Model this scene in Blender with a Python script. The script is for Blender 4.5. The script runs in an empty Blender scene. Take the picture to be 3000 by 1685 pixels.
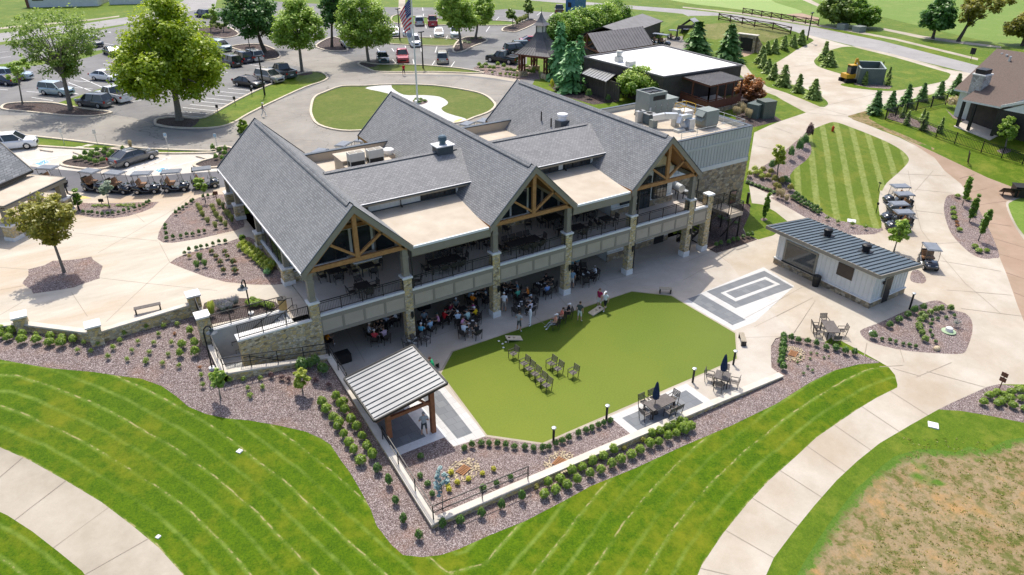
import bpy, bmesh, math, random
from mathutils import Vector, Matrix
from mathutils.geometry import delaunay_2d_cdt
random.seed(7)
PI = math.pi
S = bpy.context.scene
COL = S.collection
W = bpy.data.worlds.new("World"); S.world = W; W.use_nodes = True

# ------------------------------------------------------------------ camera
# metres; X runs along the clubhouse front, Y away from it, Z up, z = 0 is the lower patio
FPX = 2119.15
YAW, PITCH, ROLL = 0.5612, 0.5051, 0.0019
CAM = Vector((-10.8235, -41.9751, 29.4494))
FW = Vector((math.sin(YAW)*math.cos(PITCH), math.cos(YAW)*math.cos(PITCH), -math.sin(PITCH)))
_r = Vector((math.cos(YAW), -math.sin(YAW), 0)); _u = _r.cross(FW)
RT = _r*math.cos(ROLL)+_u*math.sin(ROLL); UP = -_r*math.sin(ROLL)+_u*math.cos(ROLL)
cd = bpy.data.cameras.new('camera'); co = bpy.data.objects.new('camera', cd); COL.objects.link(co)
co.matrix_world = Matrix(((RT.x, UP.x, -FW.x, CAM.x), (RT.y, UP.y, -FW.y, CAM.y), (RT.z, UP.z, -FW.z, CAM.z), (0, 0, 0, 1)))
cd.sensor_width = 36; cd.lens = 36*FPX/3000; cd.clip_end = 3000; cd.clip_start = .5
S.camera = co

def R(n, a, b):                       # survey tile -> survey coordinates
    if n == 0: return a*1.1646, b*1.1646
    if n < 7: return ((n-1) % 3)*1000+a*.38835, (0 if n < 4 else 500)+b*.38835
    if n < 10: return (n-7)*1000+a*.43048, 1062+b*.43048
    return 1840+a*.2812, 1030+b*.2812
def ray(px): return FW+RT*((px[0]-1500)/FPX)+UP*((842.5-px[1])/FPX)
def un(px, z=0.):
    d = ray(px); return CAM+d*((z-CAM.z)/d.z)
def uny(px, y):
    d = ray(px); return CAM+d*((y-CAM.y)/d.y)
def pr(p):
    q = Vector(p)-CAM; k = q.dot(FW); return 1500+FPX*q.dot(RT)/k, 842.5-FPX*q.dot(UP)/k
def mpp(p): return (Vector(p)-CAM).dot(FW)/FPX
def height(p, py):                    # height above p that reaches survey row py
    lo, hi = 0., 60.
    for _ in range(40):
        m = (lo+hi)/2
        if pr((p[0], p[1], p[2]+m))[1] > py: lo = m
        else: hi = m
    return lo

# ------------------------------------------------------------------ terrain
XS = [-400, -60, -17, -8, .3, 14, 27, 40, 50, 62, 90, 200, 900]
YS = [-400, -60, -30, -17, -8, -1.5, 5, 12, 20, 35, 900]
TZ = [
 [-6, -4, -3.5, -3.5, -3.5, -3.5, -3.5, -3.5, -3.5, -3.5, -3.5, -3.5, -3.5],
 [-3, -2, -2, -2, -2, -2, -2, -2, -2, -2, -2, -2, -2],
 [-.8, -.5, -.6, -.9, -1.2, -1.3, -1.3, -1.1, -1., -.8, -.8, -.5, -.5],
 [.6, .6, .5, .2, -.2, -.35, -.1, 0, 0, 0, .3, 1, 1],
 [1.8, 1.8, 1.7, 1.2, .8, 0, 0, 0, 0, .2, 1.2, 2, 2],
 [2.9, 2.9, 2.8, 2.8, 1.7, 0, 0, 0, .2, 1.0, 2.6, 3.2, 3.2],
 [4.2, 4.2, 4.15, 3.95, 3.0, 0, 0, .3, 1.0, 2.2, 3.6, 4, 4],
 [4.35, 4.35, 4.3, 4.3, 4.2, 4.2, 4.2, 1.6, 2.3, 3.4, 4.2, 4.4, 4.4],
 [4.4]*7+[4.2, 3.6, 4.2, 4.4, 4.4, 4.4],
 [4.4]*13, [4.4]*13]
def _tz(x, y):
    i = 0
    while i < len(XS)-2 and x > XS[i+1]: i += 1
    j = 0
    while j < len(YS)-2 and y > YS[j+1]: j += 1
    u = min(1, max(0, (x-XS[i])/(XS[i+1]-XS[i]))); v = min(1, max(0, (y-YS[j])/(YS[j+1]-YS[j])))
    return (TZ[j][i]*(1-u)+TZ[j][i+1]*u)*(1-v)+(TZ[j+1][i]*(1-u)+TZ[j+1][i+1]*u)*v
_K = [(a, b) for a in (-1.6, 0, 1.6) for b in (-1.6, 0, 1.6)]
def segd(p, a, b):
    ab = (b[0]-a[0], b[1]-a[1]); L = ab[0]**2+ab[1]**2
    t = max(0, min(1, ((p[0]-a[0])*ab[0]+(p[1]-a[1])*ab[1])/L)) if L else 0
    return math.hypot(p[0]-a[0]-t*ab[0], p[1]-a[1]-t*ab[1]), t
BANK = []                             # road embankment over the golf tunnel, filled below
def tz(x, y):
    z = sum(_tz(x+a, y+b) for a, b in _K)/9
    for a, b in BANK:
        d, t = segd((x, y), a, b)
        e = min(1, t*4, (1-t)*3)
        k = max(0, 1-max(0, d-4.5)/7.5)
        z += 3.0*k*k*(3-2*k)*e*e*(3-2*e)
    return z
def at(n, a, b):                      # survey tile -> point on the terrain
    d = ray(R(n, a, b)); t = (9-CAM.z)/d.z; p = CAM+d*t
    for _ in range(4000):
        q = p+d*.25/max(.2, abs(d.z))*.25
        if q.z <= tz(q.x, q.y):
            for _ in range(12):
                m = (p+q)/2
                if m.z <= tz(m.x, m.y): q = m
                else: p = m
            return q
        p = q
    return p
_ba = un(R(2, 2380, 85), 7.4); _bb = un(R(3, 1000, 245), 7.4)
BANK.append(((_ba.x, _ba.y), (_bb.x, _bb.y)))

# ------------------------------------------------------------------ materials
def srgb(r, g, b):
    f = lambda c: c/12.92 if c <= .04045 else ((c+.055)/1.055)**2.4
    return (f(r/255), f(g/255), f(b/255), 1)
def C4(c): return (c, c, c, 1) if isinstance(c, (int, float)) else (tuple(c)+(1,) if len(c) == 3 else c)
class N:                              # small node-tree writer
    def __init__(s, name):
        s.m = bpy.data.materials.new(name); s.m.use_nodes = True; s.t = s.m.node_tree; s.b = s.t.nodes['Principled BSDF']
    def n(s, kind, ins=None, **kw):
        x = s.t.nodes.new(kind)
        for k, v in kw.items(): setattr(x, k, v)
        for k, v in (ins or {}).items():
            if isinstance(v, bpy.types.NodeSocket): s.t.links.new(v, x.inputs[k])
            else: x.inputs[k].default_value = v
        return x
    def pos(s, obj=False):
        if obj: return s.n('ShaderNodeTexCoord').outputs['Object']
        return s.n('ShaderNodeNewGeometry').outputs['Position']
    def noise(s, vec, scale, detail=4, rough=.55):
        return s.n('ShaderNodeTexNoise', {'Vector': vec, 'Scale': scale, 'Detail': detail, 'Roughness': rough}).outputs['Fac']
    def ramp(s, fac, stops):
        x = s.n('ShaderNodeValToRGB', {'Fac': fac}); e = x.color_ramp.elements
        while len(e) < len(stops): e.new(.5)
        for q, (p, c) in zip(e, stops): q.position = p; q.color = C4(c)
        return x.outputs['Color']
    def mix(s, fac, a, b, mode='MIX'):
        x = s.n('ShaderNodeMix', data_type='RGBA', blend_type=mode)
        for i, v in ((0, fac), (6, a), (7, b)):
            if isinstance(v, bpy.types.NodeSocket): s.t.links.new(v, x.inputs[i])
            else: x.inputs[i].default_value = v if i == 0 else C4(v)
        return x.outputs[2]
    def math(s, op, a, b=0., c=0.):
        x = s.n('ShaderNodeMath', operation=op)
        for i, v in enumerate((a, b, c)):
            if isinstance(v, bpy.types.NodeSocket): s.t.links.new(v, x.inputs[i])
            else: x.inputs[i].default_value = v
        return x.outputs[0]
    def maprange(s, v, a, b, c=0., d=1.):
        return s.n('ShaderNodeMapRange', {0: v, 1: a, 2: b, 3: c, 4: d}).outputs[0]
    def attr(s, name): return s.n('ShaderNodeAttribute', attribute_name=name).outputs['Fac']
    def scale(s, vec, x, y, z): return s.n('ShaderNodeVectorMath', {0: vec, 1: (x, y, z)}, operation='MULTIPLY').outputs[0]
    def out(s, col, rough=.8, bump=None, strength=.4, dist=.02, spec=.3, metal=0., **kw):
        def put(k, v):
            if isinstance(v, bpy.types.NodeSocket): s.t.links.new(v, s.b.inputs[k])
            else: s.b.inputs[k].default_value = v
        put('Base Color', col if isinstance(col, bpy.types.NodeSocket) else C4(col)); put('Roughness', rough); put('Specular IOR Level', spec); put('Metallic', metal)
        for k, v in kw.items(): put(k.replace('_', ' '), v)
        if bump is not None:
            put('Normal', s.n('ShaderNodeBump', {'Height': bump, 'Strength': strength, 'Distance': dist}).outputs['Normal'])
        return s.m
MATS = {}
def M(name, c1, c2=None, scale=3., rough=.7, bump=0., metal=0., spec=.3, obj=True, detail=4, **kw):
    if name in MATS: return MATS[name]
    g = N(name)
    if c2 is None: m = g.out(c1, rough, spec=spec, metal=metal, **kw)
    else:
        f = g.noise(g.pos(obj), scale, detail)
        m = g.out(g.ramp(f, [(.3, c1), (.7, c2)]), rough, f if bump else None, bump, .02, spec, metal, **kw)
    MATS[name] = m
    return m

# ------------------------------------------------------------------ mesh builder
class MB:
    def __init__(s): s.v = []; s.f = []; s.mi = []; s.mats = []
    def m(s, mat):
        if mat not in s.mats: s.mats.append(mat)
        return s.mats.index(mat)
    def add(s, vs, fs, mat):
        b = len(s.v); s.v += [tuple(v) for v in vs]; i = s.m(mat)
        for f in fs: s.f.append([b+k for k in f]); s.mi.append(i)
        return s
    def box(s, x0, x1, y0, y1, z0, z1, mat, T=None):
        vs = [Vector((x, y, z)) for z in (z0, z1) for y in (y0, y1) for x in (x0, x1)]
        if T: vs = [T @ v for v in vs]
        return s.add(vs, [(0, 2, 3, 1), (4, 5, 7, 6), (0, 1, 5, 4), (2, 6, 7, 3), (0, 4, 6, 2), (1, 3, 7, 5)], mat)
    def bar(s, a, b, w, h, mat, up=(0, 0, 1)):    # rectangular bar from a to b
        a, b = Vector(a), Vector(b); d = (b-a).normalized(); u = Vector(up)
        if abs(d.dot(u)) > .98: u = Vector((0, 1, 0))
        x = d.cross(u).normalized(); u = x.cross(d)
        vs = [p+x*(sx*w/2)+u*(sz*h/2) for p in (a, b) for sx, sz in ((-1, -1), (1, -1), (1, 1), (-1, 1))]
        return s.add(vs, [(0, 1, 2, 3), (7, 6, 5, 4), (0, 4, 5, 1), (1, 5, 6, 2), (2, 6, 7, 3), (3, 7, 4, 0)], mat)
    def tube(s, pts, rad, mat, n=8, cap=True):
        pts = [Vector(p) for p in pts]; rad = rad if isinstance(rad, (list, tuple)) else [rad]*len(pts); rings = []; vs = []
        for i, p in enumerate(pts):
            d = (pts[min(i+1, len(pts)-1)]-pts[max(i-1, 0)]).normalized()
            x = d.cross(Vector((0, 0, 1))) if abs(d.z) < .95 else d.cross(Vector((0, 1, 0)))
            x.normalize(); y = d.cross(x)
            vs += [p+(x*math.cos(2*PI*k/n)+y*math.sin(2*PI*k/n))*rad[i] for k in range(n)]
        fs = [(i*n+k, i*n+(k+1) % n, (i+1)*n+(k+1) % n, (i+1)*n+k) for i in range(len(pts)-1) for k in range(n)]
        if cap: fs += [tuple(range(n-1, -1, -1)), tuple((len(pts)-1)*n+k for k in range(n))]
        return s.add(vs, fs, mat)
    def prism(s, poly, z0, z1, mat, top=None):    # vertical extrusion of an xy outline
        n = len(poly)
        if sum(poly[i][0]*poly[(i+1) % n][1]-poly[(i+1) % n][0]*poly[i][1] for i in range(n)) < 0: poly = poly[::-1]
        f0 = z0 if callable(z0) else (lambda x, y: z0); f1 = z1 if callable(z1) else (lambda x, y: z1)
        vs = [(x, y, f0(x, y)) for x, y in poly]+[(x, y, f1(x, y)) for x, y in poly]
        s.add(vs, [tuple(range(n-1, -1, -1))]+[(i, (i+1) % n, n+(i+1) % n, n+i) for i in range(n)], mat)
        return s.add(vs, [tuple(range(n, 2*n))], top or mat)
    def sweep(s, prof, a, b, mat):                # closed (y,z)-like profile list of 3d pts at a, shifted to b
        n = len(prof); a, b = Vector(a), Vector(b)
        vs = [a+Vector(p) for p in prof]+[b+Vector(p) for p in prof]
        return s.add(vs, [tuple(range(n-1, -1, -1)), tuple(range(n, 2*n))]+[(i, (i+1) % n, n+(i+1) % n, n+i) for i in range(n)], mat)
    def slab(s, quad, t, mat, under=None):        # planar polygon with thickness t measured straight down
        q = [Vector(p) for p in quad]; n = len(q); lo = [p-Vector((0, 0, t)) for p in q]
        s.add(q, [tuple(range(n))], mat)
        return s.add(q+lo, [tuple(range(2*n-1, n-1, -1))]+[(i, n+i, n+(i+1) % n, (i+1) % n) for i in range(n)], under or mat)
    def ball(s, c, r, mat, n=10, m=6, sc=(1, 1, 1)):
        c = Vector(c); vs = [c+Vector((0, 0, r*sc[2]))]
        for i in range(1, m):
            t = PI*i/m
            vs += [c+Vector((r*sc[0]*math.sin(t)*math.cos(2*PI*k/n), r*sc[1]*math.sin(t)*math.sin(2*PI*k/n), r*sc[2]*math.cos(t))) for k in range(n)]
        vs.append(c-Vector((0, 0, r*sc[2])))
        fs = [(0, 1+k, 1+(k+1) % n) for k in range(n)]
        for i in range(m-2): fs += [(1+i*n+k, 1+(i+1)*n+k, 1+(i+1)*n+(k+1) % n, 1+i*n+(k+1) % n) for k in range(n)]
        e = len(vs)-1; o = 1+(m-2)*n
        fs += [(e, o+(k+1) % n, o+k) for k in range(n)]
        return s.add(vs, fs, mat)
    def mesh(s, name, smooth=False):
        me = bpy.data.meshes.new(name); me.from_pydata(s.v, [], s.f); me.update()
        for m in s.mats: me.materials.append(m)
        me.polygons.foreach_set('material_index', s.mi)
        if smooth: me.polygons.foreach_set('use_smooth', [True]*len(s.f))
        bm = bmesh.new(); bm.from_mesh(me); bmesh.ops.recalc_face_normals(bm, faces=bm.faces); bm.to_mesh(me); bm.free()
        return me
    def build(s, name, parent=None, smooth=False, bevel=0):
        o = bpy.data.objects.new(name, s.mesh(name, smooth)); COL.objects.link(o)
        if parent: o.parent = parent
        if bevel:
            b = o.modifiers.new('bevel', 'BEVEL'); b.width = bevel; b.segments = 2; b.limit_method = 'ANGLE'
        return o
def tag(o, label=None, cat=None, group=None, kind=None):
    if label: o['label'] = label
    if cat: o['category'] = cat
    if group: o['group'] = group
    if kind: o['kind'] = kind
    return o
def thing(name, label, cat, loc=(0, 0, 0), rz=0, group=None):
    o = bpy.data.objects.new(name, None); COL.objects.link(o); o.location = loc; o.rotation_euler = (0, 0, rz); o.empty_display_size = .2
    return tag(o, label, cat, group)
def dup(o, loc=None, rz=None, label=None, group=None, parent=None, scale=None):
    c = o.copy(); COL.objects.link(c)
    if parent: c.parent = parent
    if loc is not None: c.location = loc
    if rz is not None: c.rotation_euler[2] = rz
    if scale is not None: c.scale = (scale,)*3 if isinstance(scale, (int, float)) else scale
    if label: c['label'] = label
    if group: c['group'] = group
    for ch in o.children: dup(ch, parent=c)
    return c
def remat(root, sw):                  # give one copy its own paint: old material -> new material
    for o in [root]+list(root.children_recursive):
        for s in o.material_slots:
            if s.material in sw: m = sw[s.material]; s.link = 'OBJECT'; s.material = m
# ------------------------------------------------------------------ ground materials
def lawn_mat(name, dark, light, dry, stripes=0, stripe_w=1.0, stripe_amt=.5, fine=9.):
    g = N(name); p = g.pos()
    a = g.noise(p, .35, 5, .6); b = g.noise(p, fine, 6, .8); c = g.noise(p, 1.6, 5, .7)
    col = g.mix(g.maprange(g.math('ADD', g.math('MULTIPLY', b, .7), g.math('MULTIPLY', c, .3)), .36, .64), dark, light)
    col = g.mix(g.maprange(g.math('ADD', g.math('MULTIPLY', a, .65), g.math('MULTIPLY', c, .35)), .48, .68, 0, .75), col, dry)
    if stripes == 1:                  # thin pale wheel lines every few passes, alternately dry
        w = g.math('ADD', g.attr('mow'), g.math('MULTIPLY', g.math('SUBTRACT', a, .5), .35))
        t = g.math('ABSOLUTE', g.math('SUBTRACT', g.math('FRACT', g.math('DIVIDE', w, stripe_w)), .5))
        line = g.maprange(t, .03, .15, 1, 0)
        line = g.math('MULTIPLY', g.math('MULTIPLY', line, g.maprange(c, .3, .6, .1, 1)), g.maprange(g.noise(p, .22, 3), .35, .6, .25, 1))
        col = g.mix(g.math('MULTIPLY', line, stripe_amt), col, (.175, .25, .045))
        t2 = g.math('ABSOLUTE', g.math('SUBTRACT', g.math('FRACT', g.math('DIVIDE', w, stripe_w*2)), .27))
        dl = g.math('MULTIPLY', g.maprange(t2, .008, .026, 1, 0), g.maprange(g.noise(p, 2.6, 3), .48, .62))
        col = g.mix(g.math('MULTIPLY', dl, .85), col, (.36, .30, .14))
    if stripes == 2:                  # broad light and dark mowing bands
        w = g.math('ADD', g.attr('mow'), g.math('MULTIPLY', g.math('SUBTRACT', c, .5), .25))
        t = g.math('PINGPONG', g.math('DIVIDE', w, stripe_w), 1)
        band = g.math('MULTIPLY', g.maprange(t, .55, .7), g.maprange(g.noise(g.scale(p, 1, 1, 1), 2.2, 4, .7), .3, .65, .15, 1))
        col = g.mix(g.math('MULTIPLY', band, stripe_amt), col, (.30, .33, .11))
    return g.out(col, .65, b, .5, .05, .12, Specular_Tint=(.85, 1, .25, 1))
def concrete_mat(name, a, b, stain, amt=.35, streak=None):
    g = N(name); p = g.pos(); q = p
    if streak: q = g.n('ShaderNodeMapping', {'Vector': p, 'Rotation': (0, 0, streak[0]), 'Scale': streak[1]}).outputs[0]
    n1 = g.noise(q, .45, 6, .65); n2 = g.noise(p, 14, 3); n3 = g.noise(q, .16, 5, .6); n4 = g.noise(p, 2.3, 5, .6)
    col = g.mix(g.maprange(n1, .35, .65), a, b)
    col = g.mix(g.maprange(n4, .4, .8, 0, .25), col, b)
    col = g.mix(g.maprange(n3, .46, .68, 0, amt), col, stain)
    col = g.mix(g.maprange(n2, .3, .7, 0, .12), col, (.2, .19, .17))
    return g.out(col, .85, n2, .15, .01, .25)
def asphalt_mat(name, a, b, tan):
    g = N(name); p = g.pos(); n1 = g.noise(p, .22, 6, .6); n2 = g.noise(p, 25, 2); n3 = g.noise(p, .9, 5, .65)
    col = g.mix(g.maprange(n1, .35, .65), a, b); col = g.mix(g.maprange(n3, .5, .75, 0, .5), col, tan)
    v = g.n('ShaderNodeTexVoronoi', {'Vector': g.n('ShaderNodeVectorMath', {0: p, 1: g.scale(g.n('ShaderNodeTexNoise', {'Vector': p, 'Scale': .6}).outputs['Color'], 3, 3, 0)}, operation='ADD').outputs[0], 'Scale': .13}, feature='DISTANCE_TO_EDGE').outputs['Distance']
    col = g.mix(g.maprange(v, 0, .006, .5, 0), col, (.03, .03, .03))
    col = g.mix(g.maprange(n2, .35, .65, 0, .2), col, (.03, .03, .03))
    return g.out(col, .9, n2, .2, .01, .2)
def mulch_mat(name, k=1.):
    g = N(name); p = g.pos()
    v = g.n('ShaderNodeTexVoronoi', {'Vector': g.scale(p, 1, 1, .3), 'Scale': 27.}).outputs['Color']
    r = g.n('ShaderNodeSeparateColor', {'Color': v}).outputs[0]; n = g.noise(p, .5, 5, .6); n2 = g.noise(p, 2.5, 3)
    col = g.ramp(r, [(0, (.05*k, .036*k, .033*k)), (.45, (.128*k, .097*k, .089*k)), (.75, (.19*k, .152*k, .142*k)), (1, (.36*k, .31*k, .29*k))])
    col = g.mix(g.maprange(n, .5, .7, 0, .35), col, (.22*k, .12*k, .075*k)); col = g.mix(g.maprange(n2, .5, .8, 0, .3), col, (.05*k, .035*k, .03*k))
    return g.out(col, .95, r, .6, .03, .1)
def paver_mat(name, a, b):
    g = N(name); p = g.pos()
    br = g.n('ShaderNodeTexBrick', {'Vector': p, 'Color1': C4(a), 'Color2': C4(b), 'Mortar': C4(tuple(x*.75 for x in a)), 'Scale': 1., 'Mortar Size': .012, 'Brick Width': .62, 'Row Height': .62}).outputs['Color']
    n = g.noise(p, 1.2, 5); return g.out(g.mix(g.maprange(n, .3, .7, 0, .25), br, b), .8, g.noise(p, 30, 2), .1, .01)
def turf_mat():
    g = N('synthetic_turf'); p = g.pos(); n = g.noise(p, 9, 6, .8); n2 = g.noise(p, .15, 4); n3 = g.noise(p, 3, 3)
    col = g.mix(g.maprange(n, .32, .68), (.030, .080, .010), (.085, .150, .020)); col = g.mix(g.maprange(n2, .35, .65, 0, .45), col, (.105, .145, .020))
    col = g.mix(g.maprange(n3, .4, .8, 0, .2), col, (.05, .11, .012))
    return g.out(col, .56, n, .35, .03, .6, Specular_Tint=(.95, .88, .10, 1))
def dirt_mat():
    g = N('bare_soil'); p = g.pos(); a = g.noise(p, .35, 7, .65); b = g.noise(p, 1.7, 7, .75); c = g.noise(p, 7, 5, .75)
    col = g.ramp(a, [(.35, (.27, .185, .09)), (.5, (.31, .235, .14)), (.62, (.40, .24, .10))])
    col = g.mix(g.maprange(c, .4, .7, 0, .5), col, (.17, .13, .06))
    col = g.mix(g.math('MULTIPLY', g.maprange(b, .46, .58), g.maprange(a, .62, .42, .15, 1)), col, (.10, .115, .025))
    e = g.maprange(g.math('ADD', g.attr('mow'), g.math('MULTIPLY', g.math('SUBTRACT', b, .5), 2.4)), .25, .6, 1, 0)
    big = g.maprange(g.noise(p, .28, 3, .5), .64, .69)
    col = g.mix(g.math('MAXIMUM', e, big), col, g.mix(g.maprange(c, .3, .7), (.05, .12, .012), (.12, .20, .03)))
    return g.out(col, .95, c, .6, .05, .1)
GM = {
 'lawn': lawn_mat('lawn_grass', (.050, .100, .008), (.125, .190, .014), (.21, .22, .035)),
 'front': lawn_mat('mown_front_lawn', (.022, .066, .002), (.100, .175, .004), (.185, .190, .012), 1, 1.12, .75),
 'striped': lawn_mat('striped_lawn', (.065, .115, .010), (.130, .180, .018), (.19, .195, .03), 2, .88, .7),
 'dull': lawn_mat('drive_lawn', (.06, .095, .014), (.125, .155, .026), (.17, .165, .045)),
 'fair': lawn_mat('fairway_grass', (.11, .18, .03), (.17, .255, .045), (.22, .26, .07), fine=4),
 'green': lawn_mat('putting_green', (.22, .31, .09), (.26, .345, .11), (.29, .345, .13), fine=4),
 'bank': lawn_mat('rough_bank_grass', (.11, .13, .03), (.21, .21, .07), (.27, .23, .10)),
 'asph': asphalt_mat('parking_asphalt', (.185, .18, .175), (.245, .24, .232), (.275, .255, .23)),
 'drive': asphalt_mat('drive_asphalt', (.265, .243, .213), (.345, .322, .283), (.39, .34, .265)),
 'lane': asphalt_mat('lane_asphalt', (.12, .12, .13), (.17, .168, .175), (.17, .165, .165)),
 'road': asphalt_mat('road_asphalt', (.31, .295, .285), (.37, .355, .34), (.40, .375, .34)),
 'plaza': concrete_mat('plaza_concrete', (.46, .405, .32), (.575, .52, .43), (.43, .27, .14), .6, (.75, (.35, 1.2, 1))),
 'conc': concrete_mat('court_concrete', (.44, .385, .305), (.535, .48, .395), (.38, .29, .195), .6),
 'patio': concrete_mat('patio_concrete', (.45, .40, .33), (.54, .49, .42), (.42, .33, .24), .45),
 'path': concrete_mat('path_concrete', (.39, .335, .255), (.475, .42, .335), (.25, .215, .16), .7),
 'ada': concrete_mat('stall_concrete', (.52, .475, .41), (.60, .56, .50), (.48, .39, .28), .4),
 'brown': concrete_mat('brown_path_concrete', (.32, .225, .15), (.39, .28, .20), (.33, .21, .14), .4),
 'mulch': mulch_mat('bark_mulch', 1.45), 'mulch2': mulch_mat('dark_bark_mulch', .62),
 'white': paver_mat('white_pavers', (.50, .49, .465), (.57, .56, .535)), 'grey': paver_mat('grey_pavers', (.15, .162, .172), (.205, .215, .222)),
 'turf': turf_mat(), 'soil': dirt_mat()}
# ------------------------------------------------------------------ ground regions, later ones lie on top of earlier ones
REG = []
def reg(name, mat, pts, z=None, mow=None, smooth=False, label=None):
    out = []
    for p in pts:
        if len(p) == 2: out.append(p)
        else:
            q = un(R(*p), z) if z is not None else at(*p); out.append((q.x, q.y))
    if smooth:                        # rounds traced curves
        n = len(out); o2 = []
        for i in range(n):
            a, b, c, d = out[i-1], out[i], out[(i+1) % n], out[(i+2) % n]
            for t in (0, .33, .67):
                o2.append(tuple(.5*(2*b[k]+(c[k]-a[k])*t+(2*a[k]-5*b[k]+4*c[k]-d[k])*t*t+(3*b[k]-a[k]-3*c[k]+d[k])*t**3) for k in (0, 1)))
        out = o2
    REG.append(dict(name=name, mat=mat, pts=out, z=z, mow=mow))
    return out
def T(n, *pts): return [(n, a, b) for a, b in pts]
reg('lawn', 'lawn', [(-300, -300), (900, -300), (900, 900), (-300, 900)])
PATH_L = T(7, (-260, 480), (-60, 552), (0, 578), (200, 665), (440, 800), (690, 950), (900, 1110), (1080, 1260), (1250, 1447), (1300, 1520))
PATH_R = T(9, (80, 1500), (130, 1380), (270, 1170), (440, 960), (590, 800), (760, 650), (910, 510), (1070, 400), (1180, 325), (1320, 240), (1460, 170))
def line_of(pts): return [(lambda q: (q.x, q.y))(at(*p)) for p in pts]
LL, LR = line_of(PATH_L), line_of(PATH_R)
def ext(a, b, k=45): d = math.dist(a, b); return (b[0]+(b[0]-a[0])/d*k, b[1]+(b[1]-a[1])/d*k)
LL.append(ext(LL[-3], LL[-1])); LR.insert(0, ext(LR[2], LR[0]))
def dline(p, L): return min(segd(p, a, b)[0] for a, b in zip(L, L[1:]))
def mow_front(x, y): return min(dline((x, y), LL), dline((x, y), LR))+.6
reg('front_lawn', 'front', T(7, (-300, -60), (-60, -60), (140, -40))+[(-6, 5), (-2, -1), (2, -13), (14, -14)]+T(9, (1000, -40), (1340, -10), (1410, 30), (1445, 80), (1462, 175), (60, 1560))+[(8, -40), (-10, -40), (-40, -30), (-40, 10)], mow=mow_front)
# golf course and roads at the back
reg('fairway', 'fair', T(3, (-400, -200), (0, 12), (450, 70), (760, 100), (1040, 130), (1480, 120), (1800, 200), (2400, 340), (2650, 400), (2900, -300)))
reg('putting_green', 'green', T(3, (-300, -60), (0, 18), (300, 55), (600, 95), (800, 108), (900, 85), (700, 20), (500, -60)), smooth=True)
reg('cart_path', 'path', T(3, (860, -20), (1060, 68), (1085, 60), (920, -25)))
reg('golf_path', 'path', T(3, (1515, 212), (1800, 268), (2100, 312), (2400, 350), (2405, 362), (2080, 328), (1780, 286), (1515, 228)))
reg('bunker_path', 'brown', T(3, (780, 108), (900, 100), (1030, 135), (1020, 160), (900, 145)))
reg('bank_grass', 'bank', T(3, (170, 185), (420, 170), (820, 250), (640, 330), (560, 300), (400, 270), (250, 300), (130, 280)))
reg('road', 'road', T(2, (700, -110), (1560, -8), (2100, 36))+T(3, (0, 70), (440, 114), (1000, 206), (1500, 308), (2200, 488), (2700, 620), (2700, 700), (2140, 548), (1900, 487), (1300, 350), (950, 265), (820, 232), (400, 155), (0, 104))+T(2, (1900, 42), (1100, -22), (600, -60)))
reg('sidewalk', 'path', T(3, (0, 50), (450, 98), (950, 176), (1200, 213), (1600, 288), (2230, 440), (2226, 456), (1600, 303), (1200, 228), (950, 190), (450, 108), (0, 59)))
reg('road', 'road', T(1, (-300, 300), (-60, 258), (300, 215), (620, 180), (940, 132), (1200, 82), (1380, 10), (1460, -90), (1660, -90), (1620, 60), (1480, 75), (1200, 140), (940, 182), (620, 232), (300, 282), (-60, 325), (-300, 370)))
reg('sidewalk', 'path', T(1, (-300, 255), (-60, 212), (300, 180), (620, 152), (900, 118), (900, 126), (620, 164), (300, 192), (-60, 226), (-300, 270)))
reg('parking_lot', 'asph', T(1, (-300, 390), (-60, 348), (300, 300), (590, 258), (930, 195), (1250, 145), (1480, 75), (1700, 60))+T(2, (-700, 0), (0, 40), (360, 55), (730, 57), (1170, 75), (1240, 68), (1600, 95), (1700, 112), (1800, 115), (1650, 140), (1600, 200), (1560, 260), (1500, 300), (1430, 350), (1400, 420), (1400, 480), (1330, 500), (1480, 560), (1440, 640), (1200, 900), (900, 1000), (0, 1250))+T(1, (2300, 1200), (1720, 1250), (1200, 1160), (600, 1085), (0, 1010), (-300, 960)))
reg('loop_drive', 'drive', T(1, (-300, 872), (840, 866), (1000, 888), (1150, 930), (1160, 960), (1500, 1000), (1700, 960), (1900, 860), (2100, 760), (2300, 680), (2500, 590), (2480, 560), (2300, 510), (2000, 462), (1990, 440), (2080, 420), (2110, 400), (2350, 360), (2560, 400))+T(2, (0, 420), (120, 480), (250, 540), (480, 570), (900, 575), (1320, 625), (1350, 640), (1200, 900), (900, 1000), (0, 1250))+T(1, (2300, 1200), (1700, 1190), (1150, 1150), (600, 1090), (-60, 1002), (-300, 960)))
reg('stall_pavement', 'ada', T(1, (-300, 1060), (260, 1108), (700, 1138), (860, 1132), (1180, 1164), (1560, 1158), (1720, 1200), (1680, 1290), (1480, 1302), (1100, 1332), (800, 1312), (430, 1277), (200, 1252), (-300, 1225)))
reg('cart_lane', 'lane', T(1, (-300, 1225), (200, 1252), (430, 1277), (800, 1312), (1100, 1332), (1480, 1302), (1720, 1288), (1760, 1420))+T(4, (1710, 122), (1450, 155), (1250, 175), (1000, 190), (640, 170), (480, 150), (-300, 148)))
KERB = []                             # outlines that get a raised kerb: (pts, closed, width)
def island(name, mat, pts, kerb=True, **k):
    o = reg(name, mat, pts, smooth=True, **k)
    if kerb: KERB.append((o, True))
    return o
island('grass_strip', 'lawn', T(1, (-300, 965), (0, 1003), (600, 1070), (750, 1090), (1100, 1125), (1600, 1143), (1680, 1140), (1600, 1156), (1180, 1160), (860, 1130), (700, 1130), (260, 1103), (-60, 1075), (-300, 1040)))
reg('step_stones', 'ada', T(1, (550, 1112), (600, 1103), (645, 1107), (600, 1122)), smooth=False)
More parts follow.
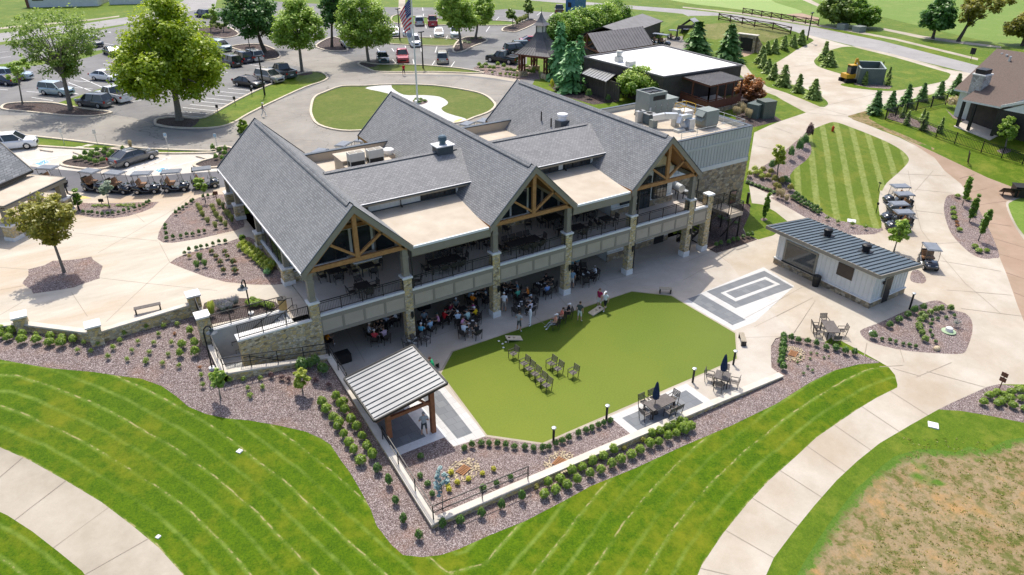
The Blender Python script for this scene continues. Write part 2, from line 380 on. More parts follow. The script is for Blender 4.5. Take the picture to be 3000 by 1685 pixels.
reg('step_stones', 'ada', T(1, (620, 1100), (665, 1088), (712, 1092), (665, 1104)))
island('mulch_island', 'mulch2', T(1, (462, 1245), (500, 1215), (620, 1190), (700, 1160), (870, 1120), (1000, 1130), (1010, 1180), (860, 1250), (800, 1272), (700, 1280), (560, 1268)))
island('mulch_island', 'mulch2', T(1, (1465, 1250), (1520, 1220), (1620, 1190), (1640, 1150), (1600, 1130), (1700, 1110), (1800, 1150), (1720, 1220), (1660, 1262), (1520, 1268)))
reg('grass_strip', 'lawn', T(1, (395, 790), (880, 628), (1250, 480), (1300, 500), (900, 672), (700, 730), (590, 800), (570, 815)))
reg('grass_strip', 'lawn', T(1, (-300, 500), (-60, 490), (180, 470), (800, 372), (850, 376), (640, 440), (200, 505), (-300, 545)))
island('mulch_island', 'mulch2', T(1, (15, 810), (60, 785), (210, 775), (400, 780), (560, 810), (820, 845), (815, 860), (700, 878), (500, 875), (200, 845), (40, 830)))
island('grass_island', 'lawn', T(1, (1172, 935), (1180, 905), (1260, 889), (1350, 886), (1540, 890), (1760, 775), (1990, 662), (2250, 560), (2400, 545), (2470, 580), (2440, 615), (2300, 662), (2080, 762), (1880, 860), (1760, 930), (1650, 962), (1500, 972), (1300, 965), (1190, 945)))
reg('mulch_bed', 'mulch2', T(1, (1175, 932), (1182, 906), (1260, 891), (1400, 888), (1505, 896), (1440, 962), (1300, 961), (1192, 944)), smooth=True)
reg('mulch_bed', 'mulch2', T(1, (2200, 560), (2250, 545), (2330, 538), (2360, 555), (2290, 570)), smooth=True)
island('mulch_island', 'mulch2', T(1, (1745, 360), (1800, 343), (1900, 335), (1980, 340), (2080, 380), (2115, 420), (2090, 445), (2000, 455), (1960, 440), (1880, 400)))
reg('grass_strip', 'lawn', T(1, (1600, 440), (1690, 410), (1870, 375), (1900, 395), (1700, 430), (1650, 450)))
island('mulch_island', 'mulch2', T(1, (1500, 220), (1600, 195), (1690, 195), (1760, 225), (1800, 255), (1780, 275), (1700, 290), (1640, 285), (1500, 280)))
island('mulch_island', 'mulch2', T(2, (-190, 345), (-80, 285), (0, 300), (40, 360), (40, 385), (-60, 388), (-140, 375)))
island('grass_island', 'dull', T(2, (130, 487), (160, 470), (270, 485), (520, 490), (800, 508), (1000, 535), (1060, 556), (700, 545), (300, 545), (200, 520)))
reg('mulch_bed', 'mulch2', T(2, (135, 487), (160, 470), (210, 463), (265, 480), (262, 500), (200, 508)), smooth=True)
reg('sidewalk', 'path', T(2, (260, 545), (480, 546), (700, 541), (1050, 555), (1340, 600), (1400, 630), (1330, 622), (1150, 590), (900, 564), (480, 561), (330, 556)))
reg('mulch_bed', 'mulch', T(2, (990, 515), (1040, 490), (1330, 492), (1480, 520), (1500, 600), (1340, 600), (1060, 558)))
island('grass_strip', 'dull', T(2, (340, 328), (400, 290), (700, 287), (900, 307), (870, 345), (600, 345)))
island('mulch_island', 'mulch2', T(2, (842, 385), (880, 312), (960, 282), (1060, 290), (1100, 310), (1000, 350), (900, 395)))
island('grass_strip', 'lawn', T(2, (400, 175), (420, 112), (700, 140), (1000, 152), (1290, 165), (1290, 190), (1050, 195), (700, 190)))
island('mulch_island', 'mulch2', T(2, (1215, 235), (1230, 210), (1330, 180), (1420, 145), (1460, 155), (1480, 170), (1330, 240), (1250, 240)))
reg('sidewalk', 'path', T(2, (445, 105), (475, 105), (502, 200), (448, 208)))
reg('sidewalk', 'path', T(2, (436, -60), (484, -60), (480, 80), (430, 80)))
# loop with the flagpole
LOOP = island('loop_lawn', 'dull', T(2, (-200, 735), (-130, 700), (0, 655), (180, 650), (370, 640), (700, 648), (980, 690), (1090, 725), (1145, 770), (1160, 805), (1110, 850), (1000, 890), (900, 925), (600, 960), (200, 985), (0, 988), (-170, 945), (-225, 870), (-225, 800)))
reg('loop_path', 'white', T(2, (180, 665), (300, 645), (375, 643), (385, 665), (470, 715), (620, 718), (740, 730), (800, 765), (795, 790), (755, 815), (780, 845), (850, 870), (945, 900), (860, 925), (760, 890), (560, 830), (480, 770), (350, 705)), smooth=True)
reg('mulch_bed', 'mulch', T(2, (535, 762), (590, 742), (655, 765), (600, 790)), smooth=True)
# drive, court and paths on the right
reg('court_pavement', 'conc', T(3, (955, 265), (1260, 346), (2010, 525), (2160, 550), (2240, 570), (2130, 622), (2050, 665), (1980, 690), (1750, 740), (1560, 800), (1420, 830), (1245, 880), (1300, 905), (1500, 985), (1640, 1040), (1760, 1100), (1900, 1190))+T(6, (1975, 0), (2100, 100), (2200, 250), (2300, 430), (2390, 650), (2450, 800), (2520, 1000), (2575, 1140), (2800, 1500))+T(9, (2400, 150), (2160, 148), (2070, 168), (1830, 280), (1740, 320), (1560, 420), (1340, 550), (1190, 670), (1050, 800), (900, 970), (770, 1130), (620, 1330), (545, 1500))+PATH_R+T(9, (1462, 150), (1445, 85), (1400, 30), (1340, -5))+[(34, -16), (26.6, -17.1), (27, -5), (38, 3), (46.6, 3)]+T(3, (490, 1320), (540, 1000), (740, 912), (930, 850), (1040, 808), (1000, 795), (1085, 760), (1010, 705), (800, 630), (690, 530), (695, 480), (860, 375)))
reg('brown_path', 'brown', T(3, (1640, 1032), (1900, 1150), (2300, 1340), (2700, 1480))+T(6, (2900, 100), (2900, 1600), (2575, 1140), (2520, 1000), (2450, 800), (2390, 650), (2300, 430), (2200, 250), (2100, 100), (1975, 0))+T(3, (1900, 1190), (1760, 1100)))
reg('tee_kerb', 'path', T(6, (2440, 265), (2460, 225), (2575, 185), (2850, 130), (2850, 860), (2575, 520), (2490, 390)), smooth=True)
reg('tee_lawn', 'fair', T(6, (2458, 268), (2480, 235), (2575, 200), (2850, 150), (2850, 800), (2575, 485), (2508, 390)), smooth=True)
reg('conifer_lawn', 'lawn', T(3, (985, 300), (960, 325), (860, 375), (740, 430), (695, 480), (690, 530), (730, 590), (800, 630), (900, 660), (1010, 705), (1085, 760), (1095, 790), (1060, 808), (1000, 795), (900, 745), (780, 690), (650, 650), (560, 600), (500, 540), (430, 470), (420, 440), (560, 390), (600, 340), (900, 262)), smooth=True)
reg('side_path', 'path', T(3, (400, 480), (470, 490), (540, 580), (640, 655), (780, 700), (930, 760), (1040, 808), (930, 850), (800, 780), (620, 690), (520, 640), (430, 560)))
reg('tunnel_path', 'brown', T(3, (400, 405), (430, 370), (530, 380), (560, 390), (420, 440)))
reg('side_lawn', 'lawn', T(3, (600, 735), (640, 700), (700, 722), (800, 785), (930, 850), (750, 910), (690, 870), (640, 800)))
reg('mulch_bed', 'mulch2', T(3, (420, 700), (600, 735), (640, 800), (690, 870), (750, 910), (540, 960), (400, 900)))
reg('oval_lawn', 'lawn', T(3, (993, 470), (1000, 445), (1060, 400), (1180, 360), (1270, 352), (1350, 370), (1600, 432), (1900, 520), (2010, 552), (2015, 575), (1980, 610), (1850, 640), (1650, 680), (1500, 685), (1300, 665), (1200, 645), (1205, 630), (1290, 620), (1210, 565), (1100, 530), (1020, 500)), smooth=True)
reg('sidewalk', 'path', T(3, (1275, 350), (1330, 352), (1600, 412), (1900, 493), (2000, 525), (1985, 532), (1850, 493), (1600, 426), (1330, 364)))
reg('mulch_bed', 'mulch', T(3, (1290, 625), (1330, 632), (1540, 640), (1580, 650), (1560, 672), (1400, 660), (1300, 640)))
reg('mulch_bed', 'mulch', T(3, (965, 955), (900, 1030), (780, 1130), (640, 1235), (490, 1322))+T(6, (475, 92), (692, 196), (662, 205), (800, 280), (985, 388), (1060, 395), (1200, 470), (1300, 485), (1450, 480), (1515, 450), (1500, 420))+T(3, (1300, 1300), (1000, 1000)))
_a, _b = at(3, 1070, 1447), at(3, 1010, 1000); _d = Vector((_b.x-_a.x, _b.y-_a.y)).normalized()
reg('striped_lawn', 'striped', T(3, (1110, 925), (1180, 928), (1270, 960), (1400, 1010), (1560, 1080), (1660, 1140), (1705, 1195), (1690, 1240), (1620, 1310), (1540, 1380), (1505, 1440))+T(6, (1492, 150), (1480, 220), (1480, 300), (1500, 430), (1400, 425), (1250, 390), (1160, 370), (1050, 310), (960, 240), (830, 130), (810, 30))+T(3, (812, 1320), (850, 1270), (930, 1210), (970, 1150), (965, 1090), (940, 1060), (960, 990)), mow=lambda x, y: (x*_d.y-y*_d.x)+.3, smooth=True)
reg('corner_lawn', 'lawn', T(6, (520, 245), (600, 255), (700, 310), (800, 390), (810, 405), (680, 490), (570, 520), (480, 480), (455, 430), (500, 330)))
reg('mulch_bed', 'mulch2', T(6, (240, 230), (450, 250), (510, 250), (505, 330), (455, 440), (480, 480), (565, 520), (450, 560), (350, 595), (240, 625), (180, 605), (185, 560), (230, 300)))
reg('mulch_bed', 'mulch', T(6, (588, 368), (612, 355), (640, 368), (612, 382)), smooth=True)
reg('mulch_bed', 'mulch', T(6, (1985, 210), (2010, 185), (2060, 180), (2120, 190), (2180, 210), (2250, 320), (2330, 480), (2390, 640), (2350, 660), (2280, 665), (2200, 640), (2120, 580), (2030, 480), (1985, 370), (1970, 280)), smooth=True)
reg('mulch_bed', 'mulch', T(6, (1720, 830), (1730, 760), (1780, 750), (1830, 800), (1835, 835), (1800, 852)), smooth=True)
reg('mulch_bed', 'mulch', T(6, (1340, 1225), (1360, 1195), (1500, 1140), (1700, 1050), (1850, 990), (1950, 985), (2040, 1050), (2130, 1075), (2180, 1130), (2185, 1220), (2150, 1330), (2110, 1380), (1950, 1380), (1700, 1360), (1500, 1320), (1390, 1280)), smooth=True)
reg('mulch_bed', 'mulch', T(9, (2075, 165), (2150, 148), (2323, 165), (2600, 190), (2600, 460), (2323, 410), (2100, 365), (1900, 330), (1740, 320), (1830, 275)))
DIRT = T(9, (2323, 510), (2200, 530), (2060, 600), (1950, 570), (1860, 610), (1700, 590), (1600, 590), (1440, 640), (1350, 710), (1250, 800), (1180, 860), (1100, 960), (1000, 1090), (900, 1240), (820, 1370), (740, 1520))
DL = line_of(DIRT)
reg('verge_lawn', 'lawn', T(9, (1745, 325), (2100, 370), (2323, 415), (2700, 470), (2700, 700), (900, 1600), (560, 1500), (640, 1330), (790, 1130), (920, 970), (1070, 800), (1210, 670), (1360, 550), (1580, 420)))
reg('bare_soil', 'soil', T(9, (2600, 460))+DIRT+T(9, (700, 1800), (2900, 1800), (2900, 480)), mow=lambda x, y: dline((x, y), DL))
reg('bare_soil', 'soil', T(3, (1245, 875), (1400, 832), (1450, 845), (1400, 890), (1500, 950), (1650, 1010), (1900, 1120), (1890, 1135), (1640, 1032), (1450, 962), (1290, 905)), mow=lambda x, y: .8)
reg('mulch_bed', 'mulch', T(3, (1540, 890), (1560, 850), (1700, 880), (1850, 940), (1960, 985), (1940, 1010), (1800, 970), (1650, 930)))
reg('mulch_bed', 'mulch', T(3, (1980, 820), (2040, 870), (2110, 890), (2250, 930), (2400, 985), (2370, 1000), (2200, 955), (2040, 890)))
reg('mulch_bed', 'mulch', T(3, (2370, 1135), (2440, 1120), (2480, 1140), (2420, 1160)), smooth=True)
reg('gazebo_bed', 'mulch2', T(2, (1560, 640), (1700, 600), (1850, 560), (2080, 700), (2080, 770), (1900, 790), (1650, 720)))
reg('service_yard', 'drive', T(2, (2330, 290), (2575, 270))+T(3, (0, 300), (60, 330), (0, 380))+T(2, (2560, 400), (2360, 340)))
# front mulch outside the retaining wall, left path
reg('front_mulch', 'mulch', T(9, (1340, 0), (1200, 10), (1040, 50), (860, 140), (750, 210), (640, 280), (330, 430), (0, 570))+T(8, (2000, 720), (1700, 840), (1500, 950), (1250, 1080), (1000, 1180), (800, 1270), (680, 1310), (550, 1325), (420, 1310), (340, 1240), (240, 1110), (200, 1000), (130, 870), (60, 750), (0, 670))+T(7, (2250, 560), (2190, 520), (2080, 470), (1900, 430), (1700, 395), (1540, 380), (1400, 350), (1280, 300), (1200, 230), (1100, 160), (960, 110), (800, 90), (640, 65), (350, 40), (140, 5), (0, -20), (-300, -70))+[(-30, 14), (-17, 10), (-12.6, 5.6), (-6.2, 5.6), (-5.5, 0), (.4, -1), (.4, -16.5), (13.9, -16.8), (26.6, -17.2)]+T(9, (650, 80), (600, 40))+T(6, (665, 1440), (665, 1330), (700, 1270), (790, 1245), (900, 1260), (1050, 1290), (1250, 1350), (1380, 1400), (1480, 1442)))
reg('left_path', 'path', PATH_L+T(7, (640, 1540), (560, 1420), (400, 1290), (220, 1150), (50, 1040), (-60, 990), (-260, 900)))
# void under the clubhouse and the stair pit, then the flat terraces
reg('void', None, [(.05, -.2), (36.3, -.2), (36.3, 4.75), (46.4, 4.75), (46.4, 16.5), (34, 20), (.05, 20)])
reg('void', None, [(-6.6, 2.1), (-6.6, -1.45), (.5, -1.45), (.5, 2.1)])
reg('mulch_bed', 'mulch2', T(6, (240, 230), (450, 250), (510, 250), (505, 330), (455, 440), (480, 480), (565, 520), (450, 560), (350, 595), (240, 625), (180, 605), (185, 560), (230, 300)))
PZ = 4.4
reg('plaza', 'plaza', T(4, (-300, 148), (480, 150), (640, 170), (1000, 190), (1250, 175), (1450, 155), (1710, 122), (1790, 150))+[(.3, 23), (.3, -.1), (-1.4, -.1), (-1.4, 2.0), (-6.4, 2.0), (-6.4, 5.5), (-12.6, 5.2), (-16.5, 8.9), (-30, 13)], PZ)
reg('mulch_bed', 'mulch2', T(4, (1530, 1040), (1540, 1000), (1600, 975), (1760, 960), (1950, 965), (2080, 990), (2120, 1040), (2090, 1060), (1600, 1160)), PZ)
reg('mulch_bed', 'mulch', T(4, (105, 275), (330, 215), (500, 235), (520, 290), (250, 295)), PZ, smooth=True)
reg('mulch_bed', 'mulch', T(4, (560, 315), (590, 242), (760, 248), (1000, 240), (1200, 235), (1150, 280), (1080, 310), (960, 345), (850, 360), (700, 355), (600, 337)), PZ)
reg('mulch_bed', 'mulch', T(4, (1188, 515), (1200, 460), (1240, 390), (1300, 320), (1400, 250), (1500, 203), (1600, 182), (1720, 178), (1800, 260), (1845, 400), (1840, 425), (1780, 450), (1650, 480), (1500, 515), (1300, 545), (1230, 543)), PZ)
reg('mulch_bed', 'mulch', T(4, (1280, 695), (1330, 660), (1400, 630), (1550, 585), (1700, 545), (1800, 510), (1880, 500), (1930, 525), (2230, 850), (2150, 856), (2050, 862), (1900, 860), (1700, 840), (1550, 800), (1400, 745)), PZ)
reg('tree_bed', 'mulch', T(4, (170, 850), (180, 830), (215, 790), (213, 745), (330, 715), (400, 680), (520, 675), (600, 665), (690, 648), (700, 670), (775, 720), (750, 800), (755, 812), (640, 850), (560, 880), (450, 900), (250, 928), (235, 895), (190, 870)), PZ)
reg('patio', 'patio', [(.05, 7.3), (.05, -1.4), (.45, -1.4), (.45, -16.5), (13.9, -16.75), (26.6, -17.15), (31, -16.5), (34, -8), (36.4, -3.6), (37, -1.2), (37, 3.6), (35.2, 3.6), (35.2, 7.3)], 0.)
reg('court_pavers', 'white', T(6, (610, 727), (842, 872), (548, 1140), (380, 1207), (0, 992), (135, 926)), 0.)
reg('court_pavers', 'grey', T(6, (615, 755), (835, 880), (400, 1037), (180, 912)), 0.)
reg('court_pavers', 'white', T(6, (625, 800), (737, 857), (400, 987), (285, 922)), 0.)
reg('court_pavers', 'grey', T(6, (621, 820), (695, 856), (397, 962), (325, 921)), 0.)
reg('court_pavers', 'grey', T(6, (142, 931), (477, 1126), (375, 1166), (35, 967)), 0.)
reg('inner_mulch', 'mulch', T(8, (330, 600), (400, 605), (705, 510), (770, 572), (990, 500), (1370, 556), (1830, 372), (1982, 497), (1120, 893), (640, 1052)), 0.)
reg('pad_pavers', 'white', T(10, (-193, 680), (610, 335), (905, 540), (44, 871)), 0.)
reg('pad_pavers', 'grey', T(10, (-63, 692), (605, 403), (785, 535), (113, 833)), 0.)
reg('pad_pavers', 'white', T(8, (560, 120), (705, 172), (990, 497), (766, 572), (700, 510), (420, 330), (470, 250)), 0.)
reg('pad_pavers', 'grey', T(8, (500, 130), (670, 195), (892, 480), (790, 520), (560, 250)), 0.)
reg('turf_edging', 'path', T(5, (830, 1362), (2190, 906), (2492, 938))+T(6, (405, 1220), (422, 1425))+T(8, (1372, 560), (985, 506), (664, 72)), 0.)
TURF = reg('turf', 'turf', T(5, (842, 1366), (2190, 912), (2490, 945))+T(6, (395, 1226), (408, 1418))+T(8, (1370, 547), (991, 493), (680, 75)), 0.)

reg('mulch_bed', 'mulch', T(6, (665, 1330), (700, 1270), (790, 1245), (900, 1260), (1050, 1290), (1250, 1350), (1380, 1400), (1480, 1442))+T(9, (1340, 3), (1200, 12), (1040, 52), (860, 120), (650, 84), (603, 46), (600, 0)))
# ------------------------------------------------------------------ one triangulation, split into the regions
def grid_pts():
    out = []
    def g(x0, x1, y0, y1, st, hole=None):
        i = 0; x = x0
        while x <= x1:
            y = y0
            while y <= y1:
                a = x+st*.13*math.sin(y*7.3+x); b = y+st*.13*math.cos(x*5.1+y)
                if not (hole and hole[0] < a < hole[1] and hole[2] < b < hole[3]): out.append((a, b))
                y += st
            x += st
    g(-44, 80, -44, 40, 1.9); g(-110, 260, -110, 260, 8, (-45, 81, -45, 41)); g(-290, 890, -290, 890, 60, (-112, 262, -112, 262))
    return out
vs = [Vector(p) for p in grid_pts()]; fs = []
for r in REG:
    p = r['pts']; dense = []
    for i in range(len(p)):
        a, b = p[i], p[(i+1) % len(p)]; L = math.hypot(b[0]-a[0], b[1]-a[1]); k = max(1, min(60, int(L/2.2)))
        dense += [(a[0]+(b[0]-a[0])*t/k, a[1]+(b[1]-a[1])*t/k) for t in range(k)]
    if sum(dense[i-1][0]*dense[i][1]-dense[i][0]*dense[i-1][1] for i in range(len(dense))) < 0: dense.reverse()
    fs.append(list(range(len(vs), len(vs)+len(dense)))); vs += [Vector(q) for q in dense]
V2, E2, F2, OV, OE, OF = delaunay_2d_cdt(vs, [], fs, 0, 1e-4)
groups = {}
for f, src in zip(F2, OF):
    if src: groups.setdefault(max(src), []).append(f)
for k, faces in sorted(groups.items()):
    r = REG[k]
    if r['mat'] is None: continue
    idx = {}; v3 = []; ff = []
    for f in faces:
        for i in f:
            if i not in idx:
                idx[i] = len(v3); x, y = V2[i]; v3.append((x, y, tz(x, y) if r['z'] is None else r['z']))
        ff.append([idx[i] for i in f])
    me = bpy.data.meshes.new(r['name']); me.from_pydata(v3, [], ff); me.update(); me.materials.append(GM[r['mat']])
    me.polygons.foreach_set('use_smooth', [True]*len(ff))
    bm = bmesh.new(); bm.from_mesh(me)
    for f in bm.faces:
        if f.normal.z < 0: f.normal_flip()
    bm.to_mesh(me); bm.free()
    if r['mow']:
        a = me.attributes.new('mow', 'FLOAT', 'POINT'); a.data.foreach_set('value', [r['mow'](v[0], v[1]) for v in v3])
    o = bpy.data.objects.new(r['name'], me); COL.objects.link(o); o['kind'] = 'structure'
# ------------------------------------------------------------------ kerbs, joints, painted markings
kb = M('kerb_concrete', (.50, .42, .31), (.62, .55, .44), 2., .85, obj=False)
def strip(pts, w, h, mat, name, closed=False, zf=tz, base=.05):
    n = len(pts); mb = MB(); vs = []
    for i, p in enumerate(pts):
        a = pts[i-1] if (i or closed) else p; b = pts[(i+1) % n] if (i < n-1 or closed) else p
        d = Vector((b[0]-a[0], b[1]-a[1])); d = d.normalized() if d.length else Vector((1, 0)); q = Vector((-d.y, d.x))*(w/2); z = zf(p[0], p[1])
        vs += [(p[0]+q.x, p[1]+q.y, z-base), (p[0]+q.x, p[1]+q.y, z+h), (p[0]-q.x, p[1]-q.y, z+h), (p[0]-q.x, p[1]-q.y, z-base)]
    fs = []
    for i in range(n if closed else n-1):
        j = (i+1) % n
        fs += [(4*i+k, 4*i+(k+1) % 4, 4*j+(k+1) % 4, 4*j+k) for k in range(4)]
    if not closed: fs += [(0, 1, 2, 3), (4*n-1, 4*n-2, 4*n-3, 4*n-4)]
    mb.add(vs, fs, mat); return tag(mb.build(name), kind='structure')
for pts, cl in KERB: strip(pts, .3, .14, kb, 'kerb', cl)
def px_line(pts, z=None): return [(lambda q: (q.x, q.y))(at(*p) if z is None else un(R(*p), z)) for p in pts]
jm = M('concrete_joint', (.32, .27, .21)); wm = M('road_paint', (.78, .78, .76), (.66, .66, .64), 2., .7, obj=False); bm_ = M('blue_paint', (.10, .33, .55), (.16, .40, .62), 3., .7, obj=False)  # joint strips use a plain darker tan than the paving
ym = M('tactile_yellow', (.62, .46, .13), (.70, .55, .22), 3., .8, obj=False)
def stripes(name, segs, w, mat, z=None, lift=.006):
    mb = MB()
    for a, b in segs:
        a, b = Vector(a), Vector(b); d = (b-a); L = d.length
        if L < .01: continue
        d /= L; q = Vector((-d.y, d.x))*(w/2); k = max(1, int(L/2))
        zz = (lambda p: tz(p.x, p.y)+lift+.006) if z is None else (lambda p: z+lift)
        for i in range(k):
            p0, p1 = a+d*(L*i/k), a+d*(L*(i+1)/k)
            mb.add([(p0.x+q.x, p0.y+q.y, zz(p0)), (p0.x-q.x, p0.y-q.y, zz(p0)), (p1.x-q.x, p1.y-q.y, zz(p1)), (p1.x+q.x, p1.y+q.y, zz(p1))], [(0, 1, 2, 3)], mat)
    return tag(mb.build(name), kind='structure')
def segs_px(tile, lines, z=None):
    out = []
    for l in lines:
        q = px_line([(tile, *p) for p in l], z); out += list(zip(q, q[1:]))
    return out
# joints across curved paths
def cross(A, B, step):
    out = []; pa = px_line(A); pb = px_line(B)
    L = [0]
    for a, b in zip(pa, pa[1:]): L.append(L[-1]+math.dist(a, b))
    s = 1.
    while s < L[-1]:
        i = max(k for k in range(len(L)-1) if L[k] <= s); t = (s-L[i])/(L[i+1]-L[i]); p = tuple(pa[i][k]+(pa[i+1][k]-pa[i][k])*t for k in (0, 1))
        best = min(((math.dist(p, tuple(a[k]+(b[k]-a[k])*u/10 for k in (0, 1))), tuple(a[k]+(b[k]-a[k])*u/10 for k in (0, 1))) for a, b in zip(pb, pb[1:]) for u in range(11)))
        out.append((p, best[1])); s += step
    return out
stripes('path_joints', cross(PATH_L, T(7, (640, 1540), (560, 1420), (400, 1290), (220, 1150), (50, 1040), (-60, 990), (-260, 900)), 3.1)+cross(PATH_R, T(9, (545, 1500), (620, 1330), (770, 1130), (900, 970), (1050, 800), (1190, 670), (1340, 550), (1560, 420), (1740, 320), (1830, 280), (2070, 168)), 3.1), .05, jm)
stripes('plaza_joints', segs_px(4, [[(740, 620), (1300, 300), (1440, 190)], [(800, 1140), (1280, 690), (1200, 540)], [(560, 470), (1190, 530)], [(760, 810), (1100, 850), (1640, 905)], [(540, 920), (660, 1100)], [(0, 730), (210, 745)], [(0, 1090), (170, 990)], [(1010, 320), (1090, 390)], [(0, 900), (170, 870)]], PZ), .04, jm, PZ)
stripes('patio_joints', segs_px(5, [[(1540, 560), (2010, 870)], [(1490, 790), (1740, 1060)], [(0, 1130), (180, 1447)], [(1560, 1180), (1330, 1000)]], 0)+segs_px(6, [[(0, 700), (340, 560), (700, 420)], [(0, 830), (230, 700)], [(460, 1120), (900, 880)], [(540, 1180), (980, 960)], [(820, 1250), (1000, 980)], [(420, 1260), (800, 1250)]], 0)+segs_px(5, [[(600, 1290), (1560, 930), (2300, 760)]], 0), .035, jm, 0)
stripes('court_joints', segs_px(6, [[(1700, 0), (1740, 200), (1800, 450), (1950, 640), (2130, 850), (2400, 1080)], [(1890, 0), (1750, 160)], [(1750, 300), (1990, 330)], [(1840, 560), (2080, 540)], [(1940, 680), (2400, 760)], [(1990, 900), (2480, 940)], [(2100, 1040), (2575, 1100)], [(1640, 1350), (1670, 1447)], [(1370, 1400), (1390, 1300)], [(1120, 400), (1500, 470)], [(1560, 20), (1990, 40)], [(1740, 140), (2030, 170)]])+segs_px(9, [[(1340, 30), (1500, 20)], [(1430, 40), (1620, 95)], [(1590, 100), (1830, 0)], [(1660, 60), (2060, 170)]])+segs_px(3, [[(1250, 880), (930, 850)], [(980, 800), (1240, 870)], [(700, 1130), (560, 1100)], [(830, 1010), (690, 960)], [(740, 520), (1000, 480)], [(800, 640), (1200, 620)], [(1040, 805), (1500, 700), (1900, 640)]]), .05, jm)
stripes('brown_path_joints', segs_px(6, [[(2090, 60), (2200, 30)], [(2150, 170), (2350, 120)], [(2230, 260), (2440, 230)], [(2280, 390), (2480, 420)], [(2340, 510), (2575, 580)], [(2390, 630), (2700, 720)], [(2440, 770), (2700, 860)], [(2500, 920), (2700, 1000)]]), .06, M('brown_joint', (.2, .13, .09)))
# parking stall lines
def stalls(tile, a0, a1, b0, b1, n): return [(tuple(a0[k]+(a1[k]-a0[k])*i/(n-1) for k in (0, 1)), tuple(b0[k]+(b1[k]-b0[k])*i/(n-1) for k in (0, 1))) for i in range(n)]
L1 = stalls(1, (1265, 860), (1720, 668), (1540, 888), (1930, 688), 9)+stalls(1, (240, 735), (700, 550), (400, 760), (880, 640), 6)+stalls(1, (560, 290), (830, 240), (760, 275), (830, 245), 2)+[((640, 250), (755, 277)), ((760, 232), (840, 250)), ((-50, 400), (60, 390)), ((0, 440), (80, 425)), ((780, 325), (860, 340)), ((700, 620), (560, 610)), ((780, 480), (900, 500)), ((1850, 480), (1960, 500)), ((1700, 510), (1780, 520)), ((1660, 540), (1720, 550)), ((0, 675), (60, 680)), ((540, 660), (700, 672)), ((200, 690), (380, 705)), ((990, 770), (1120, 745))]
L2 = [((820, 185), (830, 225)), ((635, 180), (640, 215)), ((725, 180), (730, 220)), ((670, 265), (680, 290)), ((800, 270), (790, 297)), ((1120, 200), (1092, 240)), ((480, 345), (497, 390)), ((722, 350), (708, 397)), ((600, 350), (604, 390)), ((380, 365), (398, 390)), ((270, 365), (290, 390)), ((388, 450), (420, 490)), ((540, 448), (550, 490)), ((706, 458), (682, 497)), ((855, 465), (825, 507)), ((613, 58), (616, 82)), ((712, 60), (716, 84)), ((620, 105), (616, 130)), ((1190, 128), (1168, 152)), ((1095, 125), (1076, 148)), ((1310, 88), (1290, 105)), ((1508, 90), (1475, 117)), ((1600, 97), (1568, 124)), ((1690, 105), (1660, 130)), ((1290, 150), (1262, 160))]
stripes('parking_markings', segs_px(1, L1)+segs_px(2, L2), .13, wm)
stripes('stall_markings', segs_px(1, [[(150, 1215), (520, 1165)], [(200, 1252), (440, 1190)], [(170, 1190), (250, 1240)], [(960, 1312), (1290, 1185)], [(910, 1308), (1210, 1190)], [(1010, 1240), (1200, 1230)], [(950, 1268), (1120, 1262)], [(1060, 1215), (1290, 1195)], [(1100, 1330), (1330, 1250), (1560, 1190)]]), .12, wm)
for (tile, q) in ((1, [(255, 1235), (335, 1205), (385, 1222), (300, 1252)]), (1, [(1160, 1285), (1230, 1262), (1290, 1280), (1215, 1308)])):
    c = [at(tile, *p) for p in q]; mb = MB(); f = lambda u, v: (c[0]*(1-u)+c[1]*u)*(1-v)+(c[3]*(1-u)+c[2]*u)*v
    mb.add([(p.x, p.y, tz(p.x, p.y)+.012) for p in c], [(0, 1, 2, 3)], wm)
    def blk(u0, u1, v0, v1, m, l=.02):
        mb.add([(p.x, p.y, tz(p.x, p.y)+l) for p in (f(u0, v0), f(u1, v0), f(u1, v1), f(u0, v1))], [(0, 1, 2, 3)], m)
    blk(.08, .92, .1, .9, bm_)
    P = lambda u, v: (lambda p: (p.x, p.y, tz(p.x, p.y)+.03))(f(u, v))
    ring = [(.36+.24*math.cos(t), .52+.3*math.sin(t)) for t in [PI*k/10 for k in range(-8, 9)]]
    for a, b in zip(ring, ring[1:]):
        o = lambda q, s: (.36+(q[0]-.36)*s, .52+(q[1]-.52)*s)
        mb.add([P(*a), P(*b), P(*o(b, .72)), P(*o(a, .72))], [(0, 1, 2, 3)], wm)
    for u0, u1, v0, v1 in ((.44, .78, .44, .53), (.70, .78, .44, .8), (.50, .56, .25, .5), (.78, .86, .74, .8)): blk(u0, u1, v0, v1, wm, .03)
    blk(.8, .87, .38, .58, wm, .03)
    tag(mb.build('accessible_stall_symbol'), kind='structure')
for q in ((4, [(530, 185), (640, 192), (690, 208), (600, 215)]), (4, [(-10, 190), (60, 160), (90, 165), (20, 198)])):
    tag(MB().add([tuple(un(R(q[0], *p), PZ+.008)) for p in q[1]], [(0, 1, 2, 3)], ym).build('tactile_paving'), kind='structure')
q = [at(2, *p) for p in ((845, 915), (905, 895), (915, 902), (870, 922))]
tag(MB().add([(p.x, p.y, p.z+.012) for p in q], [(0, 1, 2, 3)], ym).build('tactile_paving'), kind='structure')
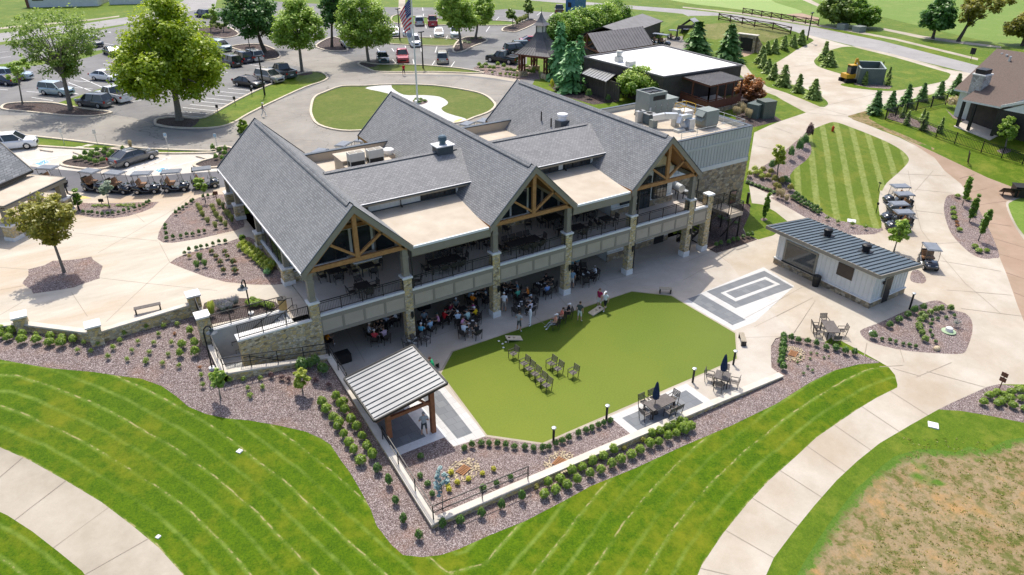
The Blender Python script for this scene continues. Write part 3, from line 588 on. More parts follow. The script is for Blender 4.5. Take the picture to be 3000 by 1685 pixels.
# ------------------------------------------------------------------ building materials
def shingle_mat(name, ax, k, a, b, mortar, w=.31, h=.16):
    g = N(name); p = g.pos(); s = g.n('ShaderNodeSeparateXYZ', {0: p})
    v = g.n('ShaderNodeCombineXYZ', {0: s.outputs[ax], 1: g.math('MULTIPLY', s.outputs[2], k), 2: 0.}).outputs[0]
    br = g.n('ShaderNodeTexBrick', {'Vector': v, 'Color1': C4(a), 'Color2': C4(b), 'Mortar': C4(mortar), 'Scale': 1., 'Mortar Size': .022, 'Mortar Smooth': .3, 'Bias': -.1, 'Brick Width': w, 'Row Height': h})
    br.offset = .43; n = g.noise(p, .5, 5); n2 = g.noise(p, 6, 3)
    col = g.mix(g.maprange(n, .35, .7, 0, .3), br.outputs['Color'], b); col = g.mix(g.maprange(n2, .35, .7, 0, .35), col, a)
    return g.out(col, .9, br.outputs['Fac'], -.5, .02, .25)
sh_y = shingle_mat('roof_shingle', 1, 1.42, (.20, .204, .206), (.305, .307, .304), (.10, .102, .105))
sh_x = shingle_mat('dormer_shingle', 0, 2.9, (.22, .22, .218), (.325, .322, .315), (.115, .117, .118))
def stone_mat(name, cols, sx=4.4, sz=7.2, mortar=(.30, .27, .22)):
    g = N(name); p = g.pos(True)
    q = g.scale(g.n('ShaderNodeVectorMath', {0: p, 1: g.scale(g.n('ShaderNodeTexNoise', {'Vector': p, 'Scale': 2.}).outputs['Color'], .12, .12, .12)}, operation='ADD').outputs[0], sx, sx, sz)
    vo = g.n('ShaderNodeTexVoronoi', {'Vector': q, 'Scale': 1.}, distance='CHEBYCHEV'); r = g.n('ShaderNodeSeparateColor', {'Color': vo.outputs['Color']})
    e = g.n('ShaderNodeTexVoronoi', {'Vector': q, 'Scale': 1.}, feature='DISTANCE_TO_EDGE').outputs['Distance']
    col = g.ramp(r.outputs[0], cols); n = g.noise(p, 9, 4); col = g.mix(g.maprange(n, .3, .7, 0, .35), col, tuple(c*.6 for c in cols[2][1]))
    col = g.mix(g.maprange(e, .02, .07, 1, 0), col, mortar)
    return g.out(col, .9, g.math('MINIMUM', e, .15), .7, .06, .2)
stone = stone_mat('ledge_stone', [(0, (.17, .14, .095)), (.22, (.58, .45, .23)), (.45, (.62, .45, .18)), (.65, (.72, .61, .40)), (.85, (.40, .35, .27)), (1, (.78, .69, .52))])
stone_d = stone_mat('field_stone', [(0, (.14, .115, .085)), (.25, (.31, .235, .145)), (.5, (.45, .335, .195)), (.7, (.50, .41, .28)), (.9, (.24, .215, .185)), (1, (.56, .48, .35))], 2.4, 3.6, (.21, .185, .15))
cap_m = M('cast_stone', (.66, .65, .62), (.76, .75, .72), 4, .8, .1)
taupe = M('taupe_paint', (.25, .222, .175), (.285, .252, .20), 1.5, .6); taupe_l = M('taupe_panel', (.40, .34, .265), (.45, .385, .30), 1.2, .6)
timber = M('stained_timber', (.30, .145, .05), (.44, .23, .09), 5, .65, .1); ceil_w = M('cedar_soffit', (.30, .14, .045), (.42, .21, .07), 3, .6)
white_s = M('white_siding', (.62, .625, .60), (.70, .70, .67), 1.2, .6); cream = M('cream_siding', (.62, .57, .38), (.68, .63, .43), 1.2, .65)
grey_s = M('grey_board_siding', (.43, .445, .415), (.49, .505, .475), .8, .6); trim = M('pale_trim', (.60, .60, .57), (.66, .66, .62), 2, .6)
dark = M('dark_bronze_metal', (.028, .028, .028), (.045, .043, .04), 4, .45, metal=.3); blackm = M('black_metal', (.012, .012, .013), (.022, .022, .023), 4, .45)
glass = M('dark_window_glass', (.012, .016, .018), (.035, .045, .05), .8, .06, spec=.8); gutter = M('white_gutter', .72, .8, 2, .4)
membrane = M('tan_roof_membrane', (.43, .36, .275), (.55, .485, .39), .55, .85, obj=False, detail=6); memb_w = M('white_roof_membrane', (.72, .71, .68), (.80, .79, .77), .5, .8, obj=False)
galv = M('galvanised_steel', (.50, .52, .53), (.62, .64, .65), 3, .35, metal=.6); hvac = M('hvac_green_grey', (.20, .225, .205), (.24, .265, .24), 1.5, .55)
hv_l = M('light_unit_paint', (.48, .47, .42), (.55, .54, .49), 2, .55); flash = M('dark_flashing', (.06, .075, .09), (.09, .105, .12), 2, .4, metal=.4)
deck_m = M('deck_pavement', (.54, .47, .39), (.63, .56, .47), .7, .85, obj=False, detail=6)
inner = M('inner_wall_paint', (.30, .265, .22), (.36, .32, .27), 1, .8)  # even taupe for the recessed walls and the deck underside
M1, M2, M3 = 3.363, 17.353, 30.743; HW, ZE, ZA, YF = 3.86, 7.91, 11.72, -.40
SL = (ZA-ZE)/HW
CX = [0, 6.727, 13.988, 20.718, 27.385, 34.102, 36.348]
club = thing('clubhouse', 'long two storey clubhouse with three grey shingled gables, timber trusses and stone columns', 'clubhouse')
def sub(mb, name, parent=club, **k): return mb.build(name, parent, **k)
# gables
def gable(m, yb):
    mb = MB(); t = .26
    for s in (-1, 1):
        q = [(m, YF, ZA), (m, yb, ZA), (m+s*HW, yb, ZE), (m+s*HW, YF, ZE)]
        mb.slab(q if s < 0 else q[::-1], t, sh_y, ceil_w)
    roof = sub(mb, 'gable_roof')
    for s in (-1, 1):
        for y0, y1 in ((YF-.05, YF), (yb, yb+.05)):
            r = MB(); r.add([(m, y0, ZA+.03), (m, y1, ZA+.03), (m, y1, ZA-.5), (m, y0, ZA-.5), (m+s*(HW+.05), y0, ZE-.02), (m+s*(HW+.05), y1, ZE-.02), (m+s*(HW+.05), y1, ZE-.52), (m+s*(HW+.05), y0, ZE-.52)],
                  [(0, 4, 5, 1), (3, 2, 6, 7), (0, 3, 7, 4), (1, 5, 6, 2), (4, 7, 6, 5)], taupe)
            r.add([(m, y0-.03, ZA+.09), (m, y1, ZA+.09), (m, y1, ZA+.02), (m, y0-.03, ZA+.02), (m+s*(HW+.08), y0-.03, ZE+.04), (m+s*(HW+.08), y1, ZE+.04), (m+s*(HW+.08), y1, ZE-.03), (m+s*(HW+.08), y0-.03, ZE-.03)],
                  [(0, 4, 5, 1), (3, 2, 6, 7), (0, 3, 7, 4), (1, 5, 6, 2), (4, 7, 6, 5)], flash)
            sub(r, 'rake_board', roof)
    g = MB()
    for s in (-1, 1): g.slab([(m, YF+.6, ZA+.10), (m, yb-.6, ZA+.10), (m+s*.24, yb-.6, ZA-.14), (m+s*.24, YF+.6, ZA-.14)][::-s], .05, sh_y, flash)
    for s in (-1, 1): g.bar((m+s*.25, YF+.7, ZA-.2), (m+s*.25, yb-.7, ZA-.2), .05, .06, flash)
    sub(g, 'ridge_vent', roof)
    for s in (-1, 1):
        if (m, s) in ((M1, -1), (M3, 1)):
            g = MB(); g.box(m+s*HW-.07, m+s*HW+.07, YF, yb, ZE-.16, ZE-.02, gutter); g.box(m+s*(HW-.2)-.1, m+s*(HW-.2)+.1, YF+.05, yb, ZE-.5, ZE-.16, taupe); sub(g, 'gutter', roof)
    for yt in (-.15, 5.2):            # timber trusses
        w = MB(); zb = 7.86
        w.bar((m-3.35, yt, zb), (m+3.35, yt, zb), .2, .3, timber, (0, 0, 1)); w.bar((m, yt-.02, zb+.15), (m, yt-.02, ZA-.55), .3, .2, timber, (0, 1, 0))
        for s in (-1, 1):
            w.bar((m+s*.12, yt, zb+.3), (m+s*1.95, yt, ZA-SL*1.95-.35), .16, .2, timber, (0, 1, 0))
            w.bar((m, yt, ZA-.52), (m+s*3.55, yt, ZA-SL*3.55-.52), .2, .24, timber, (0, 0, 1))
        sub(w, 'timber_truss')
    return roof
for m, yb in ((M1, 22.95), (M2, 25.4), (M3, 23.2)):
    roof = gable(m, yb)
    if m == M3:
        for (x, y, h) in ((28.58, 15.41, .9), (28.46, 13.57, .8)):
            z = ZA-SL*(m-x); sub(MB().tube([(x, y, z-.2), (x, y, z+h)], .07, blackm), 'vent_pipe', roof)
        x, y = 28.81, 12.26; z = ZA-SL*(m-x); v = MB(); v.box(x-.5, x+.5, y-.5, y+.5, z-.7, z+.55, flash); v.tube([(x, y, z+.5), (x, y, z+.85), (x, y, z+.95), (x, y, z+1.15), (x, y, z+1.2)], [.38, .38, .5, .5, .3], gutter, 16); sub(v, 'roof_vent', roof)
# back walls of the gabled wings and their ends
for m, yb in ((M1, 22.95), (M2, 25.4), (M3, 23.2)):
    w = MB(); x0, x1 = m-3.3, m+3.3; a = 5.5 if m != M3 else 2.75; b = yb-.7
    if m == M1: x0 = 1.7
    for y0, y1 in ((a, a+.2), (b, b+.2)):
        w.box(m-3.3, m+3.3, y0, y1, PZ, 7.9, white_s); w.prism([(0, 0)], 0, 0, white_s) if 0 else None
        w.add([(m-3.4, y0, 7.9), (m+3.4, y0, 7.9), (m, y0, 11.3), (m-3.4, y1, 7.9), (m+3.4, y1, 7.9), (m, y1, 11.3)], [(0, 1, 2), (3, 5, 4), (0, 3, 4, 1), (1, 4, 5, 2), (2, 5, 3, 0)], cream)
    w.box(x0, x0+.2, a+.2, b, PZ, 7.9, taupe); w.box(x1-.2, x1, a+.2, b, PZ, 7.9, taupe)
    wall = sub(w, 'wing_wall')
    # glazing on the deck side
    gz = []
    if m != M3: gz = [(m-2.9, m-2.05, 4.55, 7.4), (m-1.75, m-.85, 4.55, 7.4), (m-.75, m+.15, 4.55, 7.4), (m+.35, m+1.3, 4.55, 7.4), (m+1.7, m+3.0, 5.4, 7.4), (m-1.2, m-.1, 8.15, 8.9), (m+.1, m+1.2, 8.15, 8.9)]
    for (u0, u1, z0, z1) in gz:
        f = MB(); f.box(u0-.09, u1+.09, a-.05, a-.001, z0-.08, z1+.08, dark); fr = sub(f, 'window', wall); sub(MB().box(u0, u1, a-.062, a-.05, z0, z1, glass), 'pane', fr)
    s = MB(); s.box(m-3.3, m+3.3, a-.16, a-.003, PZ, PZ+.85, stone); s.box(m-3.3, m+3.3, a-.2, a-.003, PZ+.85, PZ+.93, cap_m)
    if m != M3: sub(s, 'stone_base', wall)
# flat roofs between the gables, dormers behind them
for a, b, wins, yp, pz in ((M1, M2, [(10.95, 11.85), (12.05, 12.85), (13.0, 13.8)], 19.9, 8.7), (M2, M3, [(20.9, 21.75), (21.9, 22.8), (22.95, 23.7), (24.4, 25.2), (25.3, 26.1), (26.25, 27.1)], 19.6, 8.75)):
    m_ = MB(); m_.slab([(a+HW-.12, -.12, 7.76), (b-HW+.12, -.12, 7.76), (b-HW+.6, 5.85, 8.3), (a+HW-.6, 5.85, 8.3)], .3, membrane, taupe_l); fr = sub(m_, 'flat_roof')
    e = MB(); e.box(a+HW+.06, b-HW-.06, -.26, -.121, 7.62, 7.78, gutter); e.box(a+HW-.1, b-HW+.1, -.2, -.122, 7.05, 7.62, taupe); e.box(a+HW-.1, b-HW+.1, -.12, .12, 6.95, 7.5, taupe); sub(e, 'roof_edge', fr)
    d = MB(); ze, zr, ye, yr = 9.34, 10.70, 5.12, 9.2
    xl = lambda z: a+(ZA-z)/SL-.05
    xr = lambda z: b-(ZA-z)/SL+.05
    d.slab([(xl(ze), ye, ze), (xr(ze), ye, ze), (xr(zr), yr, zr), (xl(zr), yr, zr)], .2, sh_x, taupe)
    d.slab([(xl(zr), yr, zr), (xr(zr), yr, zr), (xr(8.2), 12.2, 8.2), (xl(8.2), 12.2, 8.2)], .2, sh_x, taupe)
    dr = sub(d, 'dormer_roof'); e = MB(); e.box(xl(ze)-.1, xr(ze)+.1, ye-.06, ye-.001, ze-.28, ze-.02, taupe); e.box(xl(ze), xr(ze), ye-.13, ye-.06, ze-.14, ze-.01, flash); e.box(xl(ze), xr(ze), ye-.145, ye-.05, ze-.02, ze+.005, gutter); sub(e, 'dormer_gutter', dr)
    k = MB()
    k.slab([(xl(zr)+.3, yr-.22, zr+.0), (xr(zr)-.5, yr-.22, zr+.0), (xr(zr)-.5, yr+.02, zr+.09), (xl(zr)+.3, yr+.02, zr+.09)], .05, sh_x, flash); k.slab([(xl(zr)+.3, yr+.02, zr+.09), (xr(zr)-.5, yr+.02, zr+.09), (xr(zr)-.5, yr+.3, zr-.18), (xl(zr)+.3, yr+.3, zr-.18)], .05, sh_x, flash); k.bar((xl(zr)+.5, yr-.23, zr-.05), (xr(zr)-.7, yr-.23, zr-.05), .05, .06, flash); sub(k, 'ridge_vent', dr)
    w = MB(); w.box(xl(8.3)-.2, xr(8.3)+.2, 5.76, 5.95, 8.2, 9.36, white_s)
    x = xl(8.3)+.3
    while x < xr(8.3): w.box(x-.02, x+.02, 5.735, 5.76, 8.36, 9.2, trim); x += .42
    w.box(xl(8.3), xr(8.3), 5.70, 5.76, 8.22, 8.36, flash); wl = sub(w, 'dormer_wall')
    for u0, u1 in wins:
        f = MB(); f.box(u0-.1, u1+.1, 5.69, 5.755, 8.36, 9.08, dark); fw_ = sub(f, 'window', wl); p = MB(); p.box(u0, u1, 5.675, 5.69, 8.44, 9.0, glass); p.box((u0+u1)/2-.02, (u0+u1)/2+.02, 5.66, 5.675, 8.44, 9.0, dark); p.box(u0, u1, 5.66, 5.675, 8.72, 8.75, dark); sub(p, 'pane', fw_)
    x = (a+HW+b-HW)/2-1.2 if a == M1 else a+HW+3.2
    q = MB(); q.tube([(x, 5.3, 9.1), (x, 5.5, 8.95), (x, 5.62, 8.9), (x, 5.62, 8.4), (x, 5.4, 8.33)], .06, dark); sub(q, 'downpipe', wl)
    r = MB(); r.box(a+3.0, b-3.0, 11.8, yp, 7.6, 7.9, membrane); rr_ = sub(r, 'rear_flat_roof')
    r = MB(); xa, xb = a+(ZA-pz)/SL-.1, b-(ZA-pz)/SL+.1
    r.box(a+2.9, b-2.9, yp, yp+.3, 4.4, pz-.05, taupe_l); r.box(xa, xb, yp-.05, yp+.36, pz-.05, pz+.05, flash); sub(r, 'parapet', rr_)
    if a == M1:
        c = MB(); c.box(13.95, 15.35, 8.65, 9.65, 9.8, 11.2, flash); ch = sub(c, 'chimney', dr); sub(MB().box(13.82, 15.48, 8.52, 9.78, 11.2, 11.28, cap_m), 'chimney_cap', ch)
        sub(MB().tube([(14.65, 9.15, 11.28), (14.65, 9.15, 11.5), (14.65, 9.15, 11.6), (14.65, 9.15, 11.9), (14.65, 9.15, 12.0)], [.26, .26, .36, .33, .2], M('blue_grey_cowl', (.05, .09, .12), (.08, .13, .16), 3, .4), 14), 'cowl', ch)
        sub(MB().box(8.2, 12.4, 13.9, 15.2, 7.9, 8.85, membrane), 'raised_roof', rr_); c = MB(); c.box(8.25, 11.0, 15.3, 17.5, 7.9, 9.1, taupe_l); c.box(8.15, 11.1, 15.2, 17.6, 9.1, 9.2, membrane); sub(c, 'roof_hatch_house', rr_)
# stone columns with posts
for i, x in enumerate(CX):
    c = MB(); z0 = 0
    c.box(x-.31, x+.31, -.31, .31, .5, 5.45, stone); col = sub(c, 'stone_column')
    sub(MB().box(x-.358, x+.358, -.358, .358, 0, .5, cap_m), 'plinth', col); sub(MB().box(x-.39, x+.39, -.39, .39, 5.45, 5.6, cap_m), 'capstone', col, bevel=.015)
    if i < 6:
        p = MB(); p.box(x-.2, x+.2, -.2, .2, 5.6, 7.75, taupe); p.box(x-.23, x+.23, -.23, .23, 5.6, 5.85, taupe); p.box(x-.23, x+.23, -.23, .23, 7.0, 7.2, taupe)
        for s in (-1, 1): p.box(x+s*.17-.03, x+s*.17+.03, -.225, -.2, 5.85, 7.0, taupe)
        sub(p, 'post', col)
    if 0 < i < 6:
        q = MB(); q.box(x+.05, x+.22, -.46, -.32, 2.35, 2.75, blackm); q.box(x+.09, x+.18, -.40, -.31, 2.2, 2.35, blackm); sub(q, 'wall_lamp', col)
        q = MB(); q.tube([(x+.42, -.25, 7.6), (x+.42, -.25, .1)], .06, dark); sub(q, 'downpipe', col) if i in (1, 4, 5) else None
for i in (0, 1, 2, 3, 4):            # headers under the trusses
    if i in (0, 2, 4): continue
# deck: slab, fascia with panels, railings
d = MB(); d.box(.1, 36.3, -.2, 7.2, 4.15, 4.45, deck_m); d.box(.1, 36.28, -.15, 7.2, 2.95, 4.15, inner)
sub(d, 'deck_slab')
for a, b in zip(CX, CX[1:]):
    x0, x1 = a+.31, b-.31; f = MB(); f.box(x0, x1, -.30, -.16, 2.95, 4.42, taupe_l); f.box(x0, x1, -.36, -.08, 4.42, 4.58, cap_m); n = max(1, round((x1-x0)/1.55))
    f.box(x0, x1, -.335, -.3, 2.95, 3.2, taupe); f.box(x0, x1, -.335, -.3, 4.1, 4.42, taupe); f.box(x0, x1, -.34, -.3, 4.3, 4.42, taupe)
    for k in range(n+1):
        xx = x0+(x1-x0)*k/n; f.box(max(x0, xx-.08), min(x1, xx+.08), -.334, -.3, 3.2, 4.1, taupe)
    sub(f, 'deck_fascia')
    def railing(p0, p1, z, root=club, name='deck_railing', h=.92, step=1.65, bal=.11, mat=dark, z2=None):
        p0, p1 = Vector((*p0, z)), Vector((*p1, z if z2 is None else z2)); L = (p1-p0).length; d_ = (p1-p0)/L; r = MB(); U = Vector((0, 0, 1))
        for hh, ww in ((h, .05), (h-.13, .035), (.14, .035)): r.bar(p0+U*hh, p1+U*hh, ww, ww, mat)
        n = max(1, round(L/step))
        for k in range(n+1): q = p0+d_*(L*k/n); r.bar(q, q+U*h, .05, .05, mat, (0, 1, 0))
        if bal:
            k = bal
            while k < L: q = p0+d_*k; r.bar(q+U*.14, q+U*(h-.13), .016, .016, mat, (0, 1, 0)); k += bal
        return sub(r, name, root)
    railing((x0+.03, -.2), (x1-.03, -.2), 4.56)
railing((36.25, .3), (36.25, 4.6), 4.45, bal=.11)
# walls behind the deck, both storeys
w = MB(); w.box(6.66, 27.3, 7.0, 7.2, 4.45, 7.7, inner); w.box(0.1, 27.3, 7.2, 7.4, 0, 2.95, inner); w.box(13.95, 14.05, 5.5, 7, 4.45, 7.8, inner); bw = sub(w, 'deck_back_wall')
for u in [7.4, 9.2, 11.0, 12.6, 21.4, 23.2, 25.0]:
    f = sub(MB().box(u, u+1.5, 6.93, 6.999, 4.5, 7.0, dark), 'glazed_door', bw); sub(MB().box(u+.1, u+1.4, 6.91, 6.93, 4.6, 6.9, glass), 'pane', f)
# jog wall under the third gable, upper and lower
w = MB(); w.box(27.3, 34.3, 2.62, 4.7, 4.45, 7.8, white_s); w.box(27.28, 34.32, 2.5, 2.62, 4.45, 5.05, stone_d); w.box(27.26, 34.34, 2.46, 2.62, 5.05, 5.14, cap_m)
w.add([(27.4, 2.62, 7.8), (34.1, 2.62, 7.8), (M3, 2.62, 11.2), (27.4, 2.8, 7.8), (34.1, 2.8, 7.8), (M3, 2.8, 11.2)], [(0, 1, 2), (3, 5, 4), (0, 3, 4, 1), (1, 4, 5, 2), (2, 5, 3, 0)], cream)
x = 27.5
while x < 34.2: w.box(x-.02, x+.02, 2.6, 2.62, 5.15, 7.8, white_s); x += .4
jw = sub(w, 'jog_wall')
for (u0, u1, z0, z1, nx, nz) in ((28.3, 29.5, 5.4, 6.6, 2, 2), (30.2, 31.5, 4.5, 7.3, 2, 1), (31.95, 33.45, 5.15, 6.5, 4, 3), (31.95, 33.1, 6.75, 7.9, 3, 2)):
    f = sub(MB().box(u0-.08, u1+.08, 2.44, 2.6, z0-.08, z1+.08, dark), 'window', jw); p = MB(); p.box(u0, u1, 2.425, 2.44, z0, z1, glass)
    for k in range(1, nx): p.box(u0+(u1-u0)*k/nx-.02, u0+(u1-u0)*k/nx+.02, 2.41, 2.425, z0, z1, dark)
    for k in range(1, nz): p.box(u0, u1, 2.41, 2.425, z0+(z1-z0)*k/nz-.02, z0+(z1-z0)*k/nz+.02, dark)
    sub(p, 'pane', f)
w = MB(); w.box(27.3, 29.3, 2.7, 7.2, 0, 2.95, white_s); w.box(29.3, 35.0, 3.3, 7.2, 0, 2.95, white_s); w.box(27.26, 29.34, 2.62, 2.7, 0, .75, stone_d); w.box(27.24, 29.36, 2.58, 2.7, .75, .83, cap_m); w.box(29.34, 35.04, 3.22, 3.3, 0, .62, stone_d); w.box(29.36, 35.06, 3.18, 3.3, .62, .7, cap_m)
w.box(35.0, 35.2, 3.3, 7.2, 0, 2.95, stone_d); x = 27.6
while x < 29.3: w.box(x-.02, x+.02, 2.68, 2.7, .83, 2.9, trim); x += .4
lw = sub(w, 'lower_wall')
for u in (30.9, 31.85): f = sub(MB().box(u-.06, u+.86, 3.14, 3.299, .72, 2.0, dark), 'window', lw); p = MB(); p.box(u, u+.8, 3.125, 3.14, .78, 1.94, glass); p.box(u+.38, u+.42, 3.11, 3.125, .78, 1.94, dark); p.box(u, u+.8, 3.11, 3.125, 1.34, 1.38, dark); sub(p, 'pane', f)
f = sub(MB().box(33.35, 34.5, 3.15, 3.219, 0, 2.15, dark), 'door', lw); sub(MB().box(34.3, 34.4, 3.08, 3.15, .95, 1.1, galv), 'handle', f)
# left side: windows, pilasters, porch
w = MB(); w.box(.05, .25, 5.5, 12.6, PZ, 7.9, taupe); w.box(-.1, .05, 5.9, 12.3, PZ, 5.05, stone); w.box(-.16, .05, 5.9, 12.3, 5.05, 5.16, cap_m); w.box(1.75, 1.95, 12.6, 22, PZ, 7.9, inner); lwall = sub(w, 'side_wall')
for k in range(4):
    y = 6.2+k*1.5; f = sub(MB().box(-.02, .05, y, y+1.35, 5.2, 7.3, dark), 'window', lwall); sub(MB().box(-.035, -.02, y+.08, y+1.27, 5.3, 7.2, glass), 'pane', f)
for y in (5.5, 12.6, 19.3, 22.5):
    c = MB(); c.box(-.42, .32, y-.37, y+.37, PZ+.32, PZ+1.25, stone); col = sub(c, 'stone_pier'); sub(MB().box(-.47, .37, y-.42, y+.42, PZ-.02, PZ+.32, cap_m), 'plinth', col); sub(MB().box(-.48, .38, y-.43, y+.43, PZ+1.25, PZ+1.37, cap_m), 'capstone', col); sub(MB().box(-.22, .18, y-.2, y+.2, PZ+1.37, 7.6, taupe), 'post', col)
sub(MB().box(-.2, .16, -.1, 22.8, 7.3, 7.64, taupe), 'eave_beam')
# right hand block
w = MB(); X0, X1, Y0, Y1 = 34.4, 46.5, 4.7, 17.4
w.box(X0, X1, Y0, Y1, -.3, 5.42, stone_d); w.box(X0, X1-.03, Y0+.03, Y1-.03, 5.42, 8.45, grey_s); blk = sub(w, 'block_wall')
w = MB(); w.box(X0, X1+.04, Y0-.05, Y0+.029, 5.42, 5.82, trim); w.box(X1-.029, X1+.05, Y0-.05, Y1, 5.42, 5.82, trim); w.box(X0, X1+.01, Y0-.025, Y0+.029, 7.72, 7.95, grey_s); w.box(X1-.029, X1+.012, Y0, Y1, 7.72, 7.95, grey_s)
x = X0+.2
bat = M('grey_batten', (.34, .352, .33), (.38, .392, .37), 2, .6)
while x < X1:
    for z0, z1 in ((5.82, 7.72), (7.95, 8.92)): w.box(x-.025, x+.025, Y0+.0, Y0+.029, z0, z1, bat)
    x += .41
sub(w, 'siding_trim', blk)
r = MB(); r.box(X0+.25, X1-.25, Y0+.25, Y1-.25, 8.44, 8.5, membrane); rf = sub(r, 'block_roof', blk)
r = MB()
for b in ((X0, X1-.03, Y0+.03, Y0+.28), (X0, X1-.03, Y1-.3, Y1-.03), (X1-.3, X1-.03, Y0+.28, Y1-.3)): r.box(*b, 8.45, 8.95, grey_s)
for b in ((X0, X1+.02, Y0-.02, Y0+.33), (X0, X1+.02, Y1-.33, Y1+.02), (X1-.33, X1+.02, Y0+.33, Y1-.33)): r.box(*b, 8.95, 9.02, flash)
sub(r, 'parapet', blk)
f = sub(MB().box(44.65, 45.65, 4.64, 4.699, 1.05, 2.48, dark), 'window', blk); sub(MB().box(44.75, 45.55, 4.62, 4.64, 1.15, 2.38, M('reddish_reflection_glass', (.05, .045, .05), (.22, .06, .06), 1.3, .1, spec=.8)), 'pane', f)  # reddish reflection is mottled into the pane colour
# safety rail on the block roof
r = MB(); line = [(37.5, 5.3), (39.5, 5.3), (42, 5.3), (44.2, 5.3), (45.9, 5.3), (45.9, 8), (45.9, 11), (45.9, 14)]
for a, b in zip(line, line[1:]):
    for h in (.55, 1.05): r.bar((*a, 8.5+h), (*b, 8.5+h), .035, .035, galv)
for p in line: r.bar((*p, 8.5), (*p, 9.56), .04, .04, galv, (0, 1, 0)); r.box(p[0]-.2, p[0]+.2, p[1]-.2, p[1]+.2, 8.5, 8.56, galv)
sub(r, 'roof_guard_rail', rf)
# side stairs between deck and court
st = MB(); n = 10
st.box(39.7, 41.3, .05, 2.5, 2.45, 2.7, taupe_l); st.box(39.66, 41.34, 0, .05, 2.35, 2.72, taupe_l)
for k in range(n): st.box(36.3+.34*k, 36.3+.34*(k+1)+.03, .3, 1.3, 4.3-.175*k, 4.34-.175*k, dark)
for y in (.28, 1.32): st.bar((36.3, y, 4.25), (39.7, y, 2.55), .06, .25, blackm)
for k in range(14): st.box(39.6-.3*k, 39.6-.3*k+.3, 1.45, 2.45, 2.5-.18*k, 2.54-.18*k, dark)
for y in (1.42, 2.48): st.bar((39.7, y, 2.55), (35.6, y, .05), .06, .28, blackm)
for p in ((39.75, .12), (41.2, .12), (41.2, 2.3), (39.75, 2.3)): st.bar((*p, 0), (*p, 2.5), .11, .11, blackm, (0, 1, 0))
st.bar((39.75, .9, .1), (41.2, .15, 2.4), .09, .09, blackm); st.bar((41.2, 1.6, .1), (41.2, .15, 2.4), .09, .09, blackm)
ss = sub(st, 'side_stair')
for a, b in (((39.72, .06), (41.28, .06)), ((41.28, .06), (41.28, 2.5)), ((41.28, 2.5), (39.7, 2.5))): railing(a, b, 2.7, ss, 'stair_railing', 1.0, 1.5, .11)
railing((36.4, .3), (39.7, .3), 4.42, ss, 'stair_railing', .95, 1.6, .13, z2=2.7); railing((36.4, 1.3), (39.7, 1.3), 4.42, ss, 'stair_railing', .95, 1.6, .13, z2=2.7); railing((39.7, 2.5), (35.6, 2.5), 2.7, ss, 'stair_railing', .95, 1.6, .15, z2=.1)
# outdoor bar counter under the first gable, wall sign
b = MB(); b.box(4.6, 6.4, 4.1, 5.3, PZ+.02, 5.38, stone); b.box(4.4, 6.6, 3.9, 5.35, 5.38, 5.46, cap_m); sub(b, 'bar_counter')
s = MB(); s.box(4.05, 5.45, 5.28, 5.34, 8.2, 8.75, blackm); yl = M('sign_green', (.35, .42, .05)); wh = M('sign_white', .6)
for k in range(5): s.box(4.2+.09*k, 4.26+.09*k, 5.262, 5.28, 8.33, 8.43, wh)
s.box(4.95, 5.02, 5.262, 5.28, 8.33, 8.66, yl); s.box(4.85, 5.12, 5.262, 5.28, 8.42, 8.5, yl); s.box(5.22, 5.3, 5.262, 5.28, 8.33, 8.45, wh)
sub(s, 'wall_sign')
# ------------------------------------------------------------------ rooftop equipment, each unit a thing
def at_roof(name, label, cat, x, y, z): return thing(name, label, cat, (x, y, z))
u = at_roof('air_handler', 'big tall green-grey air handling unit on the flat block roof', 'air unit', 40.3, 13.05, 8.5)
c = MB(); c.box(0, 3.5, 0, 2.1, .15, 1.75, hvac); c.box(0, 2.3, 0, 2.1, 1.75, 2.45, hvac); c.box(-.05, 3.55, -.05, 2.15, 0, .15, taupe); c.prism([(3.5, 0), (4.1, 0), (4.1, 2.1), (3.5, 2.1)], lambda x, y: 1.1+(x-3.5)*.9, 1.75, hvac); cab = c.build('cabinet', u)
c = MB(); c.box(.05, 2.25, .05, 2.05, 2.45, 2.47, blackm); [c.box(*q, 2.45, 2.62, hvac) for q in ((-.04, 2.34, -.04, .16), (-.04, 2.34, 1.94, 2.14), (-.04, .16, .16, 1.94), (2.14, 2.34, .16, 1.94))]; c.build('fan_well', cab)
for x in (.75, 1.55): MB().tube([(x, 1.05, 2.47), (x, 1.05, 2.55), (x, 1.05, 2.56)], [.34, .34, .1], blackm, 14).build('fan', cab)
c = MB(); c.box(.5, 2.1, -.03, 0, 1.85, 2.3, blackm); c.build('louvre', cab)
c = MB(); [c.box(x, x+.02, -.015, 0, .2, 1.7, taupe) for x in (.9, 1.75, 2.6)]; [c.box(x, x+.05, -.04, 0, z, z+.1, galv) for x in (.8, 1.65, 2.5, 3.3) for z in (.6, 1.2)]; c.box(.12, .32, -.02, 0, .9, 1.2, trim); c.build('access_panel', cab)
u = at_roof('roof_unit', 'smaller green-grey roof unit with slanted hoods by the block edge', 'air unit', 42.8, 7.4, 8.5)
c = MB(); c.box(0, 1.7, 0, 1.5, .3, 1.75, hvac); c.box(.05, 1.65, .05, 1.45, 0, .3, taupe); c.build('cabinet', u)
c = MB(); c.sweep([(0, .2, .95), (-.45, .2, .75), (-.45, .2, .8), (0, .2, 1.3)], (0, 0, 0), (0, 1.1, 0), hvac); c.sweep([(0, .2, 1.35), (-.4, .2, 1.2), (-.4, .2, 1.25), (0, .2, 1.7)], (0, 0, 0), (0, 1.1, 0), hvac); c.build('hood', u)
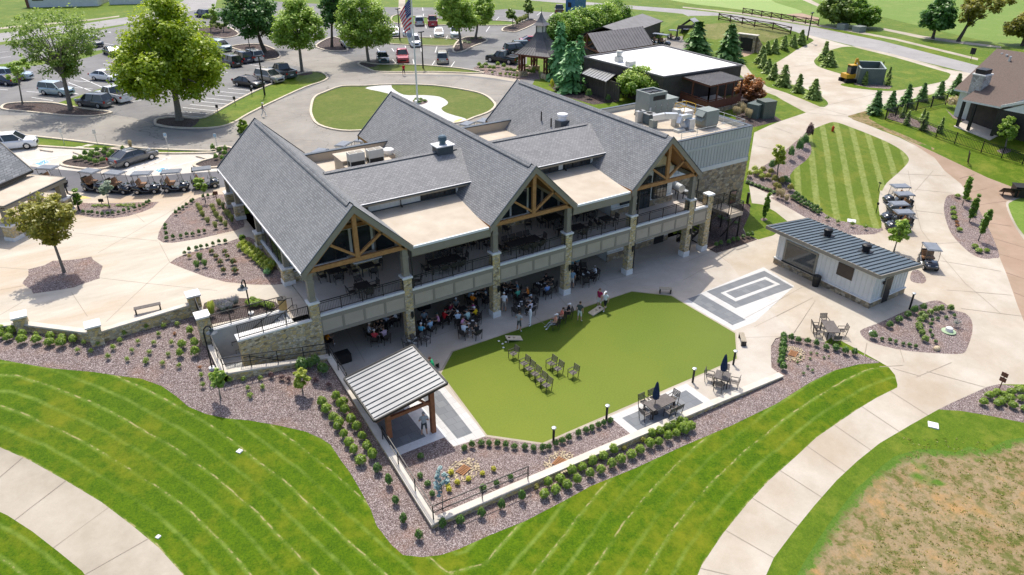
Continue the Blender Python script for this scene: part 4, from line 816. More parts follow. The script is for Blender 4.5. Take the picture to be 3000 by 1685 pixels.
def condenser(x, y, w, d_, h, m, label):
    u = at_roof('condenser', label, 'condenser', x, y, 8.5); c = MB(); c.box(0, w, 0, d_, .08, h, m); c.box(-.03, w+.03, -.03, d_+.03, h, h+.06, galv); c.build('casing', u); g = MB(); g.tube([(w/2, d_/2, h+.06), (w/2, d_/2, h+.1)], min(w, d_)*.36, blackm, 14); g.build('fan_guard', u)
blu = M('blue_grey_coil', (.05, .075, .09), (.08, .11, .125), 4, .5)
condenser(38.4, 12.5, .95, .4, 1.15, hv_l, 'slim pale condenser standing behind the third gable ridge'); condenser(38.9, 11.4, .9, .9, 1.05, blu, 'square dark blue condenser in front of the big air handler')
def duct_fan(pts, r, base, label):
    u = at_roof('exhaust_duct', label, 'duct', 0, 0, 0); c = MB()
    for a, b in zip(pts, pts[1:]): c.bar(a, b, r, r, galv)
    c.build('duct', u); c = MB(); [c.box(*q, 8.5, z, m) for q, z, m in base]; c.build('curb', u)
duct_fan([(38.7, 10.6, 9.5), (39.6, 9.9, 9.75), (40.6, 9.2, 9.75), (40.9, 8.7, 9.3), (41.0, 8.4, 8.7)], .55, [((40.8, 41.4, 9.6, 10.2), 10.2, hv_l), ((38.5, 39.1, 10.3, 10.9), 9.3, hvac)], 'long galvanised exhaust duct bending down onto the block roof')
duct_fan([(40.2, 8.5, 9.2), (40.5, 8.6, 9.75), (41.3, 8.5, 9.8), (41.7, 8.4, 9.7)], .42, [((39.6, 40.6, 7.9, 8.6), 8.75, hv_l), ((41.1, 41.8, 7.9, 8.6), 9.6, galv)], 'short galvanised duct with scroll fan near the block parapet')
u = at_roof('roof_hatch', 'white roof hatch with yellow guard rail on the block roof', 'hatch', 44.3, 12.0, 8.5); c = MB(); c.box(0, 1.4, 0, 1.2, 0, .45, cap_m); c.build('curb', u); c = MB(); yl2 = M('safety_yellow', (.62, .38, .02))
for x, y in ((-.1, -.1), (1.5, -.1), (1.5, 1.3), (-.1, 1.3)): c.bar((x, y, 0), (x, y, 1.1), .05, .05, yl2, (0, 1, 0))
for a, b in (((1.5, -.1), (1.5, 1.3)), ((1.5, 1.3), (-.1, 1.3)), ((-.1, 1.3), (-.1, -.1))): [c.bar((*a, h), (*b, h), .04, .04, yl2) for h in (.55, 1.1)]
c.build('guard_rail', u)
for k, (x, lab) in enumerate(((9.45, 'left one of two grey double fan condensers on the flat roof'), (11.15, 'right one of two grey double fan condensers on the flat roof'))):
    u = at_roof('twin_condenser', lab, 'condenser', x-.9, 14.3, 8.85); c = MB(); c.box(0, 1.35, 0, .75, .45, 1.15, hv_l)
    for q in ((0, .06, 0, .06), (1.29, 1.35, 0, .06), (0, .06, .69, .75), (1.29, 1.35, .69, .75)): c.box(*q, 0, .45, hv_l)
    c.box(.06, 1.29, .06, .69, .05, .45, blackm); c.build('casing', u)
    for xx in (.1, .72): MB().box(xx, xx+.53, .1, .65, 1.15, 1.17, taupe).build('fan_grille', u)
u = at_roof('mushroom_vent', 'round white capped vent on a tan curb beside the condensers', 'vent', 13.2, 17.2, 7.9); MB().box(-.45, .45, -.45, .45, 0, .5, membrane).build('curb', u); MB().tube([(0, 0, .5), (0, 0, .65), (0, 0, .7), (0, 0, .95), (0, 0, 1.02)], [.35, .35, .52, .52, .4], cap_m, 18).build('cap', u)
# ------------------------------------------------------------------ retaining walls, stairs, pillars on the left
wall_m = M('cap_concrete', (.52, .47, .39), (.62, .57, .49), 1.5, .85, obj=False); cast = M('cast_concrete', (.34, .345, .335), (.46, .46, .44), 1.1, .9, obj=False, detail=7)
def cap_wall(name, label, pts, zt, zb, th=.38, cat='wall', fac=stone):
    t = thing(name, label, cat); w = MB(); c = MB(); n = len(pts)
    for i in range(n-1):
        a, b = Vector(pts[i]), Vector(pts[i+1]); d = (b-a).normalized(); q = Vector((-d.y, d.x))
        k = max(1, int((b-a).length/1.5))
        for j in range(k):
            u0, u1 = j/k, (j+1)/k; p0, p1 = a+(b-a)*u0, a+(b-a)*u1; z0, z1 = zt[i]+(zt[i+1]-zt[i])*u0, zt[i]+(zt[i+1]-zt[i])*u1
            for mb, hw, lo, hi, m in ((w, th/2, None, -.1, fac), (c, th/2+.05, -.1, 0, wall_m)):
                l0 = zb if lo is None else z0+lo; l1 = zb if lo is None else z1+lo
                o = q*hw; ex0 = d*(hw if i and j == 0 else 0); ex1 = d*(hw if i < n-2 and j == k-1 else 0)
                vs = []
                for p, l, h in ((p0-ex0, l0, z0+hi), (p1+ex1, l1, z1+hi)): vs += [(p.x+o.x, p.y+o.y, l), (p.x-o.x, p.y-o.y, l), (p.x-o.x, p.y-o.y, h), (p.x+o.x, p.y+o.y, h)]
                mb.add(vs, [(0, 1, 2, 3), (7, 6, 5, 4), (0, 4, 5, 1), (1, 5, 6, 2), (2, 6, 7, 3), (3, 7, 4, 0)], m)
    w.build('stone_face', t); c.build('wall_cap', t); return t
def rail_line(pts, h=.95, step=1.6, bal=0, name='guard_rail', root=None, mids=(.5,), mat=dark):
    r = MB(); U = Vector((0, 0, 1))
    for a, b in zip(pts, pts[1:]):
        a, b = Vector(a), Vector(b); L = (b-a).length; d = (b-a)/L
        for hh in (h,)+tuple(mids): r.bar(a+U*hh, b+U*hh, .045, .045, mat)
        n = max(1, round(L/step))
        for k in range(n+1): q = a+d*(L*k/n); r.bar(q, q+U*h, .05, .05, mat, (0, 1, 0))
        k = bal
        while bal and k < L: q = a+d*k; r.bar(q+U*.1, q+U*(h-.05), .018, .018, mat, (0, 1, 0)); k += bal
    return r.build(name, root)
retw = cap_wall('retaining_wall', 'low capped stone retaining wall wrapping the lower terrace corner', [(-6.45, 1.7), (-6.45, -1.45), (.22, -1.45), (.3, -16.55), (13.9, -16.85), (19.5, -17.0), (26.75, -17.25)], [3.45, 3.2, 1.95, .22, .12, .08, .02], -1.2)
rail_line([(-6.4, 1.5, 3.45), (-6.4, -1.4, 3.2), (.2, -1.4, 1.98)], root=retw, name='guard_rail'); rail_line([(.22, -1.5, 1.95), (.24, -4.6, 1.6)], root=retw); rail_line([(.3, -10.0, .97), (.32, -16.5, .24), (6.2, -16.62, .2)], root=retw, step=2.6)
st = thing('entry_stairs', 'concrete stairs with pale stone walls and black rails from plaza to lower terrace', 'stairs')
b = MB(); b.box(-6.2, -4.7, -1.25, 2.0, 1.9, 2.2, cast)
for k in range(13): x = -4.7+.27*k; b.box(x, x+.29, .55, 1.75, 2.0, 2.2+.169*(k+1), cast)
b.box(-1.3, .1, .5, 1.9, 4.0, 4.38, wall_m)
for k in range(13): x = -4.7+.33*k; b.box(x, x+.35, -1.25, -.35, -.2, 2.2-.169*(k+1), cast)
b.build('steps', st)
w = MB(); w.box(-5.0, -.31, -.3, .45, -.2, 4.28, stone); fw_ = w.build('stair_wall', st); w = MB(); w.box(-5.1, -.31, -.36, .52, 4.28, 4.4, cap_m); w.build('wall_cap', fw_)
w = MB(); w.box(-6.3, -1.4, 1.8, 2.1, 1.0, 4.32, cast); bk = w.build('back_wall', st); w = MB(); w.box(-6.3, -1.4, 1.74, 2.2, 4.32, 4.42, cap_m); w.build('wall_cap', bk)
rail_line([(-4.95, -.2, 4.4), (-.4, -.2, 4.4)], 1.0, 1.3, .11, 'stair_railing', st, (.1,)); rail_line([(-6.1, 1.95, 4.42), (-1.45, 1.95, 4.42)], 1.0, 1.15, .11, 'stair_railing', st, (.1,))
h = MB()
for y in (.62, 1.7): h.tube([(-.9, y, 4.45), (-.9, y, 5.25), (-1.2, y, 5.3), (-4.7, y, 3.15), (-5.2, y, 3.15), (-5.2, y, 2.9)], .025, dark, 6); h.tube([(-4.6, y, 2.25), (-4.6, y, 3.15)], .025, dark, 6)
h.tube([(-5.0, -.42, 3.1), (-4.6, -.42, 3.1), (-.6, -.42, .95), (-.3, -.42, .95)], .025, dark, 6); h.build('handrail', st)
k_ = 0
for (x, y, zb, lab) in ((-6.5, 2.5, 2.2, 'tall stone pillar at the foot of the plaza stairs'), (-6.45, 5.7, 4.2, 'stone pillar at plaza edge behind the stair planting'), (-12.6, 4.95, 3.2, 'stone pillar at the bend of the low plaza wall beside the bench'), (-16.5, 8.7, 3.4, 'stone pillar on the low plaza wall nearest the left picture edge')):
    p = thing('stone_pillar', lab, 'pillar', (x, y, 0), 0, 'stone pillars along the plaza edge'); MB().box(-.38, .38, -.42, .42, zb, 5.25, stone).build('shaft', p); MB().box(-.46, .46, -.5, .5, 5.25, 5.37, cap_m).build('capstone', p, bevel=.015)
cap_wall('plaza_wall', 'low stone wall with pale cap edging the plaza', [(-30, 13.2), (-16.5, 8.7), (-12.6, 4.95), (-6.45, 5.55)], [4.75, 4.75, 4.75, 4.75], 3.0, .34)
rail_line([(-6.42, 5.3, 4.4), (-6.5, 2.95, 4.4)], .95, 1.2, .11, 'short_railing', None, (.1,))
tag(bpy.data.objects['short_railing'], 'short black railing between the two stone pillars by the stairs', 'railing')

# ------------------------------------------------------------------ timber pavilion on the terrace
pv = thing('pavilion', 'small timber pavilion with sloping standing seam metal roof by the turf', 'pavilion')
seam = M('standing_seam_metal', (.25, .255, .255), (.32, .325, .325), .7, .5, metal=.25); seam_l = M('seam_dark_line', (.05, .055, .06), (.08, .085, .09), 2, .5)  # second metal: dark flat band along each raised seam
x0, x1, y0, y1, z0, z1 = -.15, 4.55, -10.25, -5.45, 2.72, 3.55
zr = lambda x: z0+(z1-z0)*(x-x0)/(x1-x0)
r = MB(); r.slab([(x0, y0, z0), (x1, y0, z1), (x1, y1, z1), (x0, y1, z0)], .12, seam, timber); rf = r.build('roof', pv)
s = MB(); k = y0+.25
while k < y1: s.add([(x0, k-.06, z0+.004), (x1-.12, k-.06, zr(x1-.12)+.004), (x1-.12, k+.06, zr(x1-.12)+.004), (x0, k+.06, z0+.004)], [(0, 1, 2, 3)], seam_l); s.bar((x0, k, z0+.03), (x1-.1, k, zr(x1-.1)+.03), .03, .06, seam); k += .43
s.build('standing_seams', rf); s = MB(); [s.bar(a, b, .1, .16, dark) for a, b in (((x0, y0-.02, z0-.03), (x1, y0-.02, z1-.03)), ((x1+.02, y0, z1-.03), (x1+.02, y1, z1-.03)), ((x0, y1+.02, z0-.03), (x1, y1+.02, z1-.03)), ((x0-.02, y0, z0-.03), (x0-.02, y1, z0-.03)))]; s.build('fascia', rf)
red_t = M('red_brown_timber', (.20, .075, .035), (.29, .115, .055), 4, .65, .1)
for x in (.75, 3.6):
    for y in (-9.95, -5.8): MB().box(x-.14, x+.14, y-.14, y+.14, .02 if x > 2 else .9, zr(x)-.15, red_t).build('post', pv)
for y in (-9.95, -5.8):
    b = MB(); b.bar((x0+.1, y, zr(x0)-.25), (x1-.1, y, zr(x1)-.25), .18, .26, red_t); b.bar((.75, y, zr(.75)-.62), (3.6, y, zr(.75)-.5), .16, .22, red_t); b.bar((3.6, y, 2.0), (2.7, y, zr(2.7)-.3), .12, .14, red_t, (0, 1, 0)); b.build('beam', pv)
b = MB(); b.bar((.75, y0+.1, zr(.75)-.25), (.75, y1-.1, zr(.75)-.25), .18, .2, red_t); b.bar((3.6, y0+.1, zr(3.6)-.25), (3.6, y1-.1, zr(3.6)-.25), .18, .2, red_t); b.build('purlin', pv)
f = MB(); f.box(.5, 4.1, -10.75, -5.0, -.25, .015, cap_m); f.box(.7, 3.0, -10.1, -5.3, .015, .02, GM['grey']); f.box(2.2, 4.3, -11.0, -10.75, -.3, -.08, cap_m); f.build('floor_slab', pv)

# ------------------------------------------------------------------ snack shed
sd = thing('snack_shed', 'white board and batten snack shed with sloping dark metal roof', 'shed')
X0, X1, Y0, Y1 = 39.95, 44.55, -14.85, -5.45
zt = lambda x: 3.3-.1*(x-X0)
w = MB(); w.prism([(X0, Y0), (X1, Y0), (X1, Y1), (X0, Y1)], .55, lambda x, y: zt(x)-.1, white_s)
y = Y0+.3
while y < Y1: w.box(X0-.03, X0, y-.025, y+.025, .65, 2.8, trim); y += .42
x = X0+.3
while x < X1: w.box(x-.025, x+.025, Y0-.03, Y0, .65, zt(x)-.15, trim); x += .42
w.box(X0-.05, X0, Y0, Y1, 2.78, 2.86, trim); wl = w.build('wall', sd)
b = MB(); b.box(X0-.08, X1+.08, Y0-.08, Y1+.08, 0, .5, stone_d); b.box(X0-.12, X1+.12, Y0-.12, Y1+.12, .5, .6, cap_m); b.build('stone_base', sd)
metal_b = M('blue_grey_metal_roof', (.105, .135, .15), (.145, .175, .19), .6, .38, metal=.4)
r = MB(); e = .75; q = [(X0-e, Y0-.7, zt(X0-e)+.06), (X1+e*.6, Y0-.7, zt(X1+e*.6)+.06), (X1+e*.6, Y1+1.0, zt(X1+e*.6)+.06), (X0-e, Y1+1.0, zt(X0-e)+.06)]; r.slab(q, .1, metal_b, taupe); rf = r.build('roof', sd)
r = MB(); y = Y0-.5
while y < Y1+1: r.bar((X0-e, y, zt(X0-e)+.09), (X1+e*.6, y, zt(X1+e*.6)+.09), .05, .07, M('roof_seam_dark', (.03, .045, .055), (.05, .065, .075), 2, .45)); y += .46
r.build('standing_seams', rf); r = MB()
for a, b in zip(q, q[1:]+q[:1]): a, b = Vector(a), Vector(b); r.bar(a-Vector((0, 0, .13)), b-Vector((0, 0, .13)), .06, .3, taupe)
r.build('fascia', rf)
for (y, lab) in ((-8.2, 0), (-11.9, 0)):
    v = MB(); x = 42.7; z = zt(x)+.06; v.tube([(x, y, z), (x, y, z+.38), (x, y, z+.42), (x, y, z+.62), (x, y, z+.72)], [.3, .3, .38, .38, .22], blackm, 16); v.box(x-.45, x+.45, y-.45, y+.45, z-.01, z+.06, dark); v.build('roof_vent', rf)
o = MB(); o.box(X0-.09, X0-.031, -9.6, -6.25, .62, 2.62, taupe); o = o.build('serving_window', sd); MB().box(X0-.11, X0-.09, -9.4, -6.45, .8, 2.45, glass).build('pane', o); MB().box(X0-.25, X0-.05, -9.6, -6.25, .6, .66, dark).build('sill', o)
o = MB(); o.box(X0-.06, X0-.031, -12.95, -11.5, 1.6, 2.72, M('brown_screen', (.06, .045, .035), (.085, .065, .05), 3, .5)); o.build('screen_panel', sd)
o = MB(); o.box(41.3, 42.3, Y0-.13, Y0-.05, .02, 2.35, taupe); o = o.build('door', sd); MB().box(41.4, 42.2, Y0-.15, Y0-.13, .06, 2.25, blackm).build('leaf', o); MB().box(42.08, 42.14, Y0-.2, Y0-.15, 1.0, 1.12, galv).build('handle', o); MB().box(41.0, 41.15, Y0-.2, Y0-.05, 1.9, 2.15, blackm).build('lamp', sd)
bn = thing('trash_bin', 'black slotted trash bin against the snack shed wall', 'bin', (39.45, -10.2, 0)); MB().tube([(0, 0, 0), (0, 0, .75)], [.27, .33], blackm, 12).build('body', bn); MB().tube([(0, 0, .75), (0, 0, .95), (0, 0, 1.0)], [.34, .34, .2], dark, 12).build('lid', bn)

# ------------------------------------------------------------------ far buildings
def Z5(a, b): return (1480+.27174*a, .27174*b)
def poly(pts, z): return [un(p, z) for p in pts]
dk_metal = M('charcoal_metal_roof', (.125, .12, .12), (.165, .158, .155), .8, .5, metal=.2); brown_w = M('dark_brown_siding', (.055, .045, .04), (.08, .066, .058), 1.5, .7); umber = M('umber_fence_boards', (.075, .062, .052), (.10, .085, .07), 2, .75)
red_w = M('red_brown_posts', (.11, .035, .022), (.15, .055, .035), 4, .6)
def seams(root, q0, q1, q2, q3, n, m, w=.05, h=.05):  # raised seams running q0->q1 side by side to q3->q2
    s = MB(); q0, q1, q2, q3 = map(Vector, (q0, q1, q2, q3))
    for i in range(n+1): a, b = q0+(q3-q0)*(i/n), q1+(q2-q1)*(i/n); s.bar(a+Vector((0, 0, .03)), b+Vector((0, 0, .03)), w, h, m)
    return s.build('standing_seams', root)
# cart barn with white flat roof
pb = thing('cart_barn', 'long low dark building with bright white flat roof and screened porch', 'building')
q = poly([Z5(850, 615), Z5(1690, 488), Z5(2550, 705), Z5(1710, 832)], 8.2); w = MB(); w.prism([(p.x, p.y) for p in q], 4.2, 8.15, brown_w, memb_w); w.build('wall', pb)
w = MB()
for a, b in zip(q, q[1:]+q[:1]): w.bar(a+Vector((0, 0, .02)), b+Vector((0, 0, .02)), .25, .2, dk_metal)
w.build('parapet', pb); p = un(Z5(1225, 660), 8.2); v = MB(); v.box(p.x-.45, p.x+.45, p.y-.45, p.y+.45, 8.15, 8.85, hv_l); v.tube([(p.x, p.y, 8.8), (p.x, p.y, 9.3), (p.x, p.y, 9.35), (p.x, p.y, 9.6)], [.35, .35, .5, .4], hv_l, 12); v.build('roof_vent', pb)
p = un(Z5(1350, 705), 8.2); v = MB(); v.box(p.x-.6, p.x+.6, p.y-.4, p.y+.4, 8.15, 8.75, hv_l); v.build('roof_unit', pb)
q = poly([Z5(1700, 758), Z5(2060, 690), Z5(2572, 852), Z5(2212, 925)], 7.9); r = MB(); r.slab(q, .22, dk_metal, red_w); pr_ = r.build('porch_roof', pb); seams(pr_, q[0], q[3], q[2], q[1], 16, dk_metal)
pc = MB(); a, b, c = q[0], q[3], q[2]; fl = [(p.x, p.y) for p in q]
for p0, p1, n in ((a, b, 3), (b, c, 4)):
    for i in range(n+1): p = p0+(p1-p0)*(i/n); p = p+(sum(q, Vector())/4-p)*.03; pc.bar((p.x, p.y, 4.6), (p.x, p.y, 7.7), .16, .16, red_w, (0, 1, 0))
    for h in (5.35, 6.0): pc.bar((p0.x, p0.y, h), (p1.x, p1.y, h), .07, .1 if h > 5.5 else 1.0, red_w)
pc.build('porch_posts', pb); f = MB(); f.prism(fl, 3.6, 4.75, stone_d, deck_m); f.build('porch_floor', pb)
q = poly([Z5(820, 792), Z5(990, 690), Z5(1242, 765), Z5(1090, 882)], 7.0); r = MB(); r.slab(q, .15, seam, brown_w); lr = r.build('lean_to_roof', pb); seams(lr, q[0], q[1], q[2], q[3], 9, dk_metal)
w = MB(); [w.bar((p.x, p.y, 4.4), (p.x, p.y, 6.9), .2, .2, brown_w, (0, 1, 0)) for p in q]; w.build('lean_to_posts', pb)
a, b = un(Z5(872, 985), 4.4), un(Z5(1225, 1095), 4.4); fn = thing('board_fence', 'tall solid dark brown board fence beside the cart barn', 'fence'); d = (b-a).normalized(); w = MB(); w.bar(a+Vector((0, 0, 1.2)), b+Vector((0, 0, 1.2)), .1, 2.4, umber)
k = 0.
while k < (b-a).length: p = a+d*k+Vector((0, 0, 1.2)); w.bar(p, p+d*.02, .16, 2.4, brown_w); k += .45
w.build('boards', fn)
# open gable pavilion with metal roof
og = thing('gable_shelter', 'open timber shelter with steep dark standing seam gable roof', 'shelter')
r0, r1 = un(Z5(890, 360), 9.6), un(Z5(1480, 285), 9.6); e0, e1 = un(Z5(1010, 570), 7.5), un(Z5(1600, 480), 7.5); r = MB(); r.slab([r0, r1, e1, e0], .14, dk_metal, red_w); b0, b1 = r0*2-e0, r1*2-e1; b0.z = b1.z = 7.5; r.slab([b0, b1, r1, r0], .14, dk_metal, red_w); rf = r.build('roof', og); seams(rf, r0, e0, e1, r1, 19, dk_metal)
w = MB()
for p in (e0, e1, b0, b1): c = p+((r0+r1)/2-p)*.12; w.bar((c.x, c.y, 4.2), (c.x, c.y, 7.6), .3, .3, red_w, (0, 1, 0))
for p, s in ((r0, (e0, b0)), (r1, (e1, b1))): w.bar(s[0], s[1], .2, .25, red_w); w.bar(Vector((p.x, p.y, 7.5)), p, .2, .2, red_w, (0, 1, 0)); [w.bar(Vector((p.x, p.y, 7.6)), (p+k)/2, .15, .15, red_w) for k in s]
w.build('timber_frame', og); w = MB(); w.prism([((p+((r0+r1)/2-p)*.2).x, (p+((r0+r1)/2-p)*.2).y) for p in (e0, e1, b1, b0)], 4.2, 6.6, brown_w); w.build('wall', og)
# storage barn behind the hedge
sb = thing('storage_barn', 'grey roofed storage barn with dark walls behind the hedge', 'barn')
r0, r1, e1, e0 = un(Z5(1050, 285), 8.6), un(Z5(1480, 147), 8.6), un(Z5(1705, 228), 7.2), un(Z5(1500, 335), 7.2)
e0b = e1+(r0-r1); e0b.z = 7.2; r = MB(); r.slab([r0, r1, e1, e0b], .15, M('weathered_roof', (.20, .19, .18), (.26, .25, .24), 1, .7), brown_w); bq = [r1*2-e1, r0*2-e0b]
for p in bq: p.z = 7.2
r.slab([r1, r0, bq[1], bq[0]], .15, dk_metal, brown_w); r.build('roof', sb); w = MB(); ctr = (r0+r1)/2; ins = [p+(ctr-p)*.06 for p in (e1, e0b, bq[1], bq[0])]; w.prism([(p.x, p.y) for p in ins], 4.2, 7.1, brown_w); w.build('wall', sb)
d = (e1-r1); a = ins[0]; bb = ins[3]; w = MB()
for u in (.3, .62): p = a+(bb-a)*u; p2 = a+(bb-a)*(u+.14); w.bar((p.x, p.y, 5.6), (p2.x, p2.y, 5.6), .12, 2.4, blackm)
w.build('barn_door', sb)
cp = thing('small_carport', 'small open carport with grey gable roof near the tunnel bank', 'carport')
r0, r1, e0, e1, f0, f1 = un(Z5(1990, 205), 7.9), un(Z5(2045, 188), 7.9), un(Z5(2088, 290), 7.0), un(Z5(2142, 275), 7.0), un(Z5(1862, 292), 7.0), un(Z5(1915, 275), 7.0)
r = MB(); r.slab([r0, r1, e1, e0], .12, seam, brown_w); r.slab([f0, f1, r1, r0], .12, dk_metal, brown_w); r.build('roof', cp); w = MB(); [w.bar((p.x, p.y, 4.2), (p.x, p.y, 6.95), .18, .18, brown_w, (0, 1, 0)) for p in (e0, e1, f0, f1)]; w.bar(f0, e0, .12, .6, brown_w); w.build('posts', cp)  # sunlit slope gets pale metal, shaded slope charcoal: light put into the colour
# lantern tower shelter
gz = thing('lantern_gazebo', 'square timber gazebo with flared metal roof, glazed lantern and spire', 'gazebo')
c = un(R(2, 1500, 560), 4.4); z = 4.4; hgt = height((c.x, c.y, z), R(2, 0, 478)[1])
c.z = 0; hs = 2.1; rot = math.radians(30); X = Vector((math.cos(rot), math.sin(rot), 0)); Y = Vector((-math.sin(rot), math.cos(rot), 0)); zc = 8.0
def lev(r, z): return [c+X*(sx*r)+Y*(sy*r)+Vector((0, 0, z)) for sx, sy in ((-1, -1), (1, -1), (1, 1), (-1, 1))]
r = MB(); prof = [(3.0, 7.7), (1.9, 8.6), (1.05, 9.6), (.55, 10.6)]
for (r0, z0), (r1, z1) in zip(prof, prof[1:]): a, b = lev(r0, z0), lev(r1, z1); r.add(a+b, [(i, (i+1) % 4, 4+(i+1) % 4, 4+i) for i in range(4)], dk_metal)
a = lev(3.0, 7.7); r.add(a+lev(3.0, 7.55), [(i, (i+1) % 4, 4+(i+1) % 4, 4+i) for i in range(4)]+[(4, 5, 6, 7)], red_w); rf = r.build('roof', gz)
s = MB()
for i in range(4):
    for k in range(13):
        t = k/12; pts = []
        for rr_, zz in prof: a = lev(rr_, zz); pts.append(a[i]+(a[(i+1) % 4]-a[i])*t)
        for p0, p1 in zip(pts, pts[1:]): s.bar(p0+Vector((0, 0, .03)), p1+Vector((0, 0, .03)), .05, .05, dk_metal)
s.build('standing_seams', rf)
l = MB(); l.box(-.5, .5, -.5, .5, 10.5, 11.6, hv_l, Matrix.Translation(c) @ Matrix.Rotation(rot, 4, 'Z')); l.build('lantern', rf); l = MB()
for sx, sy in ((-1, -1), (1, -1), (1, 1), (-1, 1)): p = c+X*(sx*.52)+Y*(sy*.52); l.bar((p.x, p.y, 10.4), (p.x, p.y, 11.7), .14, .14, dk_metal, (0, 1, 0))
prof = [(1.0, 11.6), (.6, 12.0), (.25, 12.6), (.05, 13.3)]
for (r0, z0), (r1, z1) in zip(prof, prof[1:]): a, b = lev(r0, z0), lev(r1, z1); l.add(a+b, [(i, (i+1) % 4, 4+(i+1) % 4, 4+i) for i in range(4)], dk_metal)
l.tube([c+Vector((0, 0, 13.2)), c+Vector((0, 0, 14.2))], [.06, .01], blackm, 6); l.build('spire', rf)
for sx, sy in ((-1, -1), (1, -1), (1, 1), (-1, 1)):
    p = c+X*(sx*hs)+Y*(sy*hs); l = MB(); l.box(p.x-.65, p.x+.65, p.y-.65, p.y+.65, 4.2, 5.1, stone); bse = l.build('stone_base', gz); l = MB()
    for dx, dy in ((-.3, -.3), (.3, -.3), (.3, .3), (-.3, .3)): l.bar((p.x+dx, p.y+dy, 5.1), (p.x+dx, p.y+dy, 7.6), .2, .2, red_w, (0, 1, 0))
    for k in range(2): l.bar((p.x-.3, p.y-.3, 5.3+k*1.1), (p.x+.3, p.y-.3, 6.3+k*1.1), .1, .1, red_w); l.bar((p.x-.3, p.y+.3, 5.3+k*1.1), (p.x-.3, p.y-.3, 6.3+k*1.1), .1, .1, red_w)
    l.build('post_cluster', gz)
b = MB(); q = lev(hs, 7.35); [b.bar(q[i], q[(i+1) % 4], .25, .3, red_w) for i in range(4)]; b.build('beam', gz)
# waste enclosure, transformers, meter boxes
green_p = M('grey_green_panels', (.085, .115, .105), (.11, .14, .13), 1.5, .65); green_l = M('enclosure_top', (.30, .35, .33), (.36, .40, .38), 2, .6)
en = thing('waste_enclosure', 'open grey-green panel enclosure on the oval lawn', 'enclosure'); q = poly([R(3, 1300, 478), R(3, 1490, 485), R(3, 1530, 540), R(3, 1345, 537)], tz(75, 18)+2.1)
gz_ = tz(q[0].x, q[0].y); w = MB()
for i, (a, b) in enumerate(zip(q, q[1:]+q[:1])): w.bar(Vector((a.x, a.y, gz_+1.0)), Vector((b.x, b.y, gz_+1.0)), .18, 2.4, green_p); w.bar(Vector((a.x, a.y, gz_+2.22)), Vector((b.x, b.y, gz_+2.22)), .22, .06, green_l)
w.build('panel_walls', en); w = MB(); m_ = sum(q, Vector())/4; w.box(m_.x-1, m_.x+1, m_.y-.7, m_.y+.7, gz_, gz_+1.3, M('skip_grey', (.25, .25, .24), (.32, .32, .31), 2, .6)); w.build('skip', en)
def box_at(name, label, cat, tile, pts, h, m, parts=True, group=None):
    q = [at(tile, *p) for p in pts]; c = (q[0]+q[2])/2; t = thing(name, label, cat, c, 0, group); d = (q[1]-q[0]); a = math.atan2(d.y, d.x); t.rotation_euler[2] = a; L = Vector((d.x, d.y)).length; e = q[2]-q[1]; Wd = Vector((e.x, e.y)).length
    MB().box(-L/2, L/2, -Wd/2, Wd/2, -.1, h, m).build('cabinet', t); MB().box(-L/2-.04, L/2+.04, -Wd/2-.04, Wd/2+.04, h, h+.06, m).build('lid', t); return t
olive = M('olive_cabinet', (.085, .10, .08), (.11, .125, .10), 2, .55)
box_at('transformer_box', 'square olive utility cabinet in mulch beside the service drive', 'utility box', 3, [(580, 900), (670, 890), (650, 855), (570, 865)], 2.0, olive); box_at('transformer_box', 'grey-green utility cabinet left of the olive one', 'utility box', 3, [(490, 880), (570, 905), (600, 870), (520, 845)], 1.6, green_p)
box_at('meter_box', 'left one of two green boxes before the dark golf trees', 'utility box', 3, [(1170, 222), (1228, 230), (1235, 220), (1180, 212)], 1.0, hvac); box_at('meter_box', 'right one of two green boxes before the golf trees', 'utility box', 3, [(1295, 240), (1350, 250), (1358, 238), (1303, 230)], 1.0, hvac)
# tunnel portal
tp = thing('tunnel_portal', 'stone faced golf cart tunnel portal in the road bank', 'tunnel'); a, b = at(3, 432, 372), at(3, 525, 387); z = min(a.z, b.z)-.1; d = (b-a); d.z = 0; L = d.length; d.normalize(); n_ = Vector((-d.y, d.x, 0)); n_ = n_ if n_.dot(CAM-a) < 0 else -n_
a.z = b.z = z; w = MB()
w.bar(a-d*.5+Vector((0, 0, 1.1)), a+Vector((0, 0, 1.1)), .8, 2.4, stone_d); w.bar(b+Vector((0, 0, 1.1)), b+d*.5+Vector((0, 0, 1.1)), .8, 2.4, stone_d); w.bar(a-d*.5+Vector((0, 0, 2.45)), b+d*.5+Vector((0, 0, 2.45)), .8, .5, stone_d); w.bar(a-d*.7+Vector((0, 0, 2.77)), b+d*.7+Vector((0, 0, 2.77)), 1.0, .14, wall_m)
w.add([a-d*.5+Vector((0, 0, 2.7)), a-d*.5, a-d*2.5-n_*1.2, a-d*2.5-n_*1.2+Vector((0, 0, 1.2))], [(0, 1, 2, 3)], stone_d); w.add([b+d*.5+Vector((0, 0, 2.7)), b+d*.5, b+d*3.2-n_*2.2, b+d*3.2-n_*2.2+Vector((0, 0, 1.0))], [(0, 1, 2, 3)], stone_d); w.build('portal_face', tp)
w = MB(); o = [a-n_*.42, b-n_*.42, b-n_*.42+Vector((0, 0, 2.25)), a-n_*.42+Vector((0, 0, 2.25))]; w.add(o, [(0, 1, 2, 3)], blackm); w.build('tunnel_mouth', tp)  # flat black sheet stands in for the darkness inside the tunnel
